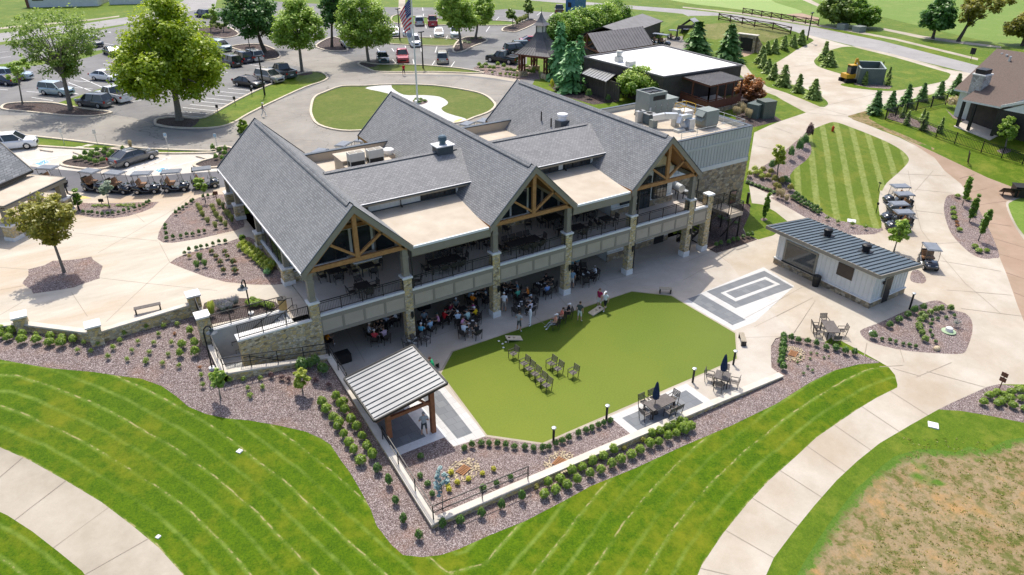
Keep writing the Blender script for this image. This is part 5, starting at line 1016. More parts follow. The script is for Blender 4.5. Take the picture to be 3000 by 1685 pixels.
# houses
hs_ = thing('brown_roof_house', 'white sided house with brown shingle roof, stone chimney and covered patio', 'house'); br_sh = M('brown_roof_shingle', (.115, .083, .066), (.165, .125, .102), 7, .9, .3, obj=False, detail=8)
Q = lambda p, z: un(R(3, *p), z)
gz_ = 4.0; a, rd0 = Q((2048, 672), 7.0), Q((2372, 366), 10.8); d = (Q((2400, 808), 6.6)-Q((2105, 750), 6.6)).normalized(); r = MB(); L = 30; rd1 = rd0+d*L; e1 = a+d*(L+2); mid = a+(rd0-a)*.55
r.slab([a, e1, rd1, rd0], .2, br_sh, trim); bk0, bk1 = rd0*2-a, rd1*2-e1; bk0.z = bk1.z = 7.0; r.slab([rd0, rd1, bk1, bk0], .2, br_sh, trim); rf = r.build('roof', hs_)
nrm = Vector((-d.y, d.x, 0)); nrm = nrm if nrm.dot(rd0-a) > 0 else -nrm; w = MB(); c0, c1 = a+d*.6+nrm*.6, e1+nrm*.6; c2_, c3 = bk1-nrm*.6, bk0+d*.6-nrm*.6; w.prism([(p.x, p.y) for p in (c0, c1, c2_, c3)], 3.0, 6.9, white_s); w.build('wall', hs_)
p0, p1, p2 = Q((2105, 750), 6.6), Q((2400, 808), 6.6), Q((2320, 612), 8.2); dd = (p1-p0).normalized(); nn = Vector((-dd.y, dd.x, 0)); nn = nn if nn.dot(p2-p0) > 0 else -nn; dep = nn.dot(p2-p0); r = MB(); t0 = dd.dot(p2-p0); top0 = p0+dd*t0+nn*dep; top0.z = 8.4; top1 = p1+nn*dep+dd*3; top1.z = 8.4; low1 = p1+dd*3
r.slab([p0, p1, top1, top0], .2, br_sh, trim); r.slab([p0, top0, p0+nn*(dep+1.5)+Vector((0, 0, .4))], .2, br_sh, trim); r.build('porch_roof', hs_)
w = MB()
for u in (.06, .36, .98): p = p0+(p1-p0)*u+nn*.35; MB().bar((p.x, p.y, 3.0), (p.x, p.y, 6.5), .3, .3, dark, (0, 1, 0)).build('porch_post', hs_)
w = MB(); s_ = p1+nn*.3; s2 = s_+dd*14; w.bar(Vector((s_.x, s_.y, 5.0)), Vector((s2.x, s2.y, 5.0)), .2, 3.6, dark); g0, g1 = s_+Vector((0, 0, -.1)), s2; w.add([s_+dd*.3-nn*.15+Vector((0, 0, -.3)), s_+dd*13-nn*.15+Vector((0, 0, -.3)), s_+dd*13-nn*.15+Vector((0, 0, 3.6)), s_+dd*6-nn*.15+Vector((0, 0, 2.6))], [(0, 1, 2, 3)], white_s); w.bar(s_+Vector((0, 0, .05))-nn*.2, s_+dd*6-nn*.2+Vector((0, 0, 2.7)), .2, .3, trim); w.build('side_gable', hs_)  # dark bar below the white gable stands in for the shaded patio
w = MB(); k_ = nn.dot(c0-p0)-.25; q_ = [p0+nn*k_, p1+nn*k_]; w.bar(Vector((q_[0].x, q_[0].y, 4.9)), Vector((q_[1].x, q_[1].y, 4.9)), .2, 3.8, brown_w); w.build('patio_shade_panel', hs_); w = MB(); w.prism([(p.x, p.y) for p in (p0, p1, p1+nn*dep, p0+nn*dep)], 2.5, lambda x, y: tz(x, y)+.08, deck_m); w.build('patio_floor', hs_)  # dark brown panel gives the shade under the patio roof
gst = stone_mat('grey_house_stone', [(0, (.22, .21, .20)), (.3, (.36, .35, .33)), (.6, (.46, .45, .43)), (1, (.55, .54, .52))], 2.5, 4); p = Q((2228, 680), 7.3); w = MB(); w.box(p.x-.9, p.x+.9, p.y-.7, p.y+.7, 6.5, 9.2, gst); ch = w.build('chimney', hs_); w = MB(); w.box(p.x-1, p.x+1, p.y-.8, p.y+.8, 9.2, 9.35, cap_m); w.box(p.x-.75, p.x+.75, p.y-.6, p.y+.6, 9.35, 9.9, blackm); w.build('chimney_cap', ch)
for q_ in ((2400, 430), (2438, 440), (2465, 455)): p = Q(q_, 10.0); MB().tube([p-Vector((0, 0, .4)), p+Vector((0, 0, .5))], .16, galv, 8).build('roof_vent', rf)
wh_ = thing('white_house', 'long white sided house cut off by the top left picture edge', 'house'); a, b = at(1, 205, 58), at(1, 742, 46); d = (b-a).normalized(); nn = Vector((-d.y, d.x, 0)); zz = min(a.z, b.z); w = MB(); w.prism([(p.x, p.y) for p in (a, b, b+nn*12, a+nn*12)], zz-.3, zz+4.2, white_s); w.build('wall', wh_)
p, q_ = a+d*.0, a-nn*0; w = MB(); w.bar(Vector((a.x, a.y, zz+1.5))-nn*.05, Vector((a.x, a.y, zz+1.5))+d*.6-nn*.05, .2, 3.6, M('brick_end', (.16, .07, .05), (.22, .10, .07), 6, .8)); w.build('brick_corner', wh_)
for u in (.1, .17): p = a+(b-a)*u; MB().bar(Vector((p.x, p.y, zz+2.3))-nn*.06, Vector((p.x, p.y, zz+2.3))+d*1.3-nn*.06, .1, 1.6, glass).build('window', wh_)
for u in (.62, .87): p = a+(b-a)*u; MB().bar(Vector((p.x, p.y, zz+2.8))-nn*.06, Vector((p.x, p.y, zz+2.8))+d*1.0-nn*.06, .1, .9, glass).build('window', wh_)
w = MB(); w.slab([a-d*.5-nn*.5+Vector((0, 0, 4.2)), b+d*.5-nn*.5+Vector((0, 0, 4.2)), b+d*.5+nn*6+Vector((0, 0, 7.5)), a-d*.5+nn*6+Vector((0, 0, 7.5))], .2, br_sh, trim); w.build('roof', wh_)
p = b+d*2+nn*2; w = MB(); w.prism([(k.x, k.y) for k in (p, p+d*9, p+d*9+nn*8, p+nn*8)], zz-.3, zz+3.6, white_s); w.build('garage_wing', wh_)
# cart portico at the left edge
cpz = thing('cart_portico', 'shingled cart portico with flat tan canopy on dark posts at left edge', 'portico')
z3 = lambda a, b: (a*.15552, 400+b*.15552)
A, B = un(z3(60, 1310), 7.4), un(z3(1215, 775), 7.4); d = (B-A).normalized(); nn = Vector((-d.y, d.x, 0)); C_ = un(z3(600, 700), 7.4); dep = nn.dot(C_-A); A2 = A-d*.0
r = MB(); r.slab([A, B, B+nn*dep, A-d*9+nn*dep, A-d*9+nn*1.5, A+nn*1.5] if 0 else [A, B, B+nn*(dep+.3), A+nn*(dep+.3)], .18, membrane, taupe); rf = r.build('canopy_roof', cpz); e = MB(); e.bar(A-nn*.05-Vector((0, 0, .18)), B-nn*.05-Vector((0, 0, .18)), .1, .4, taupe); e.bar(B+d*.05-Vector((0, 0, .18)), B+d*.05+nn*dep-Vector((0, 0, .18)), .1, .4, taupe); e.bar(A-nn*.12-Vector((0, 0, .02)), B-nn*.12-Vector((0, 0, .02)), .08, .08, flash); e.build('canopy_edge', rf)
E_ = un(z3(610, 632), 7.9); u_ = nn*5.2+Vector((0, 0, 4.9)); r = MB(); r.slab([E_-d*13, E_, E_+u_, E_-d*13+u_], .2, shingle_mat('portico_shingle', 0, 1.9, (.165, .172, .178), (.33, .335, .335), (.07, .075, .08), .5, .26), taupe); r.slab([E_-d*13+u_, E_+u_, E_+nn*10.4, E_-d*13+nn*10.4], .2, sh_y, taupe); gr = r.build('gable_roof', cpz); e = MB(); e.bar(E_-d*13-Vector((0, 0, .12)), E_-Vector((0, 0, .12)), .1, .2, dark); e.bar(E_+d*.03-Vector((0, 0, .14)), E_+d*.03+u_-Vector((0, 0, .14)), .08, .3, taupe); e.build('rake_board', gr)
w = MB(); w.bar(E_-d*13+nn*.5-Vector((0, 0, .5)), E_-d*.4+nn*.5-Vector((0, 0, .5)), .2, .9, taupe); w.build('eave_wall', cpz)
for p in (B-d*.5+nn*.35, A+d*.3+nn*.35, B-d*.5+nn*(dep-.3)):
    c = MB(); c.box(-.25, .25, -.25, .25, PZ+1.35, 7.1, taupe, Matrix.Translation((p.x, p.y, 0)) @ Matrix.Rotation(math.atan2(d.y, d.x), 4, 'Z')); po = c.build('post', cpz)
    c = MB(); TT = Matrix.Translation((p.x, p.y, 0)) @ Matrix.Rotation(math.atan2(d.y, d.x), 4, 'Z'); c.box(-.45, .45, -.45, .45, PZ, PZ+1.2, stone, TT); pe = c.build('stone_pier', cpz); c = MB(); c.box(-.52, .52, -.52, .52, PZ+1.2, PZ+1.35, cap_m, TT); c.box(-.5, .5, -.5, .5, PZ-.02, PZ+.3, cap_m, TT); c.build('capstone', pe)
p = B-d*.1+nn*.1; q_ = MB(); q_.tube([(p.x, p.y, 7.2), (p.x, p.y, PZ+1.6), (p.x+.5, p.y-.4, PZ+1.3), (p.x+.5, p.y-.4, PZ)], .08, dark, 8); q_.build('downpipe', cpz)
# ------------------------------------------------------------------ fences
def fence(name, label, pts, h, kind):
    t = thing(name, label, 'fence')
    for a, b in zip(pts, pts[1:]):
        L = math.hypot(b.x-a.x, b.y-a.y); n = max(1, round(L/(2.4 if kind == 'iron' else 3.0))); P_ = [a+(b-a)*(k/n) for k in range(n+1)]
        for p in P_: p.z = tz(p.x, p.y)
        for k, p in enumerate(P_[:-1] if b is not pts[-1] else P_): MB().bar(p, p+Vector((0, 0, h+.12)), .1 if kind == 'iron' else .16, .1 if kind == 'iron' else .16, blackm if kind == 'iron' else rail_w, (0, 1, 0)).build('post', t)
        r = MB()
        for p, q in zip(P_, P_[1:]):
            U = Vector((0, 0, 1))
            if kind == 'iron':
                for hh in (h, h-.18, .15): r.bar(p+U*hh, q+U*hh, .04, .04, blackm)
                m = int((q-p).length/.16)
                for j in range(1, m): e = p+(q-p)*(j/m); r.bar(e+U*.1, e+U*h, .032, .032, blackm, (0, 1, 0))
            else:
                for hh in (h, .25): r.bar(p+U*hh, q+U*hh, .08, .14, rail_w)
                r.bar(p+U*.3, q+U*(h-.05), .07, .11, rail_w); r.bar(p+U*(h-.05), q+U*.3, .07, .11, rail_w)
        r.build('rails', t)
rail_w = M('dark_fence_rail', (.06, .03, .02), (.09, .05, .035), 5, .8)
fence('cross_rail_fence', 'dark cross braced timber fence above the tunnel portal', [at(3, 270, 152), at(3, 540, 205), at(3, 812, 256)], 1.15, 'x'); fence('cross_rail_fence', 'dark cross braced timber fence on the far side of the road', [at(3, 452, 103), at(3, 740, 150), at(3, 1020, 195)], 1.15, 'x')
fence('iron_fence', 'black iron picket fence around the house lawn', [at(3, 1982, 790), at(3, 1760, 835), at(3, 1527, 903), at(3, 1690, 945), at(3, 1910, 1035), at(3, 2050, 1085), at(3, 2250, 1150), at(3, 2560, 1240), at(3, 2800, 1300)], 1.3, 'iron')
# ------------------------------------------------------------------ foliage
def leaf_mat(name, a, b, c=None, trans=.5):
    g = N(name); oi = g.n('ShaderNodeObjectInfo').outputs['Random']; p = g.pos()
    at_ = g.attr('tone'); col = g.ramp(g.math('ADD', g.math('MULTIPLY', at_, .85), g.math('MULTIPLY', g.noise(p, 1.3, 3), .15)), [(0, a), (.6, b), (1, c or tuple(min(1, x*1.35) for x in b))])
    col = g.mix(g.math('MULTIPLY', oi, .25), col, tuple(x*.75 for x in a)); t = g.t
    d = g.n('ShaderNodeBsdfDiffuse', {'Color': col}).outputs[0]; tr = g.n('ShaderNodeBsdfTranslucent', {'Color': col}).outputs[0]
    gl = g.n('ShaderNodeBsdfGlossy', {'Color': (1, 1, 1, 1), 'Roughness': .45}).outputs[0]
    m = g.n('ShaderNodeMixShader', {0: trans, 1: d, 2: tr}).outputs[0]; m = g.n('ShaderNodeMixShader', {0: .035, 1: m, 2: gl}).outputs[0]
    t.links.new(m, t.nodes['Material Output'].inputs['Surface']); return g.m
LEAF = {
 'lime': leaf_mat('lime_leaves', (.168, .268, .008), (.376, .495, .013), (.633, .713, .040)), 'light': leaf_mat('light_leaves', (.153, .260, .025), (.368, .542, .064), (.651, .781, .174)),
 'mid': leaf_mat('mid_green_leaves', (.101, .181, .026), (.226, .338, .049), (.384, .498, .112)), 'deep': leaf_mat('deep_green_leaves', (.045, .124, .024), (.112, .262, .045), (.226, .401, .074)),
 'hedge': leaf_mat('hedge_leaves', (.079, .170, .014), (.192, .352, .022), (.338, .498, .067)), 'box': leaf_mat('boxwood_leaves', (.104, .198, .016), (.264, .395, .026), (.471, .603, .075)),
 'lowgreen': leaf_mat('shrub_leaves', (.043, .108, .016), (.117, .244, .031), (.235, .392, .058)), 'yellow': leaf_mat('yellow_leaves', (.362, .362, .014), (.696, .638, .029), (.850, .841, .116)), 'gold': leaf_mat('gold_green_leaves', (.167, .283, .025), (.451, .534, .049), (.767, .767, .167)),
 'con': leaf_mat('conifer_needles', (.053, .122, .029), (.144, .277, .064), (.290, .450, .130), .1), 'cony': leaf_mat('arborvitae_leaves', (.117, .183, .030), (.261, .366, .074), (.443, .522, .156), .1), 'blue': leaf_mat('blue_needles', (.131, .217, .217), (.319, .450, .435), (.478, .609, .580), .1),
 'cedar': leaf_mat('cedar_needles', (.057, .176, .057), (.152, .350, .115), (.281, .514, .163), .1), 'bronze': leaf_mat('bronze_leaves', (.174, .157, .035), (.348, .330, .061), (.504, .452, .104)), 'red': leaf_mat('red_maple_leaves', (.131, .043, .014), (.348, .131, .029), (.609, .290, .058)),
 'olive': leaf_mat('olive_leaves', (.160, .167, .017), (.319, .312, .036), (.478, .450, .087)), 'grass': leaf_mat('ornamental_grass', (.131, .189, .029), (.290, .348, .072), (.522, .522, .189)), 'tan': leaf_mat('dry_grass', (.290, .232, .116), (.551, .464, .261), (.754, .652, .406)),
 'lav': leaf_mat('lavender_foliage', (.145, .189, .116), (.290, .319, .261), (.493, .435, .580)), 'purple': leaf_mat('dark_red_leaves', (.058, .029, .029), (.145, .072, .072), (.290, .131, .087)), 'rose': leaf_mat('rose_leaves', (.058, .123, .017), (.145, .246, .036), (.609, .058, .043)), 'grey': leaf_mat('grey_green_leaves', (.145, .232, .145), (.348, .450, .304), (.638, .696, .551))}
bark = M('grey_bark', (.13, .115, .095), (.22, .20, .17), 6, .9, .3); bark_d = M('dark_bark', (.06, .05, .04), (.11, .09, .07), 6, .9, .3)
class Leaves:
    def __init__(s): s.v = []; s.f = []; s.t = []
    def leaf(s, p, n, size, tone, asp=1.5, up=None):
        n = n.normalized(); u = up or Vector((random.gauss(0, 1), random.gauss(0, 1), random.gauss(0, 1))); x = n.cross(u)
        if x.length < 1e-3: x = n.cross(Vector((1, .3, .2)))
        x.normalize(); y = x.cross(n); b = len(s.v)
        s.v += [p+x*size*.5, p+y*size*.5*asp, p-x*size*.5, p-y*size*.5*asp]; s.f.append((b, b+1, b+2, b+3)); s.t += [max(0, min(1, tone))]*4
    def mesh(s, name, m):
        me = bpy.data.meshes.new(name); me.from_pydata(s.v, [], s.f); me.update(); me.materials.append(m)
        a = me.attributes.new('tone', 'FLOAT', 'POINT'); a.data.foreach_set('value', s.t); return me
    def build(s, name, m, parent=None):
        o = bpy.data.objects.new(name, s.mesh(name, m)); COL.objects.link(o)
        if parent: o.parent = parent
        return o
def rnd3(): return Vector((random.gauss(0, 1), random.gauss(0, 1), random.gauss(0, 1))).normalized()
PROF = {'round': lambda t: math.sin(PI*(.06+.94*t)**.8)**.7, 'egg': lambda t: math.sin(PI*(.08+.9*t)**.62)**.8, 'column': lambda t: (math.sin(PI*(.08+.86*t)))**.5, 'vase': lambda t: .35+.65*math.sin(PI*(.1+.75*t)**1.1), 'fan': lambda t: .3+.7*min(1, t*1.6)*(1-.35*max(0, t-.7)/.3)}
def crown(L, h, r, z0, prof, ncl, nl, ls, off=(0, 0), flat=.75, cr=.2, thin=0.):
    cs = []; f = PROF[prof]
    while len(cs) < ncl:
        t = random.random(); rr = f(t)
        if random.random() > rr*rr+.12: continue
        a = random.random()*2*PI; u = random.random()**.45
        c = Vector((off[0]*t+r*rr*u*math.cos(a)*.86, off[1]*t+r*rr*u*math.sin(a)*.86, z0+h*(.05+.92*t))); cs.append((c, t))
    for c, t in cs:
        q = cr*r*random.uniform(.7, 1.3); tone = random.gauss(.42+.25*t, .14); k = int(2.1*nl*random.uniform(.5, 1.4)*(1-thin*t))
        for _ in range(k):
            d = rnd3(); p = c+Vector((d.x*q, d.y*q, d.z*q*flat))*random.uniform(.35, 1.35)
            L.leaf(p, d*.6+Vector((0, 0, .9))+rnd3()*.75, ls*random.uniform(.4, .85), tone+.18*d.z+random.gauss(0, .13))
    return [c for c, t in cs]
def tree(label, base, box, prof='round', leaf='light', ncl=60, nl=70, ls=.34, trunk=.28, wood=bark, group=None, name='tree', cat='tree', z=None, thin=0., limbs=9, cr=.2, cut=0.):
    p = at(*base) if z is None else un(R(*base), z); k = mpp(p); t, x0, x1, y0, y1 = box
    zb = height(p, R(t, 0, y1)[1]); zt = height(p, R(t, 0, y0)[1]); r = (R(t, x1, 0)[0]-R(t, x0, 0)[0])*k/2; cx = R(t, (x0+x1)/2, 0)[0]
    k2 = mpp(p+Vector((0, 0, (zb+zt)/2))); o = RT*((cx-pr(p+Vector((0, 0, (zb+zt)/2)))[0])*k2); r *= k2/k
    h = zt-zb; zb += .42*r*.45; h = max(zt-zb, r*.6)        # near rim of the crown hangs lower in view than its middle
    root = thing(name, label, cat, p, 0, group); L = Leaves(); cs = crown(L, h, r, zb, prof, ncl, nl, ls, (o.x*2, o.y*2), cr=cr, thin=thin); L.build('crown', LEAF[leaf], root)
    w = MB(); top = Vector((o.x*.8, o.y*.8, zb+h*.45)); w.tube([(0, 0, -.1), (0, 0, .35), (top.x*.25, top.y*.25, zb*.6), (top.x*.5, top.y*.5, zb+.1*h), top], [trunk*1.35, trunk, trunk*.85, trunk*.7, trunk*.25], wood, 8)
    for c in random.sample(cs, min(limbs, len(cs))):
        s_ = random.uniform(.0, .3); a = Vector((top.x*.5*(1+s_), top.y*.5*(1+s_), zb+(s_-.05)*h)); m = a.lerp(c, .5)+Vector((0, 0, .06*h)); w.tube([a, m, c], [trunk*.4, trunk*.22, trunk*.06], wood, 5)
    w.build('trunk', root); return root
TG = 'shade trees of the car park'
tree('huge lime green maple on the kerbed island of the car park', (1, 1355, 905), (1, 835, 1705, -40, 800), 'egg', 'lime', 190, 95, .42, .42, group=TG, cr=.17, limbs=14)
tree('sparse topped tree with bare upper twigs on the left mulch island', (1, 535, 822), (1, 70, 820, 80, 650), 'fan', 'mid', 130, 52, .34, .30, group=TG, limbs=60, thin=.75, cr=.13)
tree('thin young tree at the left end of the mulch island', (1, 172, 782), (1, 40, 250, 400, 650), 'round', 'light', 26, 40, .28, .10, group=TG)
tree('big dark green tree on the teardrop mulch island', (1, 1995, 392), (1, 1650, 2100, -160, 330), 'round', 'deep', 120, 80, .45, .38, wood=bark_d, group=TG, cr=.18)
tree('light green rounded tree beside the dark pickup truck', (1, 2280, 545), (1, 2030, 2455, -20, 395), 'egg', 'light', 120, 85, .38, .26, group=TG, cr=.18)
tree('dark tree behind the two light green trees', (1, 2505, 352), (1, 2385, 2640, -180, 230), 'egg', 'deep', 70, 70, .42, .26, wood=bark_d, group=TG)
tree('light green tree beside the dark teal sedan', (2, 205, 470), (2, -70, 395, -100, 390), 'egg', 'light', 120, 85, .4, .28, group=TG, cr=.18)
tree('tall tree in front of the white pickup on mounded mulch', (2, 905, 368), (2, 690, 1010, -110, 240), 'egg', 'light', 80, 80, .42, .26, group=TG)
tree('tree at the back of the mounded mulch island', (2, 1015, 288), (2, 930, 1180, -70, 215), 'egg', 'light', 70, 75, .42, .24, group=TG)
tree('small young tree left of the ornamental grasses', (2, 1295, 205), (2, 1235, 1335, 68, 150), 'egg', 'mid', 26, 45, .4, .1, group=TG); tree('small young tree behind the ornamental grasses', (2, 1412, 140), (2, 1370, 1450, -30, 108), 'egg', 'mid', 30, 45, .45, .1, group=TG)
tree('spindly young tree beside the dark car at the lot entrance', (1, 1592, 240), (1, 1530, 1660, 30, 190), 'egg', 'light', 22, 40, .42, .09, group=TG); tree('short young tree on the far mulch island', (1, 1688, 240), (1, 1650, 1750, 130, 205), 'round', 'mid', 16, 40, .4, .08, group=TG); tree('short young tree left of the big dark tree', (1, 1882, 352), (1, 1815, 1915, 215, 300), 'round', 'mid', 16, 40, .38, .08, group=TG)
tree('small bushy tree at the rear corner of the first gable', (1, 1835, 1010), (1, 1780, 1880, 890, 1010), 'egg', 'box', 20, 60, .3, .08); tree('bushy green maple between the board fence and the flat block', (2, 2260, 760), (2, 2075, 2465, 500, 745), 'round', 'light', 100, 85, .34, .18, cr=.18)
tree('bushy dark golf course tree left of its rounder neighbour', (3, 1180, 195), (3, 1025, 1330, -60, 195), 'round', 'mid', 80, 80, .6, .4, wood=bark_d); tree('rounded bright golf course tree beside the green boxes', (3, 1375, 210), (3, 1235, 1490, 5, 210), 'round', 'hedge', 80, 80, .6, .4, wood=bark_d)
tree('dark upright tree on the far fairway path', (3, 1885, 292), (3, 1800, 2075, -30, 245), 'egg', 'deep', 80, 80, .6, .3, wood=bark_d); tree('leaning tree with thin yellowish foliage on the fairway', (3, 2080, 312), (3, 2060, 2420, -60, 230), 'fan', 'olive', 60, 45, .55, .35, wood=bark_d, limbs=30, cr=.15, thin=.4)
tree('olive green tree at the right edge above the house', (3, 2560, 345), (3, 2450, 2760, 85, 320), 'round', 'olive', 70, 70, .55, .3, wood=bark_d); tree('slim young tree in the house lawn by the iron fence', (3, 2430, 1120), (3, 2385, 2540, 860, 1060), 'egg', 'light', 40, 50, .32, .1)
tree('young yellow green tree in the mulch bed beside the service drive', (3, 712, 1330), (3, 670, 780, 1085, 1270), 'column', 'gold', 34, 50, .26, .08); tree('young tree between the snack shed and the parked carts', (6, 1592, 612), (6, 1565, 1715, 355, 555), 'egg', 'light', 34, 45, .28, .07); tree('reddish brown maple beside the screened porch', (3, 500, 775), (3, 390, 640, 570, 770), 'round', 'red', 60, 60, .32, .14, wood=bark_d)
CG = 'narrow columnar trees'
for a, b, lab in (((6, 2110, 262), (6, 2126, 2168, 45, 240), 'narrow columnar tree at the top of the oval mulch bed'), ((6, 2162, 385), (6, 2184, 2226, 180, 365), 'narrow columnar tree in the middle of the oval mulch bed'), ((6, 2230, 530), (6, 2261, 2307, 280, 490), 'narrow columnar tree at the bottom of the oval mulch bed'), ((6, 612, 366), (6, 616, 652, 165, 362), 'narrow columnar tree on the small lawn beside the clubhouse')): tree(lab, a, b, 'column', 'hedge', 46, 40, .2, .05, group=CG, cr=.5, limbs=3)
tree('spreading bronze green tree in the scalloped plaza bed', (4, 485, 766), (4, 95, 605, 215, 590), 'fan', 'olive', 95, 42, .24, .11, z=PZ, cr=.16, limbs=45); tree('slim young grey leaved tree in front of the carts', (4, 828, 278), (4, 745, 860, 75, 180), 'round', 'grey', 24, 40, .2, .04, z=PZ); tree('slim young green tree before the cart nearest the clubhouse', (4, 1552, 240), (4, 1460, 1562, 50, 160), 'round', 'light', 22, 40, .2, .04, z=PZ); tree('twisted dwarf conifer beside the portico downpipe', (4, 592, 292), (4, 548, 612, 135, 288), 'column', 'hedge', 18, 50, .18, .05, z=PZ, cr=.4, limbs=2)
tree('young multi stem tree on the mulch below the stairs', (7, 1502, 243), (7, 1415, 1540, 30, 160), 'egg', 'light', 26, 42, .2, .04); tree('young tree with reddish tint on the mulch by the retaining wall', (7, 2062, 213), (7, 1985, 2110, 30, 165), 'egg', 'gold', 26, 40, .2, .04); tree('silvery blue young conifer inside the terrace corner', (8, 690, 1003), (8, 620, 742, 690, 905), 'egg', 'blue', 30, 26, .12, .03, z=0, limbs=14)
# conifers: layered drooping boughs
def conifer_mesh(name, m, h, r, layers, per, seed, slim=1.):
    random.seed(seed); L = Leaves()
    for i in range(layers):
        t = i/(layers-1); z = h*(.04+.95*t); R_ = r*(1-t)**.85*random.uniform(.82, 1.12)+.03*r
        for k in range(max(4, int(per*(1-.6*t)))):
            a = random.random()*2*PI; n = 5
            for j in range(n):
                u = (j+.6)/n; d = Vector((math.cos(a), math.sin(a), 0)); p = d*(R_*u)+Vector((0, 0, z-.16*R_*u+random.gauss(0, .03*r))); p += Vector((random.gauss(0, .06*r), random.gauss(0, .06*r), 0))
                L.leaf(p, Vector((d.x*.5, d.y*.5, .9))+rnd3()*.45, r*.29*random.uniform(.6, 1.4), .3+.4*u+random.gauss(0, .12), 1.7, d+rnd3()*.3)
    return L.mesh(name, m)
CONE = {k: [conifer_mesh(k+'_crown', LEAF[k], 1., .34 if k != 'slimcone' else .2, 24, 15, 40+i) for i in range(2)] for k in ('con', 'cony')}
CONE['cedar'] = [conifer_mesh('cedar_crown', LEAF['cedar'], 1., .38, 15, 17, 55)]; CONE['slim'] = [conifer_mesh('slim_crown', LEAF['cony'], 1., .2, 22, 13, 60)]
cn = [0]
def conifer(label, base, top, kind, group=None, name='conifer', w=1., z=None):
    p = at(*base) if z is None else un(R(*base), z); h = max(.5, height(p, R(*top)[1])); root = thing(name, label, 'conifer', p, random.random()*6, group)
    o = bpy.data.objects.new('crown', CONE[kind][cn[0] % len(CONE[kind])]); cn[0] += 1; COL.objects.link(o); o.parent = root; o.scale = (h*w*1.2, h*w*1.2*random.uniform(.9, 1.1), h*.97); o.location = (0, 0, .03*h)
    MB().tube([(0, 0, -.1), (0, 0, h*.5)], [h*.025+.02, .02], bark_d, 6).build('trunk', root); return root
G1 = 'young conifers along the service drive'
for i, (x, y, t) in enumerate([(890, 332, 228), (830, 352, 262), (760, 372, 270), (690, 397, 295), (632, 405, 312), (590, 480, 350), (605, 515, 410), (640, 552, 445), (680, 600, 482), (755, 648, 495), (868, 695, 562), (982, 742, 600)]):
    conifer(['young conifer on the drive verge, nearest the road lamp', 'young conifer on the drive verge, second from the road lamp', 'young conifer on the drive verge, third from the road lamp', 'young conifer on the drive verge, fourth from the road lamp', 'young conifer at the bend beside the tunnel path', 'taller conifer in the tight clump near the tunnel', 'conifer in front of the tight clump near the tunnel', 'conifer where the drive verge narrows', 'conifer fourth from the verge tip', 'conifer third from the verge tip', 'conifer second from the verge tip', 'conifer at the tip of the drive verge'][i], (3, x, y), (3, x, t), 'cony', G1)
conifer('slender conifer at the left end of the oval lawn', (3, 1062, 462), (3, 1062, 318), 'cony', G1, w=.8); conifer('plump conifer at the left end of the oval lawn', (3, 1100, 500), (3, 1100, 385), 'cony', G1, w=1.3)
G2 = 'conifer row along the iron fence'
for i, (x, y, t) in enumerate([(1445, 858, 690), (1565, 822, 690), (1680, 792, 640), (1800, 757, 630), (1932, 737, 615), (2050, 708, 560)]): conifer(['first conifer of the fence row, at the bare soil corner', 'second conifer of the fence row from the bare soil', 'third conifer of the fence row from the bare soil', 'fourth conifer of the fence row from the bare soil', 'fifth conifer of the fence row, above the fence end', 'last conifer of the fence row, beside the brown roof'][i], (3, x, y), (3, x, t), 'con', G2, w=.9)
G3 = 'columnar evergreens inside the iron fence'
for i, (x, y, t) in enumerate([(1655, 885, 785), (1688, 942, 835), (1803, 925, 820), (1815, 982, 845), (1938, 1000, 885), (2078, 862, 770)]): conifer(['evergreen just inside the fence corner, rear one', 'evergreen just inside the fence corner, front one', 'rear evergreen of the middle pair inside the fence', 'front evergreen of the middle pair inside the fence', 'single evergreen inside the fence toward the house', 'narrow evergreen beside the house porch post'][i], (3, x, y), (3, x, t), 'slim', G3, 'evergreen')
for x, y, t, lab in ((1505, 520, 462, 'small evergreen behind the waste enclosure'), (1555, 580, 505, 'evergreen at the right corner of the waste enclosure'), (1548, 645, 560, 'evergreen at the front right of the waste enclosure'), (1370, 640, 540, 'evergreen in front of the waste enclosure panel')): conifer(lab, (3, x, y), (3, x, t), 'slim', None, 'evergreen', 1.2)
conifer('broad conifer beside the small carport', (3, 100, 405), (3, 100, 170), 'con', w=1.25); conifer('broad conifer left of the tunnel portal', (3, 340, 470), (3, 345, 195), 'con', w=1.1)
conifer('feathery cedar behind the third gable, front one of two', (2, 1725, 685), (2, 1720, 330), 'cedar', 'feathery cedars by the gazebo', w=.85); conifer('taller feathery cedar beside the lantern gazebo', (2, 1640, 600), (2, 1645, 190), 'cedar', 'feathery cedars by the gazebo', w=.62); conifer('feathery cedar nearest the lean-to roof', (2, 1790, 620), (2, 1780, 285), 'cedar', 'feathery cedars by the gazebo', w=.62)
# big clipped laurel hedge: each bush its own
random.seed(5)
for i in range(13):
    t = i/12; x, y0, y1 = 1610+470*t+random.uniform(-8, 8), 330-150*t+random.uniform(-8, 8), 150-112*t
    tree('tall dense laurel bush in the long hedge behind the gazebo', (2, x, y0), (2, x-105, x+105, y1-25, y0-2), 'round', 'light' if i % 3 == 1 else 'hedge', 60, 90, .42, .15, group='laurel bushes of the long hedge', name='hedge_bush', cat='hedge', limbs=2, cr=.34)
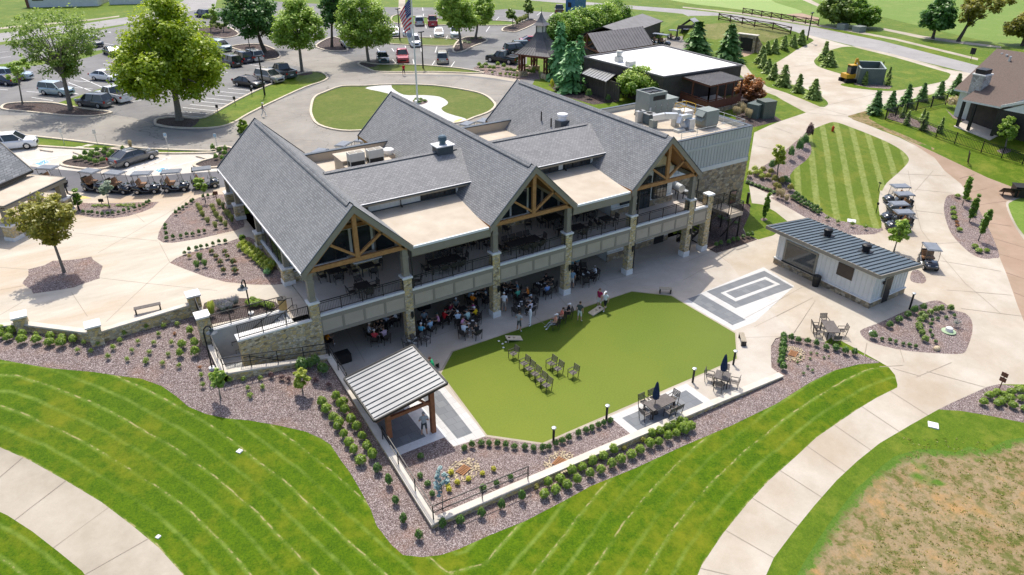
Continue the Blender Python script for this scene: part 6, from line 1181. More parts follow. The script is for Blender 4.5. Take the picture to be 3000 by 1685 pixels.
# ------------------------------------------------------------------ shrubs, grasses and perennials
def bush_mesh(name, m, n, ls, kind, seed):
    random.seed(seed); L = Leaves()
    for i in range(n):
        if kind == 'grass':
            a = random.random()*2*PI; u = random.random()**.5; lean = .45*u; z = random.uniform(.25, .95); p = Vector((math.cos(a)*(.1*u+lean*z*.8), math.sin(a)*(.1*u+lean*z*.8), z)); L.leaf(p, Vector((math.cos(a), math.sin(a), .5))+rnd3()*.4, ls*.45, z*.9+random.gauss(0, .1), 5, Vector((math.cos(a)*.5*u, math.sin(a)*.5*u, 1)))
        else:
            d = rnd3(); d.z = abs(d.z)*1.1-.15; q = random.uniform(.55, 1.) if kind == 'round' else random.random()**.6; bump = 1+.16*math.sin(5*math.atan2(d.y, d.x)+seed)*math.cos(4*d.z+seed); p = Vector((d.x*.5*q*bump, d.y*.5*q*bump, .45+d.z*.55*q*bump)); p.z = max(.03, p.z)
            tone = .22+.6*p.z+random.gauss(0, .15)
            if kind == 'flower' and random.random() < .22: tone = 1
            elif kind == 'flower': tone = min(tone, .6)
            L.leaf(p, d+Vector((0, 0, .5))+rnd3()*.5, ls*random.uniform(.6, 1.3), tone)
    return L.mesh(name, m)
BUSH = {}
def bush(label, p, w, h, leaf, kind='round', group=None, name='shrub', cat='shrub'):
    key = (leaf, kind, 1 if w > .9 else 0)
    if key not in BUSH: st_ = random.getstate(); BUSH[key] = [bush_mesh(name, LEAF[leaf], (620 if key[2] else 380) if kind != 'sparse' else 150, .10 if key[2] else .135, kind, 70+7*i+len(BUSH)) for i in range(3)]; random.setstate(st_)
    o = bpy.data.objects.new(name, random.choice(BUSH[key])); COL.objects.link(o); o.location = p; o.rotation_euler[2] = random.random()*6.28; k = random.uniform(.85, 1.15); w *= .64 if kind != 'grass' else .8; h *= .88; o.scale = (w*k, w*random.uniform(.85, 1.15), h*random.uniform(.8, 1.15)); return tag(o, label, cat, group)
def rows(label, group, tile, pts, w, h, leaf, kind='round', z=None, name='shrub', cat='shrub'):
    for a, b in pts: bush(label, at(tile, a, b) if z is None else un(R(tile, a, b), z), w, h, leaf, kind, group, name, cat)
random.seed(11)
rows('rounded light green shrub on the mulch slope below the plaza wall', 'shrubs on the left slope', 4, [(20, 1222), (95, 1235), (10, 1270), (70, 1285), (180, 1258), (175, 1305), (285, 1305), (390, 1275), (380, 1322), (478, 1285), (470, 1330), (560, 1298)], .95, .75, 'box')
rows('small leafy shrub scattered on the slope left of the stairs', 'small shrubs near the stairs', 4, [(280, 1255), (640, 1315), (745, 1320), (590, 1370), (690, 1378), (860, 1352), (820, 1420), (965, 1438), (1000, 1370), (1045, 1308), (945, 1248), (1110, 1196), (1240, 1182), (1340, 1172), (1200, 1250), (1165, 1315), (1300, 1315), (1130, 1385), (1275, 1400), (1110, 1445), (910, 1300)], .6, .5, 'box', 'sparse')
rows('bright leafy shrub beside the stairs and lamp post', 'bright shrubs by the stairs', 4, [(1380, 1338), (1440, 1235), (1365, 1405), (1478, 1330), (1480, 1400)], .85, .8, 'box')
bush('rust coloured dying shrub on the stair slope', at(4, 1320, 1240), .5, .35, 'red', 'sparse'); bush('small red shrub near the lamp post foot', at(7, 1365, 45), .5, .4, 'red', 'sparse')
rows('small green shrub on the mulch below the stair wall', 'small shrubs below the stairs', 7, [(995, 10), (1110, 22), (1222, 38), (1375, 105), (1385, 170), (1570, 138), (1660, 128), (1775, 122), (1690, 192), (1790, 180), (1705, 240)], .6, .5, 'box', 'sparse')
rows('dark leaved low shrub beside the young reddish tree', 'dark shrubs by the wall', 7, [(1850, 105), (1920, 120), (1965, 130), (2150, 140), (2240, 170)], .7, .5, 'purple', 'sparse', cat='plant', name='perennial'); rows('tall bright bush against the retaining wall corner', 'bushes at the wall corner', 7, [(2205, 78), (2110, 40), (2150, 20), (2060, 60)], 1.25, 1.1, 'lowgreen')
rows('plump shrub of the double row beside the pavilion wall', 'double row beside the pavilion', 8, [(15, 292), (30, 355), (70, 420), (110, 468), (20, 515), (55, 570), (145, 530), (178, 592), (88, 625), (135, 695), (215, 658), (-10, 440)], .95, .85, 'box'); rows('plump shrub of the double row beside the pavilion wall', 'double row beside the pavilion', 7, [(2195, 295), (2225, 345), (2275, 405), (2300, 465), (2290, 262), (2320, 315)], .95, .85, 'box')
rows('upright deep green shrub in the single row round the terrace corner', 'single row round the corner', 8, [(250, 750), (325, 838), (370, 965), (425, 1092), (530, 1205), (692, 1130), (810, 1100), (955, 1055), (1092, 1003), (1228, 945)], .72, .95, 'lowgreen')
rows('plump shrub of the triple row below the front retaining wall', 'triple row below the front wall', 8, [(1380, 922), (1408, 848), (1458, 897), (1490, 817), (1535, 860), (1568, 765), (1605, 828), (1640, 738), (1690, 785), (1708, 702), (1765, 755), (1780, 660), (1838, 718), (1850, 622), (1900, 688), (1972, 652), (2030, 622), (2095, 582), (2155, 567), (2110, 512), (2165, 492), (2220, 535), (2215, 472), (2260, 452), (2275, 507), (2310, 482), (2300, 427), (2340, 492)], .92, .85, 'box'); rows('plump shrub of the triple row below the front retaining wall', 'triple row below the front wall', 9, [(50, 462), (5, 465), (8, 430)], .92, .85, 'box')
rows('shrivelled small shrub in the triple row below the wall', 'shrivelled shrubs', 8, [(1330, 868), (1920, 600), (2050, 548)], .6, .5, 'olive', 'sparse')
rows('small upright shrub of the curved row edging the turf', 'row edging the turf', 8, [(838, 600), (890, 582), (952, 565), (1005, 570), (1062, 570), (1118, 580), (1178, 590), (1248, 592), (1307, 600), (1370, 604), (1412, 594), (1460, 572), (1502, 552), (1548, 532), (1612, 503), (1665, 477), (1705, 466), (1748, 446), (1785, 431), (1830, 411)], .62, .62, 'lowgreen', z=0, cat='boxwood', name='boxwood')
rows('small green perennial in the bed inside the terrace corner', 'perennials inside the corner', 8, [(538, 785), (588, 838), (620, 912), (965, 865), (1055, 835), (1150, 795), (540, 655)], .6, .5, 'lowgreen', 'round', 0, cat='plant', name='perennial'); rows('little bright yellow shrub in the bed inside the terrace corner', 'yellow shrubs', 8, [(748, 763), (790, 832), (735, 880), (960, 768), (1037, 742), (725, 852), (865, 808)], .5, .42, 'yellow', 'round', 0, cat='plant', name='perennial')
rows('rounded shrub of the short hedge at the left end of the lower bed', 'hedge of the lower bed', 6, [(757, 1272), (755, 1307), (752, 1347), (750, 1382), (745, 1415), (740, 1445)], .85, .75, 'lowgreen', cat='boxwood', name='boxwood'); rows('rounded shrub along the top edge of the lower bed', 'shrubs on top of the lower bed', 6, [(815, 1285), (868, 1295), (937, 1308), (1003, 1325), (1078, 1352), (1150, 1358), (1222, 1385), (1290, 1395)], .75, .7, 'lowgreen')
rows('tiny plant dotted in the lower bed', 'tiny plants of the lower bed', 6, [(965, 1385), (960, 1425), (1010, 1390), (1100, 1412), (1065, 1418), (885, 1420)], .35, .3, 'lowgreen', 'sparse', cat='plant', name='perennial'); rows('tiny plant dotted in the lower bed', 'tiny plants of the lower bed', 9, [(848, 40), (820, 85), (880, 65), (780, 8)], .4, .3, 'lowgreen', 'sparse', cat='plant', name='perennial'); rows('rounded shrub at the lower left end of the lower bed', 'end shrubs of the lower bed', 9, [(665, 15), (682, 52)], .8, .7, 'lowgreen')
rows('tall rounded shrub on the upper edge of the bed by the bollard', 'tall shrubs by the bollard', 6, [(1555, 1185), (1625, 1145), (1692, 1110), (1740, 1080), (1810, 1055), (1430, 1268)], .85, .85, 'lowgreen'); rows('olive green shrub of the curved line in the bed by the bollard', 'olive line by the bollard', 6, [(1862, 1092), (1905, 1075), (1945, 1065), (2015, 1062), (1800, 1110), (1820, 1125), (1785, 1150), (1775, 1190), (1785, 1212), (1800, 1245), (1825, 1290)], .85, .75, 'mid')
rows('small hosta like plant in the bed by the bollard', 'small plants by the bollard', 6, [(1500, 1282), (1560, 1295), (1603, 1303), (1660, 1318), (1708, 1325), (1755, 1337), (1880, 1142), (1920, 1127), (1985, 1117), (2045, 1107), (1868, 1172), (1865, 1217), (1880, 1257), (1905, 1302)], .48, .4, 'lowgreen', 'round', cat='plant', name='perennial'); bush('hazy lavender clump in the bed by the bollard', at(6, 2060, 1178), 1.1, .9, 'lav', 'sparse', cat='lavender')
rows('small round shrub of the double row beside the striped lawn', 'double row beside the striped lawn', 6, [(850, 190), (870, 205), (895, 220), (920, 240), (945, 260), (965, 270), (990, 285), (1010, 295), (1035, 310), (825, 215), (845, 225), (865, 240), (890, 255), (915, 270), (935, 280), (965, 295), (990, 310), (1020, 330)], .75, .65, 'lowgreen', cat='boxwood', name='boxwood')
rows('loose olive shrub in the wide bed beside the clubhouse block', 'loose shrubs beside the block', 6, [(640, 65), (690, 95), (740, 105), (700, 135), (720, 155), (810, 155), (660, 30), (600, 20)], 1.15, 1., 'olive'); rows('dark low shrub in the wide bed beside the clubhouse block', 'dark shrubs beside the block', 6, [(745, 92), (790, 100), (770, 80)], 1.2, .9, 'deep'); rows('yellow green hydrangea like shrub near the block corner', 'yellow shrubs near the block', 6, [(500, 48), (550, 35), (595, 62), (540, 12), (580, 40)], 1.15, .95, 'gold', 'flower')
rows('wispy ornamental grass in the wide bed beside the block', 'grasses beside the block', 6, [(712, 205), (745, 215), (780, 235), (750, 190)], .9, 1.1, 'tan', 'grass', name='plume_tussock', cat='tussock'); rows('low clipped shrub of the strip edging the side path', 'strip edging the side path', 6, [(490+28*i, 95+10.5*i) for i in range(8)], .8, .4, 'lowgreen', cat='boxwood', name='boxwood'); rows('small shrub near the shed end of the long bed', 'small shrubs behind the shed', 6, [(1090, 375), (1165, 405), (1275, 425), (1375, 445)], .8, .75, 'mid', 'sparse')
rows('low mounded plant in the oval mulch bed', 'low plants in the oval bed', 6, [(2070, 205), (2035, 298), (2040, 330), (2045, 365), (2085, 458), (2200, 585), (2230, 618), (2290, 615), (2150, 225), (2190, 345), (2255, 445)], 1.0, .5, 'box', cat='plant', name='perennial'); rows('red flowering plant in the oval mulch bed', 'red plants in the oval bed', 6, [(2065, 395), (2070, 422)], .7, .4, 'red', 'flower', cat='plant', name='perennial')
rows('small clipped shrub edging the bed under the side stair', 'row under the side stair', 6, [(250, 575), (285, 565), (345, 555), (380, 540), (415, 530), (455, 512), (490, 506), (520, 500)], .7, .65, 'lowgreen', cat='boxwood', name='boxwood'); rows('low spreading plant in shade under the side stair', 'shade plants under the side stair', 6, [(300, 372), (350, 385), (400, 400), (280, 360)], 1., .4, 'deep', 'sparse', cat='plant', name='perennial')
rows('small shrub of the row edging the rose bed', 'row edging the rose bed', 4, [(1395, 635), (1430, 612), (1485, 597), (1520, 587), (1565, 582), (1610, 567), (1655, 552), (1703, 547)], .5, .5, 'lowgreen', 'round', PZ, cat='boxwood', name='boxwood'); rows('rose bush with red blooms in the plaza bed', 'rose bushes', 4, [(1600, 630), (1700, 630), (1635, 665), (1720, 668), (1665, 712), (1765, 712), (1690, 775), (1778, 775)], .78, .6, 'rose', 'flower', PZ, 'rose_bush', 'rose bush')
rows('upright green perennial at the tip of the rose bed', 'upright perennials of the rose bed', 4, [(1490, 740), (1550, 728), (1515, 690)], .7, .8, 'lowgreen', 'grass', PZ); bush('brownish shrub at the tip of the rose bed', un(R(4, 1430, 665), PZ), .6, .55, 'olive', 'sparse')
rows('yellow blooming hydrangea along the clubhouse side wall', 'hydrangeas along the side wall', 4, [(1830+30*i+dx, 585+24*i+dy) for i in range(8) for dx, dy in ((0, 0), (22, -16), (-12, 14))], .9, .75, 'gold', 'flower', PZ, 'hydrangea', 'hydrangea'); bush('teal green juniper at the end of the hydrangea row', un(R(4, 2020, 785), PZ), .9, .6, 'cedar'); bush('dark leaved shrub behind the hydrangea row', un(R(4, 2055, 735), PZ), .9, .8, 'deep')
tree('small ball headed topiary standard beside the porch walk', (4, 1830, 548), (4, 1808, 1848, 488, 522), 'round', 'hedge', 12, 50, .14, .03, z=PZ, cr=.5, limbs=1, name='topiary', cat='topiary')
rows('small shrub of the row along the left edge of the grass bed', 'left row of the grass bed', 4, [(1330, 335), (1357, 313), (1383, 293), (1410, 273), (1445, 250), (1458, 236), (1535, 212), (1572, 204), (1615, 196)], .5, .55, 'lowgreen', 'round', PZ, cat='boxwood', name='boxwood'); rows('small shrub of the row along the lower edge of the grass bed', 'lower row of the grass bed', 4, [(1250, 425), (1250, 455), (1258, 492), (1258, 527), (1310, 517), (1367, 508), (1412, 495), (1457, 492), (1505, 482), (1545, 471)], .5, .55, 'lowgreen', 'round', PZ, cat='boxwood', name='boxwood')
rows('tufted ornamental grass in the bed beside the clubhouse porch', 'ornamental grasses by the porch', 4, [(1500, 300), (1520, 330), (1535, 360), (1570, 402), (1610, 305), (1620, 330), (1640, 370), (1670, 400), (1630, 440), (1705, 432), (1660, 275), (1690, 305), (1715, 345), (1755, 395), (1735, 370)], .75, .85, 'grass', 'grass', PZ, 'plume_tussock', 'tussock')
rows('small shrub of the row edging the lower side of the cart bed', 'row of the cart bed', 4, [(633, 325), (672, 327), (700, 332), (740, 336), (775, 341), (817, 336), (855, 334), (897, 327), (938, 316), (975, 306), (1020, 296), (1058, 286), (1085, 272), (1110, 258), (1128, 244)], .5, .5, 'lowgreen', 'round', PZ, cat='boxwood', name='boxwood'); rows('low fresh green ground plant in the cart bed', 'ground plants of the cart bed', 4, [(705+17*i, 268+6*math.sin(i*2)) for i in range(8)]+[(885+16*i, 266+7*math.sin(i*3)) for i in range(9)], .6, .22, 'box', 'sparse', PZ, cat='plant', name='perennial')
bush('weeping golden shrub in the bed above the stairs', un(R(4, 1605, 1100), PZ), .95, 1.5, 'gold', 'grass'); rows('hazy lavender clump in the bed above the stairs', 'lavender above the stairs', 4, [(1660, 1045), (1700, 1030), (1740, 1020), (1780, 1020), (1690, 1065), (1740, 1055)], .9, .75, 'lav', 'grass', PZ, 'lavender', 'lavender'); rows('broad leaved hosta in the bed above the stairs', 'hostas above the stairs', 4, [(1880, 1010), (1910, 990), (1950, 1005), (1985, 1020), (2020, 1035), (1940, 1030), (1900, 1030), (2050, 1045)], .8, .55, 'box', 'round', PZ, 'hosta', 'hosta')
rows('small shrub behind the left portico', 'shrubs behind the portico', 4, [(120, 262), (150, 258), (185, 268), (230, 265)], .55, .5, 'lowgreen', 'round', PZ)
rows('dense bright shrub on the kerbed island beside the grey sedan', 'shrubs beside the grey sedan', 1, [(572, 1215), (615, 1212), (655, 1222), (690, 1232), (730, 1242), (780, 1228), (650, 1187), (700, 1177), (740, 1187), (790, 1177), (830, 1205), (740, 1157), (800, 1157), (690, 1200), (850, 1180)], .95, .9, 'hedge'); rows('small shrub on the kerbed island by the clubhouse corner', 'shrubs by the clubhouse corner', 1, [(1610, 1142), (1660, 1152), (1632, 1205), (1680, 1212), (1705, 1152), (1700, 1180), (930, 1140)], .85, .9, 'hedge'); bush('dry tan plume grass beside the grey sedan island', at(1, 990, 1125), .7, 1.0, 'tan', 'grass')
rows('rounded shrub in the planted bed left of the lantern gazebo', 'shrubs left of the gazebo', 2, [(1040, 510), (1090, 505), (1120, 528), (1180, 508), (1150, 535), (1225, 520), (1060, 528), (1250, 545), (1340, 530), (1400, 520), (1440, 518), (1450, 545)], 1.2, 1.0, 'box'); rows('clipped low hedge plant in front of the gazebo', 'low hedge before the gazebo', 2, [(1280+24*i, 548+2.*i) for i in range(8)], 1.1, .9, 'box', cat='boxwood', name='boxwood'); rows('small shrub of the front row left of the gazebo', 'front row left of the gazebo', 2, [(1140, 560), (1200, 568), (1240, 573), (1270, 578), (1300, 583), (1325, 587)], .8, .6, 'box')
bush('tall golden conical shrub beside the cedars', at(2, 1590, 690), .9, 2.2, 'yellow'); rows('rounded dark shrub before the board fence', 'shrubs before the board fence', 2, [(1865, 745), (1828, 705), (2010, 770)], 1.3, 1.5, 'lowgreen'); bush('loose yellow green shrub by the maple foot', at(2, 2095, 762), 1.6, 1.2, 'gold')
rows('green tussock at the foot of the flagpole', 'tussocks at the flagpole', 2, [(560, 770), (600, 760), (630, 768), (590, 782), (570, 758)], 1., .5, 'hedge')
rows('ornamental grass clump on the far kerbed island', 'grasses on the far island', 2, [(1325, 195), (1345, 180), (1365, 165), (1385, 155), (1400, 145)], 1.6, 1.4, 'grass', 'grass', None, 'plume_tussock', 'tussock'); rows('low juniper on the mounded mulch island', 'junipers on the mound', 2, [(930, 320), (960, 330), (985, 300), (1050, 295)], 1.8, .6, 'lowgreen', 'sparse'); rows('grass clump on the mulch island by the lot entrance', 'grasses by the lot entrance', 1, [(1600, 215), (1635, 222), (1668, 232)], 1.7, 1.3, 'grass', 'grass', None, 'plume_tussock', 'tussock')
for x, y, w, lf, lab in ((810, 1205, 1.3, 'deep', 'dark leaved small tree second from the top of the long bed'), (870, 1170, 1.4, 'deep', 'dark leaved small tree in the middle of the long bed'), (912, 1115, 1.5, 'deep', 'dark leaved small tree near the top of the long bed'), (945, 1065, 1.6, 'purple', 'bronze leaved small tree at the top of the long bed'), (668, 1285, 1.2, 'deep', 'dark bushy shrub beside the yellow green young tree')): bush(lab, at(3, x, y), w, 2.4 if w > 1.2 else 1.3, lf, 'round', None, 'small_tree', 'tree')
rows('leafy shrub in the mulch bed by the trail sign', 'shrubs by the trail sign', 9, [(2080, 245), (2130, 225), (2180, 235), (2230, 215), (2170, 275), (2140, 295), (2220, 265), (2240, 310), (2300, 265), (2290, 200), (2320, 330), (2040, 290)], 1.0, .65, 'box'); bush('pale variegated round shrub at the house corner', at(3, 2030, 815), 3.2, 2.2, 'tan'); bush('round shrub beside the house patio', at(3, 2325, 945), 2.0, 1.6, 'grey')
rows('dry grass clump beside the utility cabinets', 'dry grasses by the cabinets', 3, [(430, 840), (450, 870), (480, 890), (500, 905), (420, 880), (390, 870)], 1.2, 1.5, 'tan', 'grass', None, 'plume_tussock', 'tussock')
L = Leaves()
for _ in range(1500):                 # weeds and grass tufts on the bare soil
    a, b = random.uniform(700, 2900), random.uniform(480, 1500); q = un(R(9, a, b), -1); 
    if dline((q.x, q.y), DL) > 16 or b < 520+.0*a or (a < 1500 and b < 3100-1.55*a): continue
    q.z = tz(q.x, q.y)
    for k in range(random.choice((2, 3, 6))): d = rnd3(); L.leaf(q+Vector((d.x*.11, d.y*.11, .03)), Vector((d.x, d.y, 1.2)), random.uniform(.03, .065), random.random(), 2.2)
tag(L.build('weeds', LEAF['olive']), kind='stuff')
random.seed(3)
# ------------------------------------------------------------------ vehicles (built facing +X)
rub = M('tyre_rubber', (.012, .012, .013), (.02, .02, .02), 5, .85); rim_m = M('alloy_rim', .42, .55, 4, .3, metal=.7); lampg = M('headlight_lens', .55, .7, 3, .15); red_l = M('tail_lens', (.30, .012, .01), (.40, .02, .015), 3, .2)
def paint(name, c, metal=.25): return M('car_paint_'+name, c, tuple(x*1.12+.004 for x in c), .8, .22, spec=.6, metal=metal, Coat_Weight=.5)
PAINT = {'white': paint('white', (.72, .73, .74), 0), 'silver': paint('silver', (.42, .43, .44)), 'grey': paint('grey', (.10, .105, .11)), 'black': paint('black', (.012, .013, .015)), 'navy': paint('navy', (.015, .025, .06)), 'red': paint('red', (.32, .018, .035)), 'teal': paint('teal', (.012, .05, .065)), 'sky': paint('pale_blue', (.33, .42, .46)), 'champ': paint('champagne', (.33, .31, .27)), 'brown': paint('brown', (.10, .075, .065)), 'slate': paint('slate', (.05, .07, .08))}
BASE = M('car_paint_base', .3, .33, 1, .25)
def wheel(root, x, y, r, w=.22, rim=rim_m):
    s = 1 if y > 0 else -1; t = MB().tube([(x, y-w/2, r), (x, y+w/2, r)], r, rub, 16).build('wheel', root); MB().tube([(x, y+s*(w/2-.01), r), (x, y+s*(w/2+.015), r)], [r*.66, r*.55], rim, 10).build('rim', t)
def loft(mb, secs, mat):              # sections: (x, half width low, half width mid, z low, z mid, z top, half width top)
    vs = []; n = 8
    for x, a, b, z0, z1, z2, c in secs: vs += [(x, -a, z0), (x, -b, (z0+z1)/2), (x, -b, z1), (x, -c, z2), (x, c, z2), (x, b, z1), (x, b, (z0+z1)/2), (x, a, z0)]
    fs = [(i*n+k, i*n+(k+1) % n, (i+1)*n+(k+1) % n, (i+1)*n+k) for i in range(len(secs)-1) for k in range(n)]
    fs += [tuple(range(n)), tuple(len(vs)-n+k for k in reversed(range(n)))]
    return mb.add(vs, fs, mat)
SPEC = {  # length, width, body stations (x fraction, top z), cabin (x rear base, rear top, front top, front base), belt z, roof z, wheel r, axle fraction
 'sedan': (4.8, 1.84, [(-.5, .80), (-.47, .95), (-.36, 1.0), (0, .98), (.2, .95), (.4, .82), (.48, .68), (.5, .55)], (-.40, -.2, .06, .25), .96, 1.44, .33, (.30, -.29)),
 'suv': (4.75, 1.92, [(-.5, .85), (-.48, 1.05), (-.3, 1.08), (0, 1.06), (.22, 1.06), (.42, .98), (.48, .85), (.5, .6)], (-.485, -.42, .1, .27), 1.06, 1.74, .37, (.31, -.29)),
 'pickup': (5.7, 2.0, [(-.5, 1.12), (-.49, 1.14), (-.14, 1.14), (0, 1.14), (.2, 1.16), (.42, 1.1), (.49, .98), (.5, .7)], (-.14, -.10, .1, .22), 1.14, 1.9, .41, (.32, -.30))}
def make_car(kind):
    L, Wd, st, cab, zb, zr, wr, ax = SPEC[kind]; root = thing(kind, 'car', 'car'); hw = Wd/2; b = MB()
    loft(b, [(x*L, hw*.86*(1-.25*(abs(x) > .49)), hw*(1-.12*(abs(x) > .46)-.08*(abs(x) > .49)), .24, z*.86, z, hw*.86*(1-.1*(abs(x) > .46))) for x, z in st], BASE)
    if kind == 'pickup': b.box(-.485*L, -.15*L, -.78, .78, 1.142, 1.146, rub); b.box(-.49*L, -.14*L, -.98, -.82, 1.1, 1.2, BASE); b.box(-.49*L, -.14*L, .82, .98, 1.1, 1.2, BASE); b.box(-.5*L, -.485*L, -.95, .95, 1.0, 1.2, BASE)
    x0, x1, x2, x3 = [c*L for c in cab]; wb, wt = hw*.9, hw*.72
    b.add([(x1, -wt, zr-.02), (x2, -wt, zr-.02), (x2, wt, zr-.02), (x1, wt, zr-.02), (x1+.05, -wt*.9, zr+.03), (x2-.08, -wt*.9, zr+.03), (x2-.08, wt*.9, zr+.03), (x1+.05, wt*.9, zr+.03)], [(4, 5, 6, 7), (0, 1, 5, 4), (1, 2, 6, 5), (2, 3, 7, 6), (3, 0, 4, 7)], BASE)
    for s in (-1, 1):
        for p, q in (((x0, s*wb, zb), (x1, s*wt, zr)), ((x3, s*wb, zb), (x2, s*wt, zr)), (((x0+x3)/2, s*wb, zb), ((x1+x2)/2, s*wt, zr))): b.bar(p, q, .07, .08, BASE, (0, 1, 0))
    for y in (-1, 1): b.box(x3-.35, x3-.2, y*hw*1.0-.1, y*hw*1.0+.1, zb-.02, zb+.13, BASE)
    body = b.build('body', root, True); m = body.modifiers.new('edge', 'EDGE_SPLIT'); m.split_angle = .7
    g = MB(); e = .012; g.add([(x0, -wb+e, zb-.02), (x3, -wb+e, zb-.02), (x3, wb-e, zb-.02), (x0, wb-e, zb-.02), (x1, -wt+e, zr-.015), (x2, -wt+e, zr-.015), (x2, wt-e, zr-.015), (x1, wt-e, zr-.015)], [(0, 1, 5, 4), (1, 2, 6, 5), (2, 3, 7, 6), (3, 0, 4, 7)], glass); g.build('window_glass', root)
    for a in ax:
        for s in (-1, 1): wheel(root, a*L, s*(hw-.11), wr)
    for s in (-1, 1):
        MB().box(.465*L, .488*L, s*hw*.72-.18, s*hw*.72+.18, .62 if kind == 'sedan' else .8, .74 if kind == 'sedan' else .97, lampg).build('headlight', root); MB().box(-.503*L, -.485*L, s*hw*.78-.13, s*hw*.78+.13, .72, .98, red_l).build('tail_light', root)
    g = MB(); g.box(.49*L, .503*L, -.5, .5, .42, .66, blackm); g.box(-.505*L, -.49*L, -.26, .26, .55, .68, trim); g.build('grille_and_plate', root)
    return root
CAR = {}
def car(kind, col, label, tile, rear, front, side=True, z=None):
    a, b = (at(tile, *rear), at(tile, *front)); d = b-a; d.z = 0; d.normalize(); n = Vector((-d.y, d.x, 0)); n = n if n.dot(CAM-a) < 0 else -n
    c = (a+b)/2+(n*SPEC[kind][1]*.42 if side else Vector((0, 0, 0))); c.z = tz(c.x, c.y)+.01; rz = math.atan2(d.y, d.x)
    if kind not in CAR: CAR[kind] = make_car(kind); o = CAR[kind]; o.location = c; o.rotation_euler[2] = rz
    else: o = dup(CAR[kind], c, rz)
    cat = {'pickup': 'pickup truck', 'suv': 'suv', 'sedan': 'car'}[kind]; tag(o, label, cat, 'vehicles in the car park'); o.name = {'pickup': 'pickup_truck', 'suv': 'parked_suv', 'sedan': 'parked_car'}[kind]
    for ch in o.children:
        if ch.name.startswith('body'):
            for s in ch.material_slots:
                if s.material and (s.material == BASE or s.material.name.startswith('car_paint')): s.link = 'OBJECT'; s.material = PAINT[col]
    return o
for k in (('suv', 'white', 'white SUV in the accessible bay half hidden by the left portico', 1, (-20, 1148), (207, 1126)), ('sedan', 'grey', 'dark grey sedan parked by the accessible bay symbol', 1, (960, 1262), (1138, 1207)), ('sedan', 'black', 'glossy black sedan beside the tall lamp post', 1, (1795, 652), (1905, 668)), ('suv', 'champ', 'champagne SUV with black roof glass behind the lamp post', 1, (1952, 612), (2060, 633)), ('pickup', 'slate', 'dark slate pickup truck beside the light green tree', 1, (2155, 600), (2040, 562)), ('suv', 'silver', 'silver SUV parked at the teardrop mulch island', 1, (1912, 470), (1840, 447)), ('suv', 'black', 'black SUV beside the huge maple, nearest its crown', 1, (1750, 512), (1672, 488)), ('suv', 'navy', 'dark SUV between the silver and black SUVs', 1, (1832, 482), (1760, 458)),
 ('suv', 'sky', 'white-blue SUV peeking out behind the huge maple', 1, (1590, 372), (1690, 398)), ('suv', 'sky', 'pale blue SUV just left of the sparse topped tree trunk', 1, (335, 718), (465, 730)), ('sedan', 'white', 'white sedan with dark wheels parked on the far side of the grass strip', 1, (720, 608), (830, 618)), ('suv', 'grey', 'dark grey SUV at the end of the mulch island', 1, (755, 822), (612, 808)), ('pickup', 'white', 'white pickup truck behind the dark grey SUV', 1, (900, 785), (740, 750)), ('suv', 'white', 'white SUV under the huge maple beside the white pickup', 1, (1075, 742), (955, 705)), ('suv', 'sky', 'pale van behind the thin young tree at the left edge', 1, (20, 612), (175, 610)), ('sedan', 'navy', 'blue sedan cut by the left picture edge', 1, (55, 650), (-60, 640)), ('sedan', 'black', 'dark sedan left of the huge maple in the far row', 1, (845, 432), (780, 405)), ('suv', 'grey', 'dark SUV seen through the sparse topped tree', 1, (600, 340), (740, 368)), ('sedan', 'red', 'red car mostly hidden by the huge maple', 1, (935, 532), (860, 508)), ('suv', 'navy', 'dark car at the far lot entrance', 1, (1560, 142), (1475, 128)),
 ('sedan', 'teal', 'dark teal sedan nose toward the loop lawn', 2, (303, 440), (325, 488), False), ('pickup', 'red', 'red pickup truck facing the loop drive', 2, (456, 425), (470, 490), False), ('suv', 'champ', 'silver SUV parked tail toward the loop drive', 2, (765, 490), (765, 445), False), ('suv', 'white', 'white SUV parked beside the flagpole', 2, (540, 315), (570, 370), False), ('suv', 'white', 'white car behind the hanging flag', 2, (503, 245), (503, 282), False), ('sedan', 'white', 'white car alone in the middle row bay', 2, (735, 250), (738, 292), False), ('pickup', 'white', 'white pickup truck behind the tall tree trunk', 2, (860, 250), (865, 300), False), ('suv', 'silver', 'silver SUV left of the dark red pickup in the rear row', 2, (592, 205), (588, 168), False), ('pickup', 'red', 'dark red pickup truck tail out in the rear row', 2, (692, 212), (688, 168), False), ('suv', 'black', 'long black SUV parked crosswise behind the black pickup', 2, (1285, 414), (1400, 402)), ('pickup', 'black', 'black pickup truck next to the lantern gazebo', 2, (1265, 487), (1130, 470)), ('suv', 'teal', 'dark car half hidden by the hedge near the gazebo', 2, (1330, 392), (1450, 388)), ('pickup', 'brown', 'brown pickup truck beside the blue trailer', 2, (1645, 114), (1642, 90), False), ('sedan', 'white', 'white car left of the dark lamp post in the middle row', 2, (402, 245), (405, 282), False), ('suv', 'silver', 'silver SUV behind the light green tree by the teal sedan', 2, (25, 330), (70, 368), False), ('sedan', 'red', 'red car partly hidden behind the laurel hedge', 2, (1420, 340), (1480, 338))): car(*k)
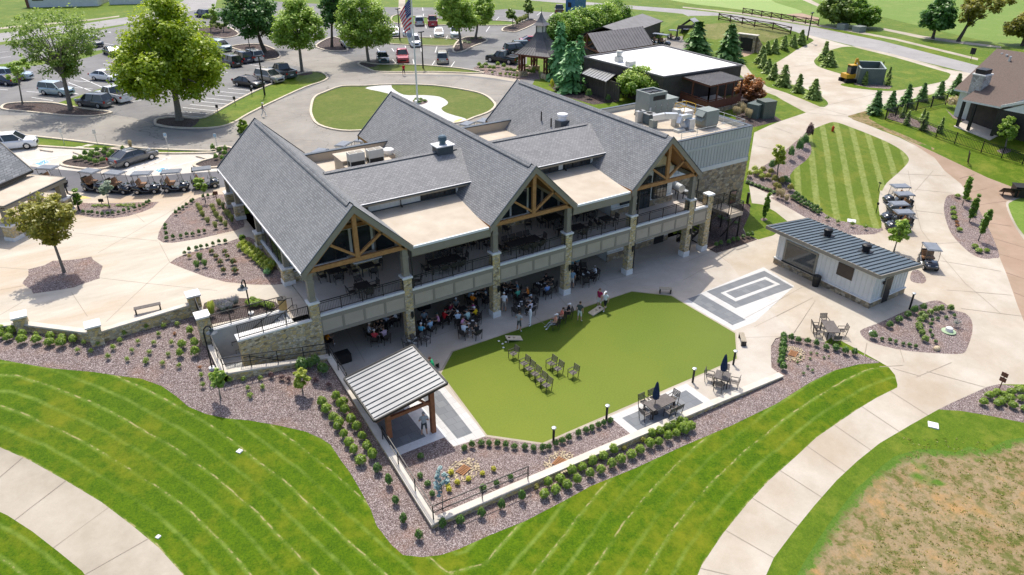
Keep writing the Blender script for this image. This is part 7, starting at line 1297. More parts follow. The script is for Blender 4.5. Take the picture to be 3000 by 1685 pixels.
# golf carts
cblk = M('cart_body_black', (.012, .015, .02), (.022, .027, .035), 2, .18, spec=.7, Coat_Weight=.6); croof = M('cart_roof_grey', (.15, .165, .185), (.21, .225, .245), 1.5, .35); cseat = M('cart_seat_tan', (.22, .11, .05), (.30, .16, .08), 4, .6); cgl = M('cart_windscreen', (.10, .12, .13), (.14, .16, .17), 2, .08, Alpha=.22)
def make_cart():
    r = thing('golf_cart', 'cart', 'golf cart'); b = MB(); loft(b, [(-1.15, .5, .55, .35, .6, .68, .5), (-.55, .56, .6, .22, .62, .72, .55), (-.3, .56, .6, .2, .3, .33, .56), (.3, .56, .6, .2, .3, .33, .56), (.5, .56, .6, .22, .7, .86, .48), (.95, .5, .56, .26, .6, .74, .4), (1.2, .36, .42, .32, .48, .55, .3)], cblk); b.build('body', r, True)
    s = MB(); s.box(-.55, -.05, -.5, .5, .7, .84, cseat); s.build('seat', r); s = MB(); s.bar((-.58, 0, .84), (-.72, 0, 1.25), .95, .12, cseat, (1, 0, 0)); s.build('backrest', r)
    t = MB(); t.box(-.98, .72, -.6, .6, 1.83, 1.89, croof); t.box(-.93, .6, -.5, .5, 1.89, 1.93, croof); t.box(-1.0, -.86, -.62, .62, 1.8, 1.9, cblk); t.build('roof', r)
    for y in (-.55, .55): MB().tube([(.62, y*.9, .8), (.55, y, 1.0), (.25 if 0 else .45, y, 1.84)], .022, cblk, 6).build('front_strut', r); MB().tube([(-.72, y, .6), (-.86, y, 1.84)], .025, cblk, 6).build('rear_strut', r)
    w = MB(); w.add([(.6, -.5, .9), (.6, .5, .9), (.46, .5, 1.8), (.46, -.5, 1.8)], [(0, 1, 2, 3)], cgl); w.build('windscreen', r)
    w = MB(); w.tube([(.5, -.25, .8), (.25, -.25, 1.05)], .02, cblk, 6); w.tube([(.27+.03*math.cos(a)*1, -.25+.17*math.sin(a), 1.06+.17*math.cos(a)) for a in [PI*k/6 for k in range(13)]], .018, cblk, 5); w.build('steering_wheel', r)
    w = MB(); w.box(-1.25, -.85, -.42, .42, .66, .78, cblk); w.bar((-1.15, 0, .78), (-1.2, 0, 1.2), .7, .05, cblk, (1, 0, 0)); w.build('bag_rack', r)
    for x in (.78, -.75):
        for y in (-.5, .5): wheel(r, x, y, .23, .2, rim_m)
    for y in (-.3, .3): MB().box(1.05, 1.16, y-.09, y+.09, .52, .62, lampg).build('headlight', r)
    return r
CART = make_cart(); cu = [0]
def cart(label, p, rz, group):
    c = CART if not cu[0] else dup(CART); cu[0] = 1; c.location = p; c.rotation_euler[2] = rz; return tag(c, label, 'golf cart', group)
def cart_px(label, tile, rear, front, group, z=None, side=True):
    a, b = (at(tile, *rear), at(tile, *front)) if z is None else (un(R(tile, *rear), z), un(R(tile, *front), z)); d = b-a; d.z = 0; d.normalize(); n = Vector((-d.y, d.x, 0)); n = n if n.dot(CAM-a) < 0 else -n; c = (a+b)/2+(n*.5 if side else n*0); cart(label, c, math.atan2(d.y, d.x), group)
GC = 'golf carts lined up beside the plaza'
for lab, r_, f_ in (('golf cart partly hidden behind the left portico canopy', (330, 128), (442, 134)), ('golf cart with tan seats behind the grey leaved young tree', (645, 152), (748, 168)), ('golf cart just right of the grey leaved young tree', (832, 168), (937, 180)), ('golf cart in the middle of the plaza cart line', (1040, 180), (1168, 175)), ('golf cart next to last before the clubhouse corner', (1262, 167), (1393, 158)), ('golf cart closest to the clubhouse, behind the slim green tree', (1490, 147), (1628, 130))): cart_px(lab, 4, r_, f_, GC, 4.42)
GR = 'golf carts parked beside the striped lawn'
for lab, x, y in (('golf cart farthest from the snack shed in the tight row', 1597, 240), ('second golf cart of the tight row, counted from the striped lawn top', 1625, 300), ('third golf cart of the tight row, overlapping the last one', 1585, 375), ('golf cart of the tight row nearest the snack shed', 1620, 440)): cart_px(lab, 6, (x+70, y+2), (x-70, y+4), GR, None, False)
cart_px('single golf cart parked beside the snack shed', 6, (1818, 688), (1868, 758), GR, None, False)
GB = 'golf carts behind the clubhouse'
for lab, (x, y), q in (('golf cart behind the clubhouse, its roof left of the tan flat roof', (933, 445), 40), ('golf cart roof beyond the first flat roof parapet', (1004, 424), 40), ('golf cart half hidden behind the second gable', (1058, 411), 40), ('golf cart left one of two beyond the second flat roof', (1366, 364), 30), ('golf cart right one of two beyond the second flat roof', (1415, 355), 30)): p = un((x, y), 6.25); p.z = 4.42; cart(lab, p, math.radians(180+q), GB)
GY = 'golf carts in the service yard'
for lab, (x, y) in (('golf cart standing alone in the service yard', (1815, 440)), ('golf cart behind the timber shelter roof', (1640, 480)), ('golf cart at the corner of the white roof', (1712, 492)), ('golf cart under the small carport', (1925, 425))): p = un(Z5(x, y), 4.45); cart(lab, p, math.radians(random.choice((-60, -75))), GY)
# blue trailer and yellow excavator
bl = M('trailer_blue', (.03, .12, .26), (.05, .16, .32), 1, .4); t = thing('blue_trailer', 'boxy blue trailer with white roof parked at the far lot', 'trailer'); a, b = at(2, 1690, 108), at(2, 1760, 116); d = (b-a).normalized(); t.location = a; t.rotation_euler[2] = math.atan2(d.y, d.x); Lt = (b-a).length
w = MB(); w.box(0, Lt, 0, 4.5, .5, 3.5, bl); w.build('body', t); w = MB(); w.box(-.05, Lt+.05, -.05, 4.55, 3.5, 3.62, trim); w.build('roof', t); w = MB(); w.box(Lt*.25, Lt*.6, -.06, 0, 1.6, 2.6, blackm); w.build('hatch', t); [wheel(t, x, 2.2, .38) for x in (.2, Lt-.2)]
ex = thing('excavator', 'small yellow tracked excavator beside the waste enclosure', 'excavator', at(3, 1250, 615), math.radians(-20)); ye = M('machine_yellow', (.50, .27, .015), (.60, .34, .03), 2, .4); w = MB()
for y in (-.7, .7): w.box(-1.1, 1.1, y-.22, y+.22, 0, .5, rub)
w.build('tracks', ex); w = MB(); w.box(-1.0, .5, -.75, .75, .6, 1.2, ye); w.build('body', ex); w = MB(); w.box(-.5, .4, -.7, .2, 1.2, 2.4, glass); w.box(-.55, .45, -.75, .25, 2.4, 2.5, ye); w.build('cab', ex); w = MB(); w.bar((.5, .45, 1.1), (1.0, .45, 3.2), .22, .3, ye); w.build('boom', ex); w = MB(); w.bar((1.0, .45, 3.2), (1.7, .45, 1.8), .2, .24, ye); w.box(1.5, 2.0, .15, .75, 1.3, 1.8, dark); w.build('arm', ex)
# ------------------------------------------------------------------ furniture (facing +X)
fr_m = M('furniture_bronze', (.03, .026, .023), (.05, .043, .038), 4, .5); slat = M('slat_grey_brown', (.11, .095, .085), (.16, .14, .125), 6, .6); slat_d = M('slat_dark', (.035, .03, .027), (.055, .048, .042), 6, .6)
def make_chair(name, sm):
    r = thing(name, 'chair', 'chair'); s = MB(); [s.box(-.22+.09*k, -.145+.09*k, -.23, .23, .42, .445, sm) for k in range(5)]; s.build('seat', r); s = MB()
    for k in range(5): z = .56+.085*k; x = -.26-.028*k; s.bar((x, -.23, z), (x, .23, z), .02, .07, sm)
    s.build('backrest', r)
    for y in (-.26, .26):
        for x, x2, h in ((.22, .22, .64), (-.24, -.38, .93)): MB().bar((x, y, 0), (x2, y, h), .035, .035, fr_m, (0, 1, 0)).build('leg', r)
        MB().bar((.24, y, .64), (-.3, y, .65), .045, .03, fr_m).build('armrest', r)
    return r
CH = {'slat': make_chair('slat_chair', slat), 'dark': make_chair('patio_chair', slat_d)}; chu = {}
def chair(label, p, rz, group, kind='dark'):
    o = CH[kind] if kind not in chu else dup(CH[kind]); chu[kind] = 1; o.location = p; o.rotation_euler[2] = rz; return tag(o, label, 'chair', group)
TB = {}
def table(label, p, rz, L, Wd, group, top=slat_d):
    key = (L, Wd, top.name)
    if key not in TB:
        r = TB[key] = thing('patio_table', label, 'table'); t = MB(); n = int(Wd/.1); [t.box(-L/2, L/2, -Wd/2+Wd*k/n+.006, -Wd/2+Wd*(k+1)/n-.006, .71, .735, top) for k in range(n)]; t.box(-L/2+.02, L/2-.02, -Wd/2+.02, Wd/2-.02, .66, .705, fr_m); t.build('tabletop', r)
        for x in (-1, 1):
            for y in (-1, 1): MB().box(x*(L/2-.06)-.035, x*(L/2-.06)+.035, y*(Wd/2-.06)-.035, y*(Wd/2-.06)+.035, 0, .66, fr_m).build('leg', r)
        o = r
    else: o = dup(TB[key])
    o.location = p; o.rotation_euler[2] = rz; return tag(o, label, 'table', group)
def around(c, L, Wd, rz, spots, lab, group, kind='dark', z=0, d=.3):
    X = Vector((math.cos(rz), math.sin(rz), 0)); Y = Vector((-math.sin(rz), math.cos(rz), 0))
    for s in spots:
        e, u = s; q = {'n': X*u+Y*(Wd/2+d), 's': X*u-Y*(Wd/2+d), 'e': X*(L/2+d)+Y*u, 'w': -X*(L/2+d)+Y*u}[e]; a = {'n': -PI/2, 's': PI/2, 'e': PI, 'w': 0}[e]+rz
        chair(lab, Vector((c.x+q.x, c.y+q.y, z)), a+random.uniform(-.12, .12), group, kind)
# ------------------------------------------------------------------ people: one skinned body per pose
def pose_mesh(name, J, E, mats_n=6):
    me = bpy.data.meshes.new(name); keys = list(J); me.from_pydata([J[k][:3] for k in keys], [(keys.index(a), keys.index(b)) for a, b, t in E], []); o = bpy.data.objects.new(name, me); COL.objects.link(o)
    o.modifiers.new('skin', 'SKIN'); s = o.modifiers.new('sub', 'SUBSURF'); s.levels = s.render_levels = 1
    for i, k in enumerate(keys): v = me.skin_vertices[0].data[i]; v.radius = (J[k][3], J[k][3]*(J[k][4] if len(J[k]) > 4 else 1)); v.use_root = i == 0
    dg = bpy.context.evaluated_depsgraph_get(); m2 = bpy.data.meshes.new_from_object(o.evaluated_get(dg)); bpy.data.objects.remove(o)
    mb = MB(); ph = [M('person_slot_%d' % k, .3, .32) for k in range(mats_n)]; [mb.m(p) for p in ph]
    vs = [v.co.copy() for v in m2.vertices]; b0 = 0
    for p in m2.polygons:
        c = p.center; best = min(E, key=lambda e: seg3(c, Vector(J[e[0]][:3]), Vector(J[e[1]][:3]))); mb.f.append(list(p.vertices)); mb.mi.append(best[2])
    mb.v = [tuple(v) for v in vs]
    h = Vector(J['head'][:3]); fx = Vector(J['nose'][:3])-h; fx.normalize(); mb.ball(h+fx*.085-Vector((0, 0, .03)), .022, ph[0], 6, 4); sd_ = Vector((-fx.y, fx.x, 0))
    for s in (-1, 1): mb.ball(h+sd_*(s*.08)-Vector((0, 0, .02)), .025, ph[0], 6, 4); mb.ball(h+fx*.078+sd_*(s*.032)+Vector((0, 0, .005)), .011, ph[3], 5, 3)
    mb.bar(h+fx*.08+sd_*-.022-Vector((0, 0, .065)), h+fx*.08+sd_*.022-Vector((0, 0, .065)), .012, .008, ph[2])
    for s in ('l', 'r'):
        w, ha = Vector(J['wrist'+s][:3]), Vector(J['hand'+s][:3]); d = (ha-w).normalized(); q = d.cross(Vector((0, 1, 0)) if abs(d.y) < .8 else Vector((1, 0, 0))).normalized(); bend = d.cross(q)*(1 if s == 'l' else -1)
        for k in range(4): b = ha+q*(.03-.02*k)+d*.02; l = (.065, .075, .07, .055)[k]; mb.tube([b, b+d*l*.6, b+d*l+bend*.02], [.010, .009, .007], ph[0], 5)
        b = w+d*.03+q*.035; mb.tube([b, b+d*.03+q*.025, b+d*.06+q*.03], [.011, .010, .008], ph[0], 5)
    me3 = mb.mesh(name, True); bpy.data.meshes.remove(m2); return me3
def seg3(p, a, b): ab = b-a; t = max(0, min(1, (p-a).dot(ab)/max(1e-9, ab.length_squared))); return (p-a-ab*t).length
EDG = [('pelvis', 'belly', 1), ('belly', 'chest', 1), ('chest', 'neck', 1), ('neck', 'chin', 0), ('chin', 'head', 0), ('head', 'crown', 0)]
for s in 'lr': EDG += [('chest', 'sho'+s, 1), ('sho'+s, 'mid'+s, 1), ('mid'+s, 'elb'+s, 5), ('elb'+s, 'wrist'+s, 5), ('wrist'+s, 'hand'+s, 0), ('pelvis', 'hip'+s, 2), ('hip'+s, 'knee'+s, 2), ('knee'+s, 'ank'+s, 4), ('ank'+s, 'toe'+s, 3)]
def body(pel, lean, arms, legs, hz=0):
    p = Vector(pel); u = Vector((lean, 0, 1)).normalized(); J = {'pelvis': (*p, .13, 1.2), 'belly': (*(p+u*.18), .125, 1.25), 'chest': (*(p+u*.38), .135, 1.35), 'neck': (*(p+u*.54+Vector((.01, 0, 0))), .055), 'chin': (*(p+u*.62+Vector((.03, 0, 0))), .07), 'head': (*(p+u*.70+Vector((.03, 0, 0))), .088), 'crown': (*(p+u*.79+Vector((.02, 0, 0))), .06)}
    sh = p+u*.46
    for s, y in (('l', 1), ('r', -1)):
        e, w = arms[s]; S_ = sh+Vector((0, y*.19, 0)); e = S_+Vector((e[0], y*e[1], e[2])); w = e+Vector((w[0], y*w[1], w[2])); J['sho'+s] = (*S_, .06); J['mid'+s] = (*S_.lerp(e, .62), .052); J['elb'+s] = (*e, .042); J['wrist'+s] = (*w, .030); J['hand'+s] = (*(w+(w-e).normalized()*.085), .034, .6)
        k, a = legs[s]; h = p+Vector((.0, y*.095, -.06)); k = h+Vector((k[0], y*k[1], k[2])); a = k+Vector((a[0], y*a[1], a[2])); J['hip'+s] = (*h, .09); J['knee'+s] = (*k, .062); J['ank'+s] = (*a, .043); J['toe'+s] = (a.x+.15, a.y+y*.02, max(.035, a.z-.05), .04)
    J['nose'] = (*(Vector(J['head'][:3])+Vector((.1, 0, 0))), .02); return J
st_l = {'l': ((.02, .02, -.4), (-.02, 0, -.4)), 'r': ((.03, .02, -.4), (-.03, 0, -.4))}
POSES = {
 'stand': body((0, 0, .96), .0, {'l': ((-.03, .07, -.27), (.06, -.01, -.25)), 'r': ((-.03, .07, -.27), (.06, -.01, -.25))}, {'l': ((.02, .03, -.40), (-.03, .02, -.41)), 'r': ((.02, .03, -.40), (-.03, .02, -.41))}),
 'hands': body((0, 0, .96), .02, {'l': ((-.05, .1, -.25), (.2, -.1, -.1)), 'r': ((-.05, .1, -.25), (.2, -.1, -.1))}, {'l': ((.02, .05, -.40), (-.03, .03, -.41)), 'r': ((.03, .03, -.40), (-.05, .02, -.41))}),
 'walk': body((0, 0, .94), .05, {'l': ((-.14, .05, -.24), (.08, 0, -.24)), 'r': ((.12, .05, -.24), (.14, 0, -.2))}, {'l': ((.2, .02, -.36), (.06, 0, -.42)), 'r': ((-.04, .02, -.40), (-.26, 0, -.33))}),
 'sit': body((-.06, 0, .56), .08, {'l': ((.14, .07, -.2), (.24, -.1, -.02)), 'r': ((.1, .08, -.22), (.26, -.06, .02))}, {'l': ((.42, .03, .01), (.02, 0, -.40)), 'r': ((.42, .03, .01), (-.04, 0, -.40))}),
 'lean': body((-.04, 0, .55), .28, {'l': ((.2, .1, -.12), (.24, -.14, .02)), 'r': ((.2, .1, -.12), (.22, -.1, .04))}, {'l': ((.42, .06, .01), (-.06, 0, -.40)), 'r': ((.41, .05, .01), (.06, 0, -.40))}),
 'lounge': body((.02, 0, .54), -.25, {'l': ((.06, .1, -.22), (.24, -.03, .0)), 'r': ((.06, .1, -.22), (.22, -.08, .03))}, {'l': ((.40, .08, .05), (.22, .02, -.36)), 'r': ((.40, .03, .06), (.26, -.02, -.34))})}
BODY = {k: pose_mesh('body_'+k, J, [e for e in EDG if e[0] in J]) for k, J in POSES.items()}
def cloth(c): return M('cloth_%d_%d_%d' % tuple(int(x*255) for x in c), c, tuple(x*1.15 for x in c), 9, .85)
SK = {'f': (.48, .28, .19), 't': (.36, .20, .13), 'd': (.08, .045, .03)}; WH = (.72, .72, .72); TAN = (.42, .36, .27); BK = (.018, .018, .02); NV = (.02, .03, .06); GY_ = (.30, .31, .32); LB = (.30, .42, .58)
def person(label, p, rz, pose, shirt, shorts=TAN, hat=None, skin='f', hair=(.06, .04, .025), long=False, shoe=WH, sleeve=False, k=1.):
    o = bpy.data.objects.new('person', BODY[pose]); COL.objects.link(o); o.location = p; o.rotation_euler[2] = rz; o.scale = (k,)*3; s = SK[skin]
    for i, c in enumerate((s, shirt, shorts, shoe, shorts if long else s, shirt if sleeve else s)): o.material_slots[i].link = 'OBJECT'; o.material_slots[i].material = cloth(c)
    h = Vector(POSES[pose]['head'][:3]); m = MB()
    if hat is None: m.ball(h+Vector((-.012, 0, .035)), .1, cloth(hair), 10, 6, (1.02, .9, .92))
    else: m.ball(h+Vector((-.005, 0, .05)), .1, cloth(hat), 10, 6, (1.05, .95, .8)); m.add([tuple(h+Vector((x, y, z))) for x, y, z in ((.05, -.08, .05), (.05, .08, .05), (.19, .06, .03), (.19, -.06, .03))], [(0, 1, 2, 3)], cloth(hat))
    m.build('hair' if hat is None else 'cap', o); return tag(o, label, 'person')
def ca(a, b): return (1000+.15552*a, 860+.15552*b)
def cb(a, b): return (1380+.15552*a, 800+.15552*b)
def c4(a, b): return (1240+.15552*a, 700+.15552*b)
def c6(a, b): return (1560+.15552*a, 600+.15552*b)
pin = (.62, .28, .42); crimson = (.42, .03, .05)
# seated groups: table centre (tabletop level), size, then people as (survey point at chest, clothes...), then empty chairs
random.seed(9)
GT = 'guests seated on the lower patio'
SETS = [
 (ca(665, 655), .95, .95, 'black table nearest the pavilion wall', [(ca(525, 650), 'man in white shirt and tan cap seated left of the nearest corner table', WH, TAN, (.6, .52, .42)), (ca(620, 775), 'person in red shirt and white cap with back to the camera', (.62, .06, .07), BK, WH), (ca(815, 735), 'person in pale pink shirt leaning at the corner table', (.58, .42, .52), BK, None), (ca(700, 545), 'person in black shirt at the far side of the corner table', BK, BK, None), (ca(765, 560), 'person in dark clothes beside the black shirted guest', (.04, .035, .03), BK, None)], []),
 (ca(905, 455), .95, .95, 'dark table under the deck behind the first column', [(ca(1025, 400), 'person in white shirt half hidden by the first stone column', WH, BK, WH), (ca(815, 480), 'person in pale striped shirt bent over the table under the deck', (.5, .55, .62), BK, None)], []),
 (ca(1560, 545), 1.0, 1.0, 'table just right of the first stone column', [(ca(1560, 405), 'person in blue grey shirt facing the camera beside the first column', (.22, .28, .33), BK, NV), (ca(1500, 650), 'person in cyan shirt and white cap near the first column', (.10, .38, .52), BK, WH), (ca(1675, 570), 'person in light blue shirt with back to camera', (.32, .47, .60), BK, BK), (ca(1812, 455), 'person in pink shirt and dark cap at the table corner', pin, BK, (.03, .06, .05))], []),
 (ca(2170, 330), 1.9, .95, 'long crowded table between the first two columns', [(ca(1925, 400), 'person in bright red shirt at the left of the crowded table', (.50, .015, .02), BK, (.2, .01, .01)), (ca(2060, 260), 'person in maroon shirt on the far side of the crowded table', (.22, .01, .04), BK, None), (ca(2160, 170), 'person in grey shirt and white cap behind the crowded table', (.16, .17, .16), BK, WH), (ca(2195, 430), 'person in pale blue shirt and white cap at the crowded table', (.48, .58, .66), BK, WH), (ca(2390, 400), 'person in mint shirt and dark cap at the crowded table', (.40, .55, .50), BK, (.05, .07, .07)), (ca(2485, 245), 'person in magenta shirt at the crowded table', (.62, .03, .30), BK, None), (ca(2545, 335), 'person in yellow shirt and white cap at the right of the crowded table', (.72, .46, .01), BK, WH)], []),
 (ca(2400, 575), 1.3, .8, 'table in front of the second stone column', [(ca(2285, 520), 'person in pink polo resting elbows on the table near the second column', pin, BK, None), (ca(2300, 645), 'person in white shirt with back turned near the second column', (.62, .66, .70), TAN, None), (ca(2545, 650), 'person in black shirt and tan trousers leaning over the table', BK, TAN, None)], [ca(2545, 490)]),
 (c4(1050, 1020), 1.0, 1.0, 'table behind the second stone column', [(c4(865, 1025), 'person in light blue shirt left of the second column', (.33, .44, .55), BK, None), (c4(930, 1110), 'person in orange shirt and pale cap by the second column', (.72, .20, .01), BK, (.5, .6, .7)), (c4(1195, 980), 'person in red cap half hidden behind the second column', (.05, .06, .10), BK, (.45, .03, .02)), (c4(1180, 1090), 'person in black with pale cap behind the second column', BK, BK, (.55, .65, .7))], []),
 (c4(1600, 930), 1.5, 1.0, 'table just right of the second column', [(c4(1590, 800), 'person in beige shirt at the far side of the middle table', (.42, .36, .28), BK, None), (c4(1765, 885), 'dark haired person in blue shirt at the middle table', (.16, .32, .42), BK, None), (c4(1780, 1010), 'person in green shirt seated at the middle table', (.10, .42, .28), TAN, None), (c4(1500, 860), 'person in dark shirt and white cap at the middle table', BK, BK, WH)], []),
 (c4(2215, 850), 1.0, 1.0, 'table left of the third stone column', [(c4(2315, 740), 'bald person in black shirt at the table left of the third column', BK, TAN, None), (c4(2440, 805), 'person in charcoal shirt and cap at the table left of the third column', (.035, .035, .03), TAN, BK), (c4(2335, 930), 'person in blue shirt with back turned near the third column', (.16, .26, .48), BK, None)], [c4(2120, 1000)]),
 (cb(960, 570), 1.2, .8, 'table full of plates beside the white dressed man', [(cb(1165, 480), 'person in dark top and grey cap at the plate filled table', (.04, .035, .035), BK, (.36, .42, .46)), (cb(1120, 610), 'person in lilac white shirt at the plate filled table', (.60, .56, .60), BK, GY_)], [cb(905, 500), cb(860, 705)]),
 (c6(1010, 1295), 1.15, 1.0, 'table right of the third stone column', [(c6(1175, 1225), 'curly haired person in white at the table right of the third column', WH, BK, None)], [c6(830, 1250), c6(965, 1205), c6(1140, 1365), c6(1010, 1440), c6(830, 1390)]),
 (c6(800, 1120), 1.0, .8, 'dark table behind the third stone column', [(c6(760, 1085), 'person in teal shirt behind the third column', (.22, .45, .50), BK, None), (c6(835, 1050), 'person in pale teal shirt beside another guest behind the third column', (.28, .50, .52), BK, None)], [])]
for c, L, Wd, lab, ppl, emp in SETS:
    c = un(c, .74); table(lab, Vector((c.x, c.y, 0)), 0 if L != 1.5 else .2, L, Wd, 'tables on the lower patio')
    for q in range(5): w = MB(); x, y = random.uniform(-.38, .38)*L, random.uniform(-.35, .35)*Wd; w.tube([(0, 0, 0), (0, 0, .012), (0, 0, .014)] if q % 2 else [(0, 0, 0), (0, 0, .12)], [.09, .12, .1] if q % 2 else .035, cap_m, 10); o = w.build('plate' if q % 2 else 'cup'); o.location = (c.x+x, c.y+y, .737); tag(o, ('white plate on the ' if q % 2 else 'white cup on the ')+lab, 'plate' if q % 2 else 'cup', 'tableware on the patio tables')
    for px, l, sh, so, hat in ppl:
        p = un(px, .92); d = c-p; a = math.atan2(d.y, d.x); p = Vector((p.x, p.y, 0)); person(l, p, a, random.choice(('sit', 'sit', 'lean')), sh, so, hat, 'd' if 'curly' in l else 'f', long=so == BK, hair=random.choice(((.03, .02, .015), (.10, .06, .035), (.25, .22, .2)))); chair('chair of the '+' '.join(l.split()[:12]), p-Vector((math.cos(a), math.sin(a), 0))*.02, a, 'chairs on the lower patio')
    for px in emp: p = un(px, .5); d = c-p; chair('empty dark chair at the '+lab, Vector((p.x, p.y, 0)), math.atan2(d.y, d.x), 'chairs on the lower patio')
F = lambda px: un(px, 0)
def toward(p, q): d = F(q)-p; return math.atan2(d.y, d.x)
for l, px, look, pose, sh, so, hat, kw in (('man in white polo and khaki shorts standing by the second column', cb(620, 730), cb(700, 200), 'stand', WH, (.36, .31, .25), WH, {}), ('man in grey shirt and grey shorts at the turf edge', cb(905, 1100), cb(1500, 700), 'hands', (.36, .37, .36), (.10, .10, .095), None, {}), ('man dressed all in white beside the turf edge', cb(1115, 985), cb(800, 1000), 'hands', WH, WH, None, {'skin': 'd', 'long': True, 'hair': (.01, .01, .01), 'sleeve': True}), ('man in dark green shirt and white shorts on the turf', cb(2040, 910), cb(2350, 500), 'stand', (.06, .075, .065), (.62, .62, .58), None, {}), ('man in crimson shirt and white shorts by the cornhole board', cb(2412, 655), cb(1500, 1200), 'stand', (.34, .015, .07), (.6, .6, .58), (.14, .08, .06), {}), ('man in white polo and black shorts by the cornhole board', cb(2525, 700), cb(1500, 1250), 'walk', (.66, .68, .68), BK, WH, {}), ('man in light blue shirt standing beside the third column', cb(1895, 285), cb(1700, -300), 'stand', (.22, .33, .42), (.5, .46, .4), None, {})):
    p = F(px); person(l, p, toward(p, look), pose, sh, so, hat, **kw)
p = un(R(8, 568, 495), .02); person('man in grey shirt and dark shorts standing under the pavilion', p, 1.2, 'hands', (.34, .35, .35), (.05, .055, .06), None, hair=(.3, .28, .26))
p = at(1, 1990, 880); person('pedestrian in dark top and light trousers walking on the loop drive', p, -.4, 'walk', NV, (.5, .49, .47), WH, long=True); p = at(2, 473, 572); person('man in red shirt and dark shorts walking beyond the loop lawn', p, 1.4, 'walk', (.42, .01, .02), BK, None, hair=(.02, .02, .02))
for l, px, sh, so, hat in (('man in peach shirt lounging on a chair at the turf edge', cb(1585, 880), (.68, .32, .20), GY_, WH), ('man in coral shirt lounging in the middle turf edge chair', cb(1705, 765), (.66, .20, .13), (.33, .34, .35), None), ('man in black with white hat lounging at the turf edge', cb(1830, 680), BK, BK, WH)):
    p = un(px, .8); p.z = 0; person(l, p, 2.75, 'lounge', sh, so, hat, long=True); chair('chair under the '+' '.join(l.split()[:5])+' lounger', p, 2.75, 'chairs at the turf edge')
p = un(c4(1960, 980), .85); p.z = 0; person('person in orange shirt sitting apart left of the third column table', p, 2.6, 'sit', (.66, .20, .03), BK, (.06, .07, .06)); chair('dark chair under the orange shirted guest sitting apart', p, 2.6, 'chairs on the lower patio')
p = un((880+510*.15552, 780+1320*.15552), .85); p.z = 0; person('person in orange shirt half hidden behind the stone stair wall', p, .2, 'sit', (.72, .24, .01), BK, (.2, .05, .03)); chair('dark chair half hidden behind the stone stair wall', p, .2, 'chairs on the lower patio')
p = un(ca(1715, 1320), .8); p.z = 0; person('man in green shirt sitting on the small bench beside the pavilion roof', p, 2.5, 'lean', (.02, .36, .14), (.05, .06, .05), None, hair=(.10, .05, .03))
# loose chairs
TC = 'slatted chairs set out on the turf'
for i, (x, y) in enumerate([(370, 640), (640, 885), (765, 1015), (910, 1145), (1055, 1300), (1195, 1430), (1310, 885), (1480, 1020), (1860, 1115)]):
    p = un((1460+.11746*x, 960+.11746*y), .44); chair(['slatted chair alone at the top left of the turf group', 'first chair of the diagonal line on the turf', 'second chair of the diagonal line on the turf', 'third chair of the diagonal line on the turf', 'fourth chair of the diagonal line on the turf', 'last chair of the diagonal line on the turf', 'upper chair of the pair right of the diagonal line', 'lower chair of the pair right of the diagonal line', 'slatted chair standing alone at the right on the turf'][i], Vector((p.x, p.y, 0)), PI+.1, TC, 'slat')
for i, (x, y) in enumerate([(1265, 945), (1425, 885), (1590, 865)]): p = un(ca(x, y), .44); chair(['left chair of three in front of the first stone column', 'middle chair of three in front of the first stone column', 'right chair of three in front of the first stone column'][i], Vector((p.x, p.y, 0)), -1.0, 'three chairs by the pavilion roof', 'slat')
# umbrella tables
um = M('navy_umbrella', (.008, .02, .06), (.015, .032, .085), 6, .8)
def umbrella(p, label):
    r = thing('closed_umbrella', label, 'umbrella', p); MB().tube([(0, 0, 0), (0, 0, 2.45)], .022, fr_m, 8).build('pole', r); c = MB(); n = 16; vs = []
    for z, rr in ((1.15, .17), (1.4, .2), (1.9, .14), (2.3, .07), (2.42, .02)): vs += [(rr*(1+.22*(k % 2))*math.cos(2*PI*k/n), rr*(1+.22*(k % 2))*math.sin(2*PI*k/n), z) for k in range(n)]
    c.add(vs, [(i*n+k, i*n+(k+1) % n, (i+1)*n+(k+1) % n, (i+1)*n+k) for i in range(4) for k in range(n)], um); c.build('canopy', r); MB().tube([(0, 0, 0), (0, 0, .06)], [.28, .25], fr_m, 14).build('base', r)
Q = lambda a, b, z: un(R(10, a, b), z)
c = Q(330, 525, .74); c.z = 0; table('long slatted table with closed navy umbrella on grey pavers', c, .02, 1.95, .95, 'umbrella tables', slat); around(c, 1.95, .95, .02, [('n', -.55), ('n', .3), ('s', .15), ('s', .75), ('w', -.1), ('e', .1)], 'slatted chair at the long umbrella table', 'chairs at the long umbrella table', 'slat'); umbrella(c+Vector((-.35, .05, 0)), 'closed navy umbrella rising from the long slatted table')
c = Q(985, 245, .74); c.z = 0; table('square slatted table with closed navy umbrella near the lower bed', c, .55, 1.0, 1.0, 'umbrella tables', slat); around(c, 1, 1, .55, [('n', 0), ('s', 0), ('w', 0), ('e', 0)], 'slatted chair at the square umbrella table', 'chairs at the square umbrella table', 'slat'); umbrella(c, 'closed navy umbrella rising from the square table')
c = un(R(6, 1118, 1175), .74); c.z = 0; table('long slatted table in the sun before the snack shed', c, .95, 1.7, .95, None, slat); around(c, 1.7, .95, .95, [('n', -.3), ('n', .4), ('s', 0), ('w', 0), ('e', 0)], 'slatted chair at the sunny table before the snack shed', 'chairs at the sunny table', 'slat', d=.4)
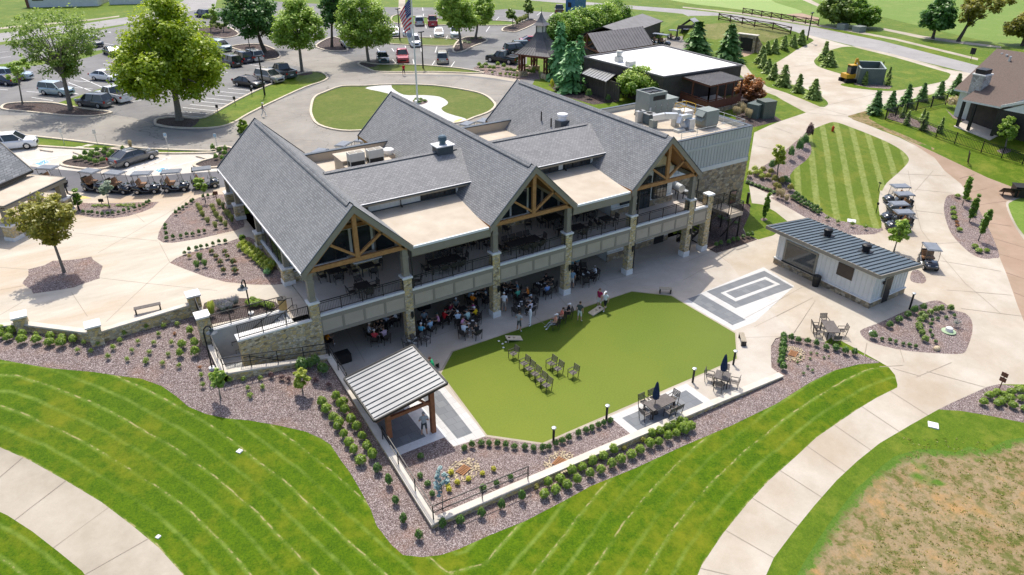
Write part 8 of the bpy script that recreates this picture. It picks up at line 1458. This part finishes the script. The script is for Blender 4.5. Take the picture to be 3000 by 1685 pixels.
# deck furniture
DZ = 4.45
for (x, y), L, Wd, sp, lab in (((780, 672), 2.5, 1.0, [('n', -.8), ('n', 0), ('n', .7), ('s', -.5), ('s', .3), ('s', .9), ('e', 0), ('w', -.2)], 'long dark table on the deck behind the second bay railing'), ((1370, 528), 2.9, 1.0, [('n', -1), ('n', -.3), ('n', .4), ('n', 1), ('s', -.4), ('s', .4), ('s', 1.1), ('e', 0), ('w', 0)], 'long dark table on the deck below the middle gable'), ((1745, 432), 2.3, 1.0, [('n', -.7), ('n', .1), ('s', .4), ('e', 0)], 'long dark table on the deck beyond the third column'), ((160, 862), 1.0, 1.0, [('n', .1), ('w', 0), ('e', 0), ('s', .1)], 'square table on the deck behind the first bay railing'), ((185, 705), 1.1, 1.1, [('n', 0), ('w', 0), ('e', 0), ('s', .2)], 'dark table on the deck before the bar counter'), ((2000, 358), 1.0, 1.0, [('w', 0), ('e', 0)], 'small square table on the deck left of the third gable'), ((840, 553), 1.1, 1.1, [('w', 0), ('e', 0), ('s', 0)], 'dark table far back on the deck left of the middle gable'), ((1590, 345), 1.5, 1.1, [('n', 0), ('w', 0), ('e', 0), ('s', -.3), ('s', .4)], 'dark table far back on the deck under the middle gable'), ((1060, 505), 1.1, 1.0, [('w', 0), ('e', 0), ('s', 0)], 'dark table at the back of the deck before the middle gable post'), ((1840, 300), 1.1, 1.0, [('w', 0), ('e', 0), ('s', 0)], 'dark table deep on the deck beyond the third column'), ((-60, 745), 1.1, 1.1, [('w', 0), ('e', .1), ('s', 0)], 'dark table on the deck nearest the plaza')):
    c = un(R(5, x, y), DZ+.74); c.z = DZ; c.y = min(c.y, 6.2); table(lab, c, 0, L, Wd, 'tables on the upper deck'); around(c, L, Wd, 0, sp, 'chair at the '+lab.replace(' on the deck', ''), 'chairs on the upper deck', z=DZ)
for x, y, a in ((1250, 440, .5), (1410, 405, -2), (570, 830, 2.8)): c = un(R(5, x, y), DZ+.44); c.z = DZ; c.y = min(c.y, 4.9); chair('stray dark chair on the deck', c, a, 'stray chairs on the upper deck')
# ------------------------------------------------------------------ benches, games, lights, signs
def bench(label, a, b, z, m, w=.42, h=.45):
    d = (b-a); L = d.length; d.normalize(); r = thing('bench', label, 'bench', ((a.x+b.x)/2, (a.y+b.y)/2, z), math.atan2(d.y, d.x)); s = MB(); [s.box(-L/2, L/2, -w/2+w*k/5+.01, -w/2+w*(k+1)/5-.01, h-.04, h, m) for k in range(5)]; s.build('seat', r)
    for x in (-L/2+.08, L/2-.08): MB().box(x-.04, x+.04, -w/2+.02, w/2-.02, 0, h-.04, fr_m).build('leg', r)
pale_w = M('pale_bench_wood', (.36, .31, .23), (.46, .40, .31), 5, .8)
bench('long backless slatted bench beside the low plaza wall', un(R(4, 1020, 1085), PZ), un(R(4, 1222, 1042), PZ), PZ, slat); bench('small pale wooden bench on the pavement above the turf', un(R(5, 2395, 920), 0), un(R(5, 2490, 925), 0), 0, pale_w); bench('small pale wooden bench at the right corner of the turf', un(R(6, 440, 1240), .2), un(R(6, 462, 1310), .2), 0, pale_w, .4); bench('small bench under the man in the green shirt', F(ca(1700, 1420)), F(ca(1830, 1370)), 0, pale_w)
board = M('pale_plywood', (.50, .42, .31), (.60, .52, .40), 4, .7)
for lab, hi, lo in (('tilted cornhole board with dark hole beside the loose bags', (725, 1272), (952, 1235)), ('tilted cornhole board beside the two standing players', (2450, 700), (2252, 785))):
    a, b = F(cb(*hi)), F(cb(*lo)); d = (a-b).normalized(); r = thing('cornhole_board', lab, 'game board', b, math.atan2(d.y, d.x), 'cornhole boards'); s = MB(); s.slab([(0, -.3, .07), (1.2, -.3, .32), (1.2, .3, .32), (0, .3, .07)], .07, board); s.tube([(.62, 0, .21), (.62, 0, .212)], .12, M('board_emblem', (.30, .24, .17), (.36, .3, .22), 4, .7), 16); s.build('deck_panel', r); t = Matrix.Translation((.97, 0, .2745)) @ Matrix.Rotation(-.205, 4, 'Y'); h = MB(); h.tube([t @ Vector((0, 0, 0)), t @ Vector((0, 0, .006))], .09, M('hole_dark', (.05, .008, .01), (.07, .01, .014)), 14); h.build('hole', r)
    for y in (-.27, .27): MB().bar((1.12, y, 0), (1.12, y, .24), .05, .05, board, (0, 1, 0)).build('leg', r)
for i, (x, y) in enumerate([(525, 1285), (655, 1303), (595, 1337), (610, 1407)]): p = F(cb(x, y)); o = MB().box(-.075, .075, -.075, .075, 0, .035, cap_m).build('bean_bag', None, bevel=.014); o.location = p; o.rotation_euler[2] = i; tag(o, ['white bean bag farthest from the cornhole board', 'white bean bag lying against the cornhole board', 'white bean bag between the other three', 'bluish bean bag closest to the lone turf chair'][i], 'bean bag', 'bean bags on the turf')
def bollard(label, p, h=1.05, top=True):
    r = thing('bollard_light', label, 'bollard light', p, 0, 'bollard lights'); MB().tube([(0, 0, 0), (0, 0, h)], .075, blackm, 10).build('post', r); MB().tube([(0, 0, h), (0, 0, h+.05), (0, 0, h+.13), (0, 0, h+.16)], [.08, .15, .14, .06], galv if top else blackm, 12).build('lamp_head', r)
for l, t, x, y in (('bollard light at the left front edge of the turf', 8, 1443, 545), ('bollard light beside the long umbrella table pavers', 8, 1803, 392), ('bollard light between the two umbrella tables', 10, 672, 322), ('bollard light at the right corner of the turf', 10, 1095, 136)): bollard(l, un(R(t, x, y), 0))
bollard('grey bollard light at the corner of the planted bed beside the shed', at(6, 1710, 1045), 1.35); r = thing('marker_post', 'dark square post on the side path beside the block', 'post', at(6, 487, 245)); MB().box(-.1, .1, -.1, .1, 0, 1.1, blackm).build('post', r); MB().box(-.11, .11, -.11, .11, 1.1, 1.14, dark).build('cap', r)
def gooseneck(label, p, h, rz):
    r = thing('gooseneck_lamp', label, 'lamp post', p, rz, 'gooseneck lamp posts'); MB().tube([(0, 0, 0), (0, 0, h), (.05, 0, h+.25), (.22, 0, h+.38), (.42, 0, h+.3), (.48, 0, h+.1)], .05, blackm, 8).build('post', r); MB().tube([(.48, 0, h+.12), (.48, 0, h-.05), (.48, 0, h-.16)], [.1, .13, .34], flash, 14).build('lamp_shade', r); MB().tube([(0, 0, -.3), (0, 0, .12)], .2, cap_m, 12).build('footing', r)
p = un(R(4, 1895, 1080), PZ); gooseneck('gooseneck lamp in the planting bed above the stairs', p, height(p, R(4, 0, 850)[1]), -2.2); p = at(7, 1445, 42); gooseneck('gooseneck lamp at the foot of the stair pillar', p, height(p, R(4, 0, 1215)[1])-.1, .2)
def lot_lamp(label, base, top):
    p = at(*base); h = height(p, R(*top)[1]); r = thing('lot_lamp', label, 'lamp post', p, 0, 'tall car park lamps'); MB().tube([(0, 0, 0), (0, 0, h)], [.13, .09], blackm, 8).build('pole', r)
    for s in (-1, 1): MB().bar((0, 0, h), (s*.5, s*.2, h+.03), .3, .14, blackm).build('lamp_head', r)
lot_lamp('tall black lamp post on the grass island beside the black sedan', (1, 1998, 718), (1, 1955, 425)); lot_lamp('tall black lamp post right of the flagpole', (2, 617, 514), (2, 605, 242)); lot_lamp('tall black lamp post left of the flag', (2, 442, 302), (2, 422, 68)); lot_lamp('tall black lamp post beside the upper road', (3, 940, 302), (3, 975, 98))
# flagpole
p = at(2, 576, 778); r = thing('flagpole', 'tall white flagpole on the loop lawn', 'flagpole', p); hp = height(p, -35); MB().tube([(0, 0, 0), (0, 0, hp)], [.13, .07], trim, 10).build('pole', r); MB().tube([(0, 0, -.1), (0, 0, .35)], .4, cap_m, 12).build('base', r)
def flag(label, z1, drop, out, name, white=False):
    f = thing(name, label, 'flag', p); n, m = 13, 16; rw, ww, bw = M('flag_red', (.50, .012, .03), (.56, .02, .04), 9, .8), M('flag_white', .72, .78, 9, .8), M('flag_blue', (.02, .035, .16), (.03, .05, .2), 9, .8); b = MB(); dv = -Vector((RT.x, RT.y, 0)).normalized(); q = Vector((-dv.y, dv.x, 0)); sgn = 1 if not white else .6
    P_ = lambda i, j: Vector((0, 0, z1-p.z))+dv*(.12+out*(j/m)**.8*(1-.35*i/n))+q*(.14*math.sin(j*.9+i*.2))+Vector((0, 0, -drop*(i/n)*(.62+.38*(1-j/m))-drop*.55*(j/m)))
    for i in range(n):
        for j in range(m): b.add([P_(i, j), P_(i, j+1), P_(i+1, j+1), P_(i+1, j)], [(0, 1, 2, 3)], ww if white else (bw if i < 7 and j < 7 else (rw if i % 2 == 0 else ww)))
    o = b.build('cloth', f, True)
    if not white:
        s = MB()
        for i in range(6):
            for j in range(5): c = P_(i+.6, j*1.25+.9); s.tube([c-q*.03, c+q*.03], .045, ww, 5)
        s.build('stars', f)
    else: s = MB(); c = P_(6, 8); s.tube([c-q*.03, c+q*.03], .3, M('flag_emblem', (.20, .24, .34), (.25, .29, .4), 4, .8), 10); s.build('emblem', f)
zf = p.z; flag('striped flag with blue starred canton hanging on the flagpole', zf+height(p, R(2, 0, -15)[1]), 3.6, 1.5, 'national_flag'); flag('white flag hanging below the striped flag', zf+height(p, R(2, 0, 185)[1]), 2.0, .8, 'white_flag', True)
# signs
def sign(label, base, top, w, hh, m, face=None, tilt=0, group=None, n=1, name='sign_post', z=None):
    q = at(*base) if z is None else un(R(*base), z); h = height(q, R(*top)[1]); d = CAM-q; r = thing(name, label, 'sign', q, math.atan2(d.y, d.x)-.3, group); MB().tube([(0, 0, -.1), (0, 0, h)], .035, m, 6).build('post', r)
    for k in range(n):
        b = MB(); b.bar((.05, 0, h-hh-k*(hh+.08)), (.05-tilt, 0, h-k*(hh+.08)), w, .03, m if face is None else trim, (1, 0, 0)); pn = b.build('panel', r)
        if face: b = MB(); b.box(.068, .074, -w*.36, w*.36, h-hh*.62, h-hh*.08, face); b.box(.074, .078, -w*.08, w*.12, h-hh*.55, h-hh*.15, trim); b.build('pictogram', pn)
GA = 'accessible parking signs'
sign('blue and white accessible parking sign nearest the clubhouse', (1, 1645, 1142), (1, 1615, 1008), .32, .5, galv, bm_, group=GA); sign('blue and white accessible parking sign behind the grey sedan', (1, 1275, 1147), (1, 1238, 1003), .32, .5, galv, bm_, group=GA); sign('accessible parking sign at the stepping stones', (1, 737, 1092), (1, 700, 978), .32, .45, galv, group=GA); sign('accessible parking sign near the white SUV', (1, 487, 1092), (1, 448, 970), .32, .45, galv, group=GA)
GS = 'small black stall posts'
sign('small black stall post closest to the mulch end', (1, 1645, 855), (1, 1636, 790), .32, .4, blackm, group=GS); sign('middle one of three small black stall posts', (1, 1776, 792), (1, 1766, 728), .32, .4, blackm, group=GS); sign('small black stall post nearest the black sedan', (1, 1902, 722), (1, 1896, 665), .32, .4, blackm, group=GS)
sign('brown plaque sign at the portico end of the cart bed', (4, 770, 255), (4, 765, 212), .42, .3, dark, z=PZ); sign('brown plaque sign beside the clubhouse porch', (4, 1642, 250), (4, 1635, 155), .42, .32, M('brown_sign', (.12, .05, .03), (.15, .065, .04), 4, .6), z=PZ); sign('brown trail sign with two panels beside the court path', (9, 2155, 182), (9, 2190, 70), .42, .32, M('brown_sign', .1), n=2); sign('short lamp sign at the edge of the striped lawn', (6, 1475, 155), (6, 1485, 88), .3, .12, blackm); sign('small dark cart sign beside the parked carts', (6, 1458, 318), (6, 1472, 240), .22, .25, blackm); sign('round faced clock like sign beside the upper road', (3, 2172, 458), (3, 2195, 362), .8, 1.0, blackm)
q = at(3, 2150, 1235); r = thing('course_board', 'leaning dark framed course board beside the brown path', 'sign board', q, -1.0); h = height(q, R(3, 0, 1145)[1]); b = MB(); [b.bar((0, s*.42, 0), (-.15, s*.42, h), .08, .08, rail_w, (0, 1, 0)) for s in (-1, 1)]; b.build('frame', r); b = MB(); b.bar((-.05, 0, h*.45), (-.14, 0, h*.95), .8, .06, blackm, (1, 0, 0)); b.build('board', r)
q = at(6, 2450, 180); r = thing('tee_board', 'slanted dark tee board beside the brown path', 'sign board', q, -2.4); b = MB(); b.slab([(0, -.9, .3), (0, .9, .3), (.9, .9, 1.0), (.9, -.9, 1.0)], .08, blackm); b.build('board', r); b = MB(); [b.bar((.7, y, 0), (.7, y, .8), .1, .1, rail_w, (0, 1, 0)) for y in (-.7, .7)]; b.build('legs', r)
q = at(6, 2535, 188); r = thing('tee_box', 'square dark cabinet beside the tee board', 'cabinet', q, -2.4); MB().box(-.7, .7, -.7, .7, 0, 1.1, blackm).build('body', r); MB().box(-.76, .76, -.76, .76, 1.1, 1.16, dark).build('lid', r)
# hydrant like red marker, drains, covers, wheel stops, grill, planters
r = thing('red_marker', 'small red hydrant at the top of the striped lawn', 'hydrant', at(3, 1130, 990)); MB().tube([(0, 0, 0), (0, 0, .55), (0, 0, .7)], [.16, .14, .04], M('hydrant_red', (.42, .05, .015), (.5, .07, .02), 4, .5), 10).build('body', r); MB().tube([(-.22, 0, .42), (.22, 0, .42)], .07, M('hydrant_red', .3), 8).build('nozzles', r)
rust = M('rusty_grate', (.30, .14, .06), (.38, .20, .10), 9, .85); peb = M('tan_pebbles', (.42, .33, .20), (.58, .48, .33), 12, .9); random.seed(4)
for lab, t, x, y, z in (('rusty drain grate ringed by pebbles near the blue conifer', 8, 830, 737, 0), ('rusty drain grate ringed by pebbles beside the front wall cap', 8, 1482, 682, 0), ('rusty drain grate ringed by pebbles in the lower bed', 6, 832, 1385, None)):
    q = un(R(t, x, y), z) if z is not None else at(t, x, y); r = thing('drain', lab, 'drain', q, .4, 'pebble ringed drains'); g = MB(); [g.box(-.34+.11*k, -.28+.11*k, -.24, .24, .03, .07, rust) for k in range(7)]; [g.box(-.38, .4, s*.24-.03, s*.24+.03, .03, .075, rust) for s in (-1, 1)]; g.build('grate', r); g = MB()
    for _ in range(230): a, rr = random.random()*6.28, random.uniform(.42, .95); g.ball((1.15*rr*math.cos(a), rr*math.sin(a)*.9, .03), random.uniform(.04, .08), peb, 5, 3, (1, .8, .6))
    g.build('pebbles', r)
for lab, t, x, y, s in (('pale square utility cover in the grass by the court path', 9, 1705, 428, .62), ('pale grey utility cover in the striped lawn mulch edge', 6, 1275, 380, .8), ('round white cover on the left lawn beside the path', 7, 1077, 1188, .22), ('white cover half sunk in the left lawn', 7, 1630, 605, .3)): q = at(t, x, y); o = MB().box(-s/2, s/2, -s/2, s/2, -.05, .05, cap_m).build('utility_cover', None, bevel=.02); o.location = q; o.rotation_euler[2] = .6; tag(o, lab, 'cover')
for lab, a, b in (('concrete wheel stop in front of the white SUV bay', (305, 1135), (398, 1148)), ('concrete wheel stop beside the shrub island', (555, 1152), (610, 1172)), ('concrete wheel stop in the empty accessible bay', (1482, 1183), (1560, 1203))): p, q = at(1, *a), at(1, *b); z = Vector((0, 0, .07)); tag(MB().bar(p+z, q+z, .18, .14, kb).build('wheel_stop', None, bevel=.02), lab, 'wheel stop', 'wheel stops')
r = thing('smoker_grill', 'large steel barrel smoker grill on the deck beside the third gable', 'grill', (35.3, 2.9, 4.45), 1.4); MB().tube([(-.7, 0, 1.05), (.7, 0, 1.05)], .36, galv, 16).build('barrel', r); b = MB(); b.box(-.8, .8, -.75, -.3, .72, .78, galv); b.build('shelf', r); b = MB(); [b.bar((x, y, 0), (x, y, .9), .06, .06, blackm, (0, 1, 0)) for x in (-.6, .6) for y in (-.3, .3)]; b.box(.7, 1.1, -.3, .3, .6, 1.3, dark); b.build('stand', r)
for lab, px, s in (('black box planter at the left end of the lower patio', (1003, 1045), .55), ('black seat block behind the crowded patio table', (1180, 880), .5), ('low dark cabinet behind the first column', (1240, 890), .5)): q = un(px, .4); r = thing('patio_box', lab, 'planter', (q.x, q.y, 0)); MB().box(-s, s, -s*.7, s*.7, 0, .7, blackm).build('box', r, bevel=.02); MB().box(-s*.9, s*.9, -s*.6, s*.6, .7, .72, dark).build('lid', r)
r = thing('trash_bin', 'yellow tan waste bin at the top of the stairs', 'bin', un(R(4, 2138, 1045), PZ)); MB().tube([(0, 0, 0), (0, 0, .8)], [.26, .3], M('tan_bin', (.50, .33, .12), (.58, .40, .17), 3, .6), 12).build('body', r); MB().tube([(0, 0, .8), (0, 0, .86)], .31, dark, 12).build('lid', r)
r = thing('hat_sculpture', 'white hat shaped stone on a green disc in the planted bed', 'garden ornament', at(6, 2005, 1215)); MB().tube([(0, 0, 0), (0, 0, .06), (0, 0, .1)], [.5, .52, .35], M('pale_green_stone', (.30, .40, .24), (.38, .48, .31), 4, .8), 16).build('brim', r); MB().tube([(0, 0, .1), (0, 0, .34), (0, 0, .4)], [.28, .25, .15], cap_m, 14).build('crown_stone', r)
for x, y, s, lab in ((1915, 1350, .28, 'tan boulder at the lower end of the bed by the bollard'), (1418, 1228, .2, 'small white stone at the left tip of the bed by the bollard')): o = MB().ball((0, 0, .1), s, peb if s > .25 else cap_m, 9, 6, (1.1, .8, .7)).build('boulder', None, True); o.location = at(6, x, y); tag(o, lab, 'boulder')
u = at(3, 340, 640); p = un((1480+1910*.27174, .27174*1040), 4.8); r = thing('closed_umbrella', 'closed cream umbrella on the screened porch terrace', 'umbrella', p); MB().tube([(0, 0, 0), (0, 0, 2.6)], .04, trim, 6).build('pole', r); MB().tube([(0, 0, .5), (0, 0, 1.2), (0, 0, 2.3), (0, 0, 2.6)], [.22, .3, .16, .03], cream, 9).build('canopy', r)
# ------------------------------------------------------------------ daylight
AZ, EL = math.radians(19), math.radians(60.5)       # towards the sun, clockwise from +Y
nt = W.node_tree; bg = nt.nodes['Background']; sky = nt.nodes.new('ShaderNodeTexSky'); sky.sky_type = 'NISHITA'; sky.sun_disc = False
sky.sun_elevation = EL; sky.sun_rotation = AZ; sky.air_density = .75; sky.dust_density = 2.5; sky.ozone_density = .6; nt.links.new(sky.outputs[0], bg.inputs[0]); bg.inputs[1].default_value = .15
sl = bpy.data.lights.new('sun', 'SUN'); sl.energy = 2.6; sl.angle = math.radians(.53); sl.color = (1, .95, .87)
so = bpy.data.objects.new('sun', sl); COL.objects.link(so)
d = Vector((math.sin(AZ)*math.cos(EL), math.cos(AZ)*math.cos(EL), math.sin(EL))); so.rotation_euler = d.to_track_quat('Z', 'Y').to_euler(); so.location = (40, 60, 80)
S.view_settings.view_transform = 'Standard'; S.view_settings.look = 'None'; S.view_settings.exposure = .72; S.view_settings.gamma = 1
S.cycles.max_bounces = 6; S.cycles.diffuse_bounces = 4; S.cycles.use_denoising = True
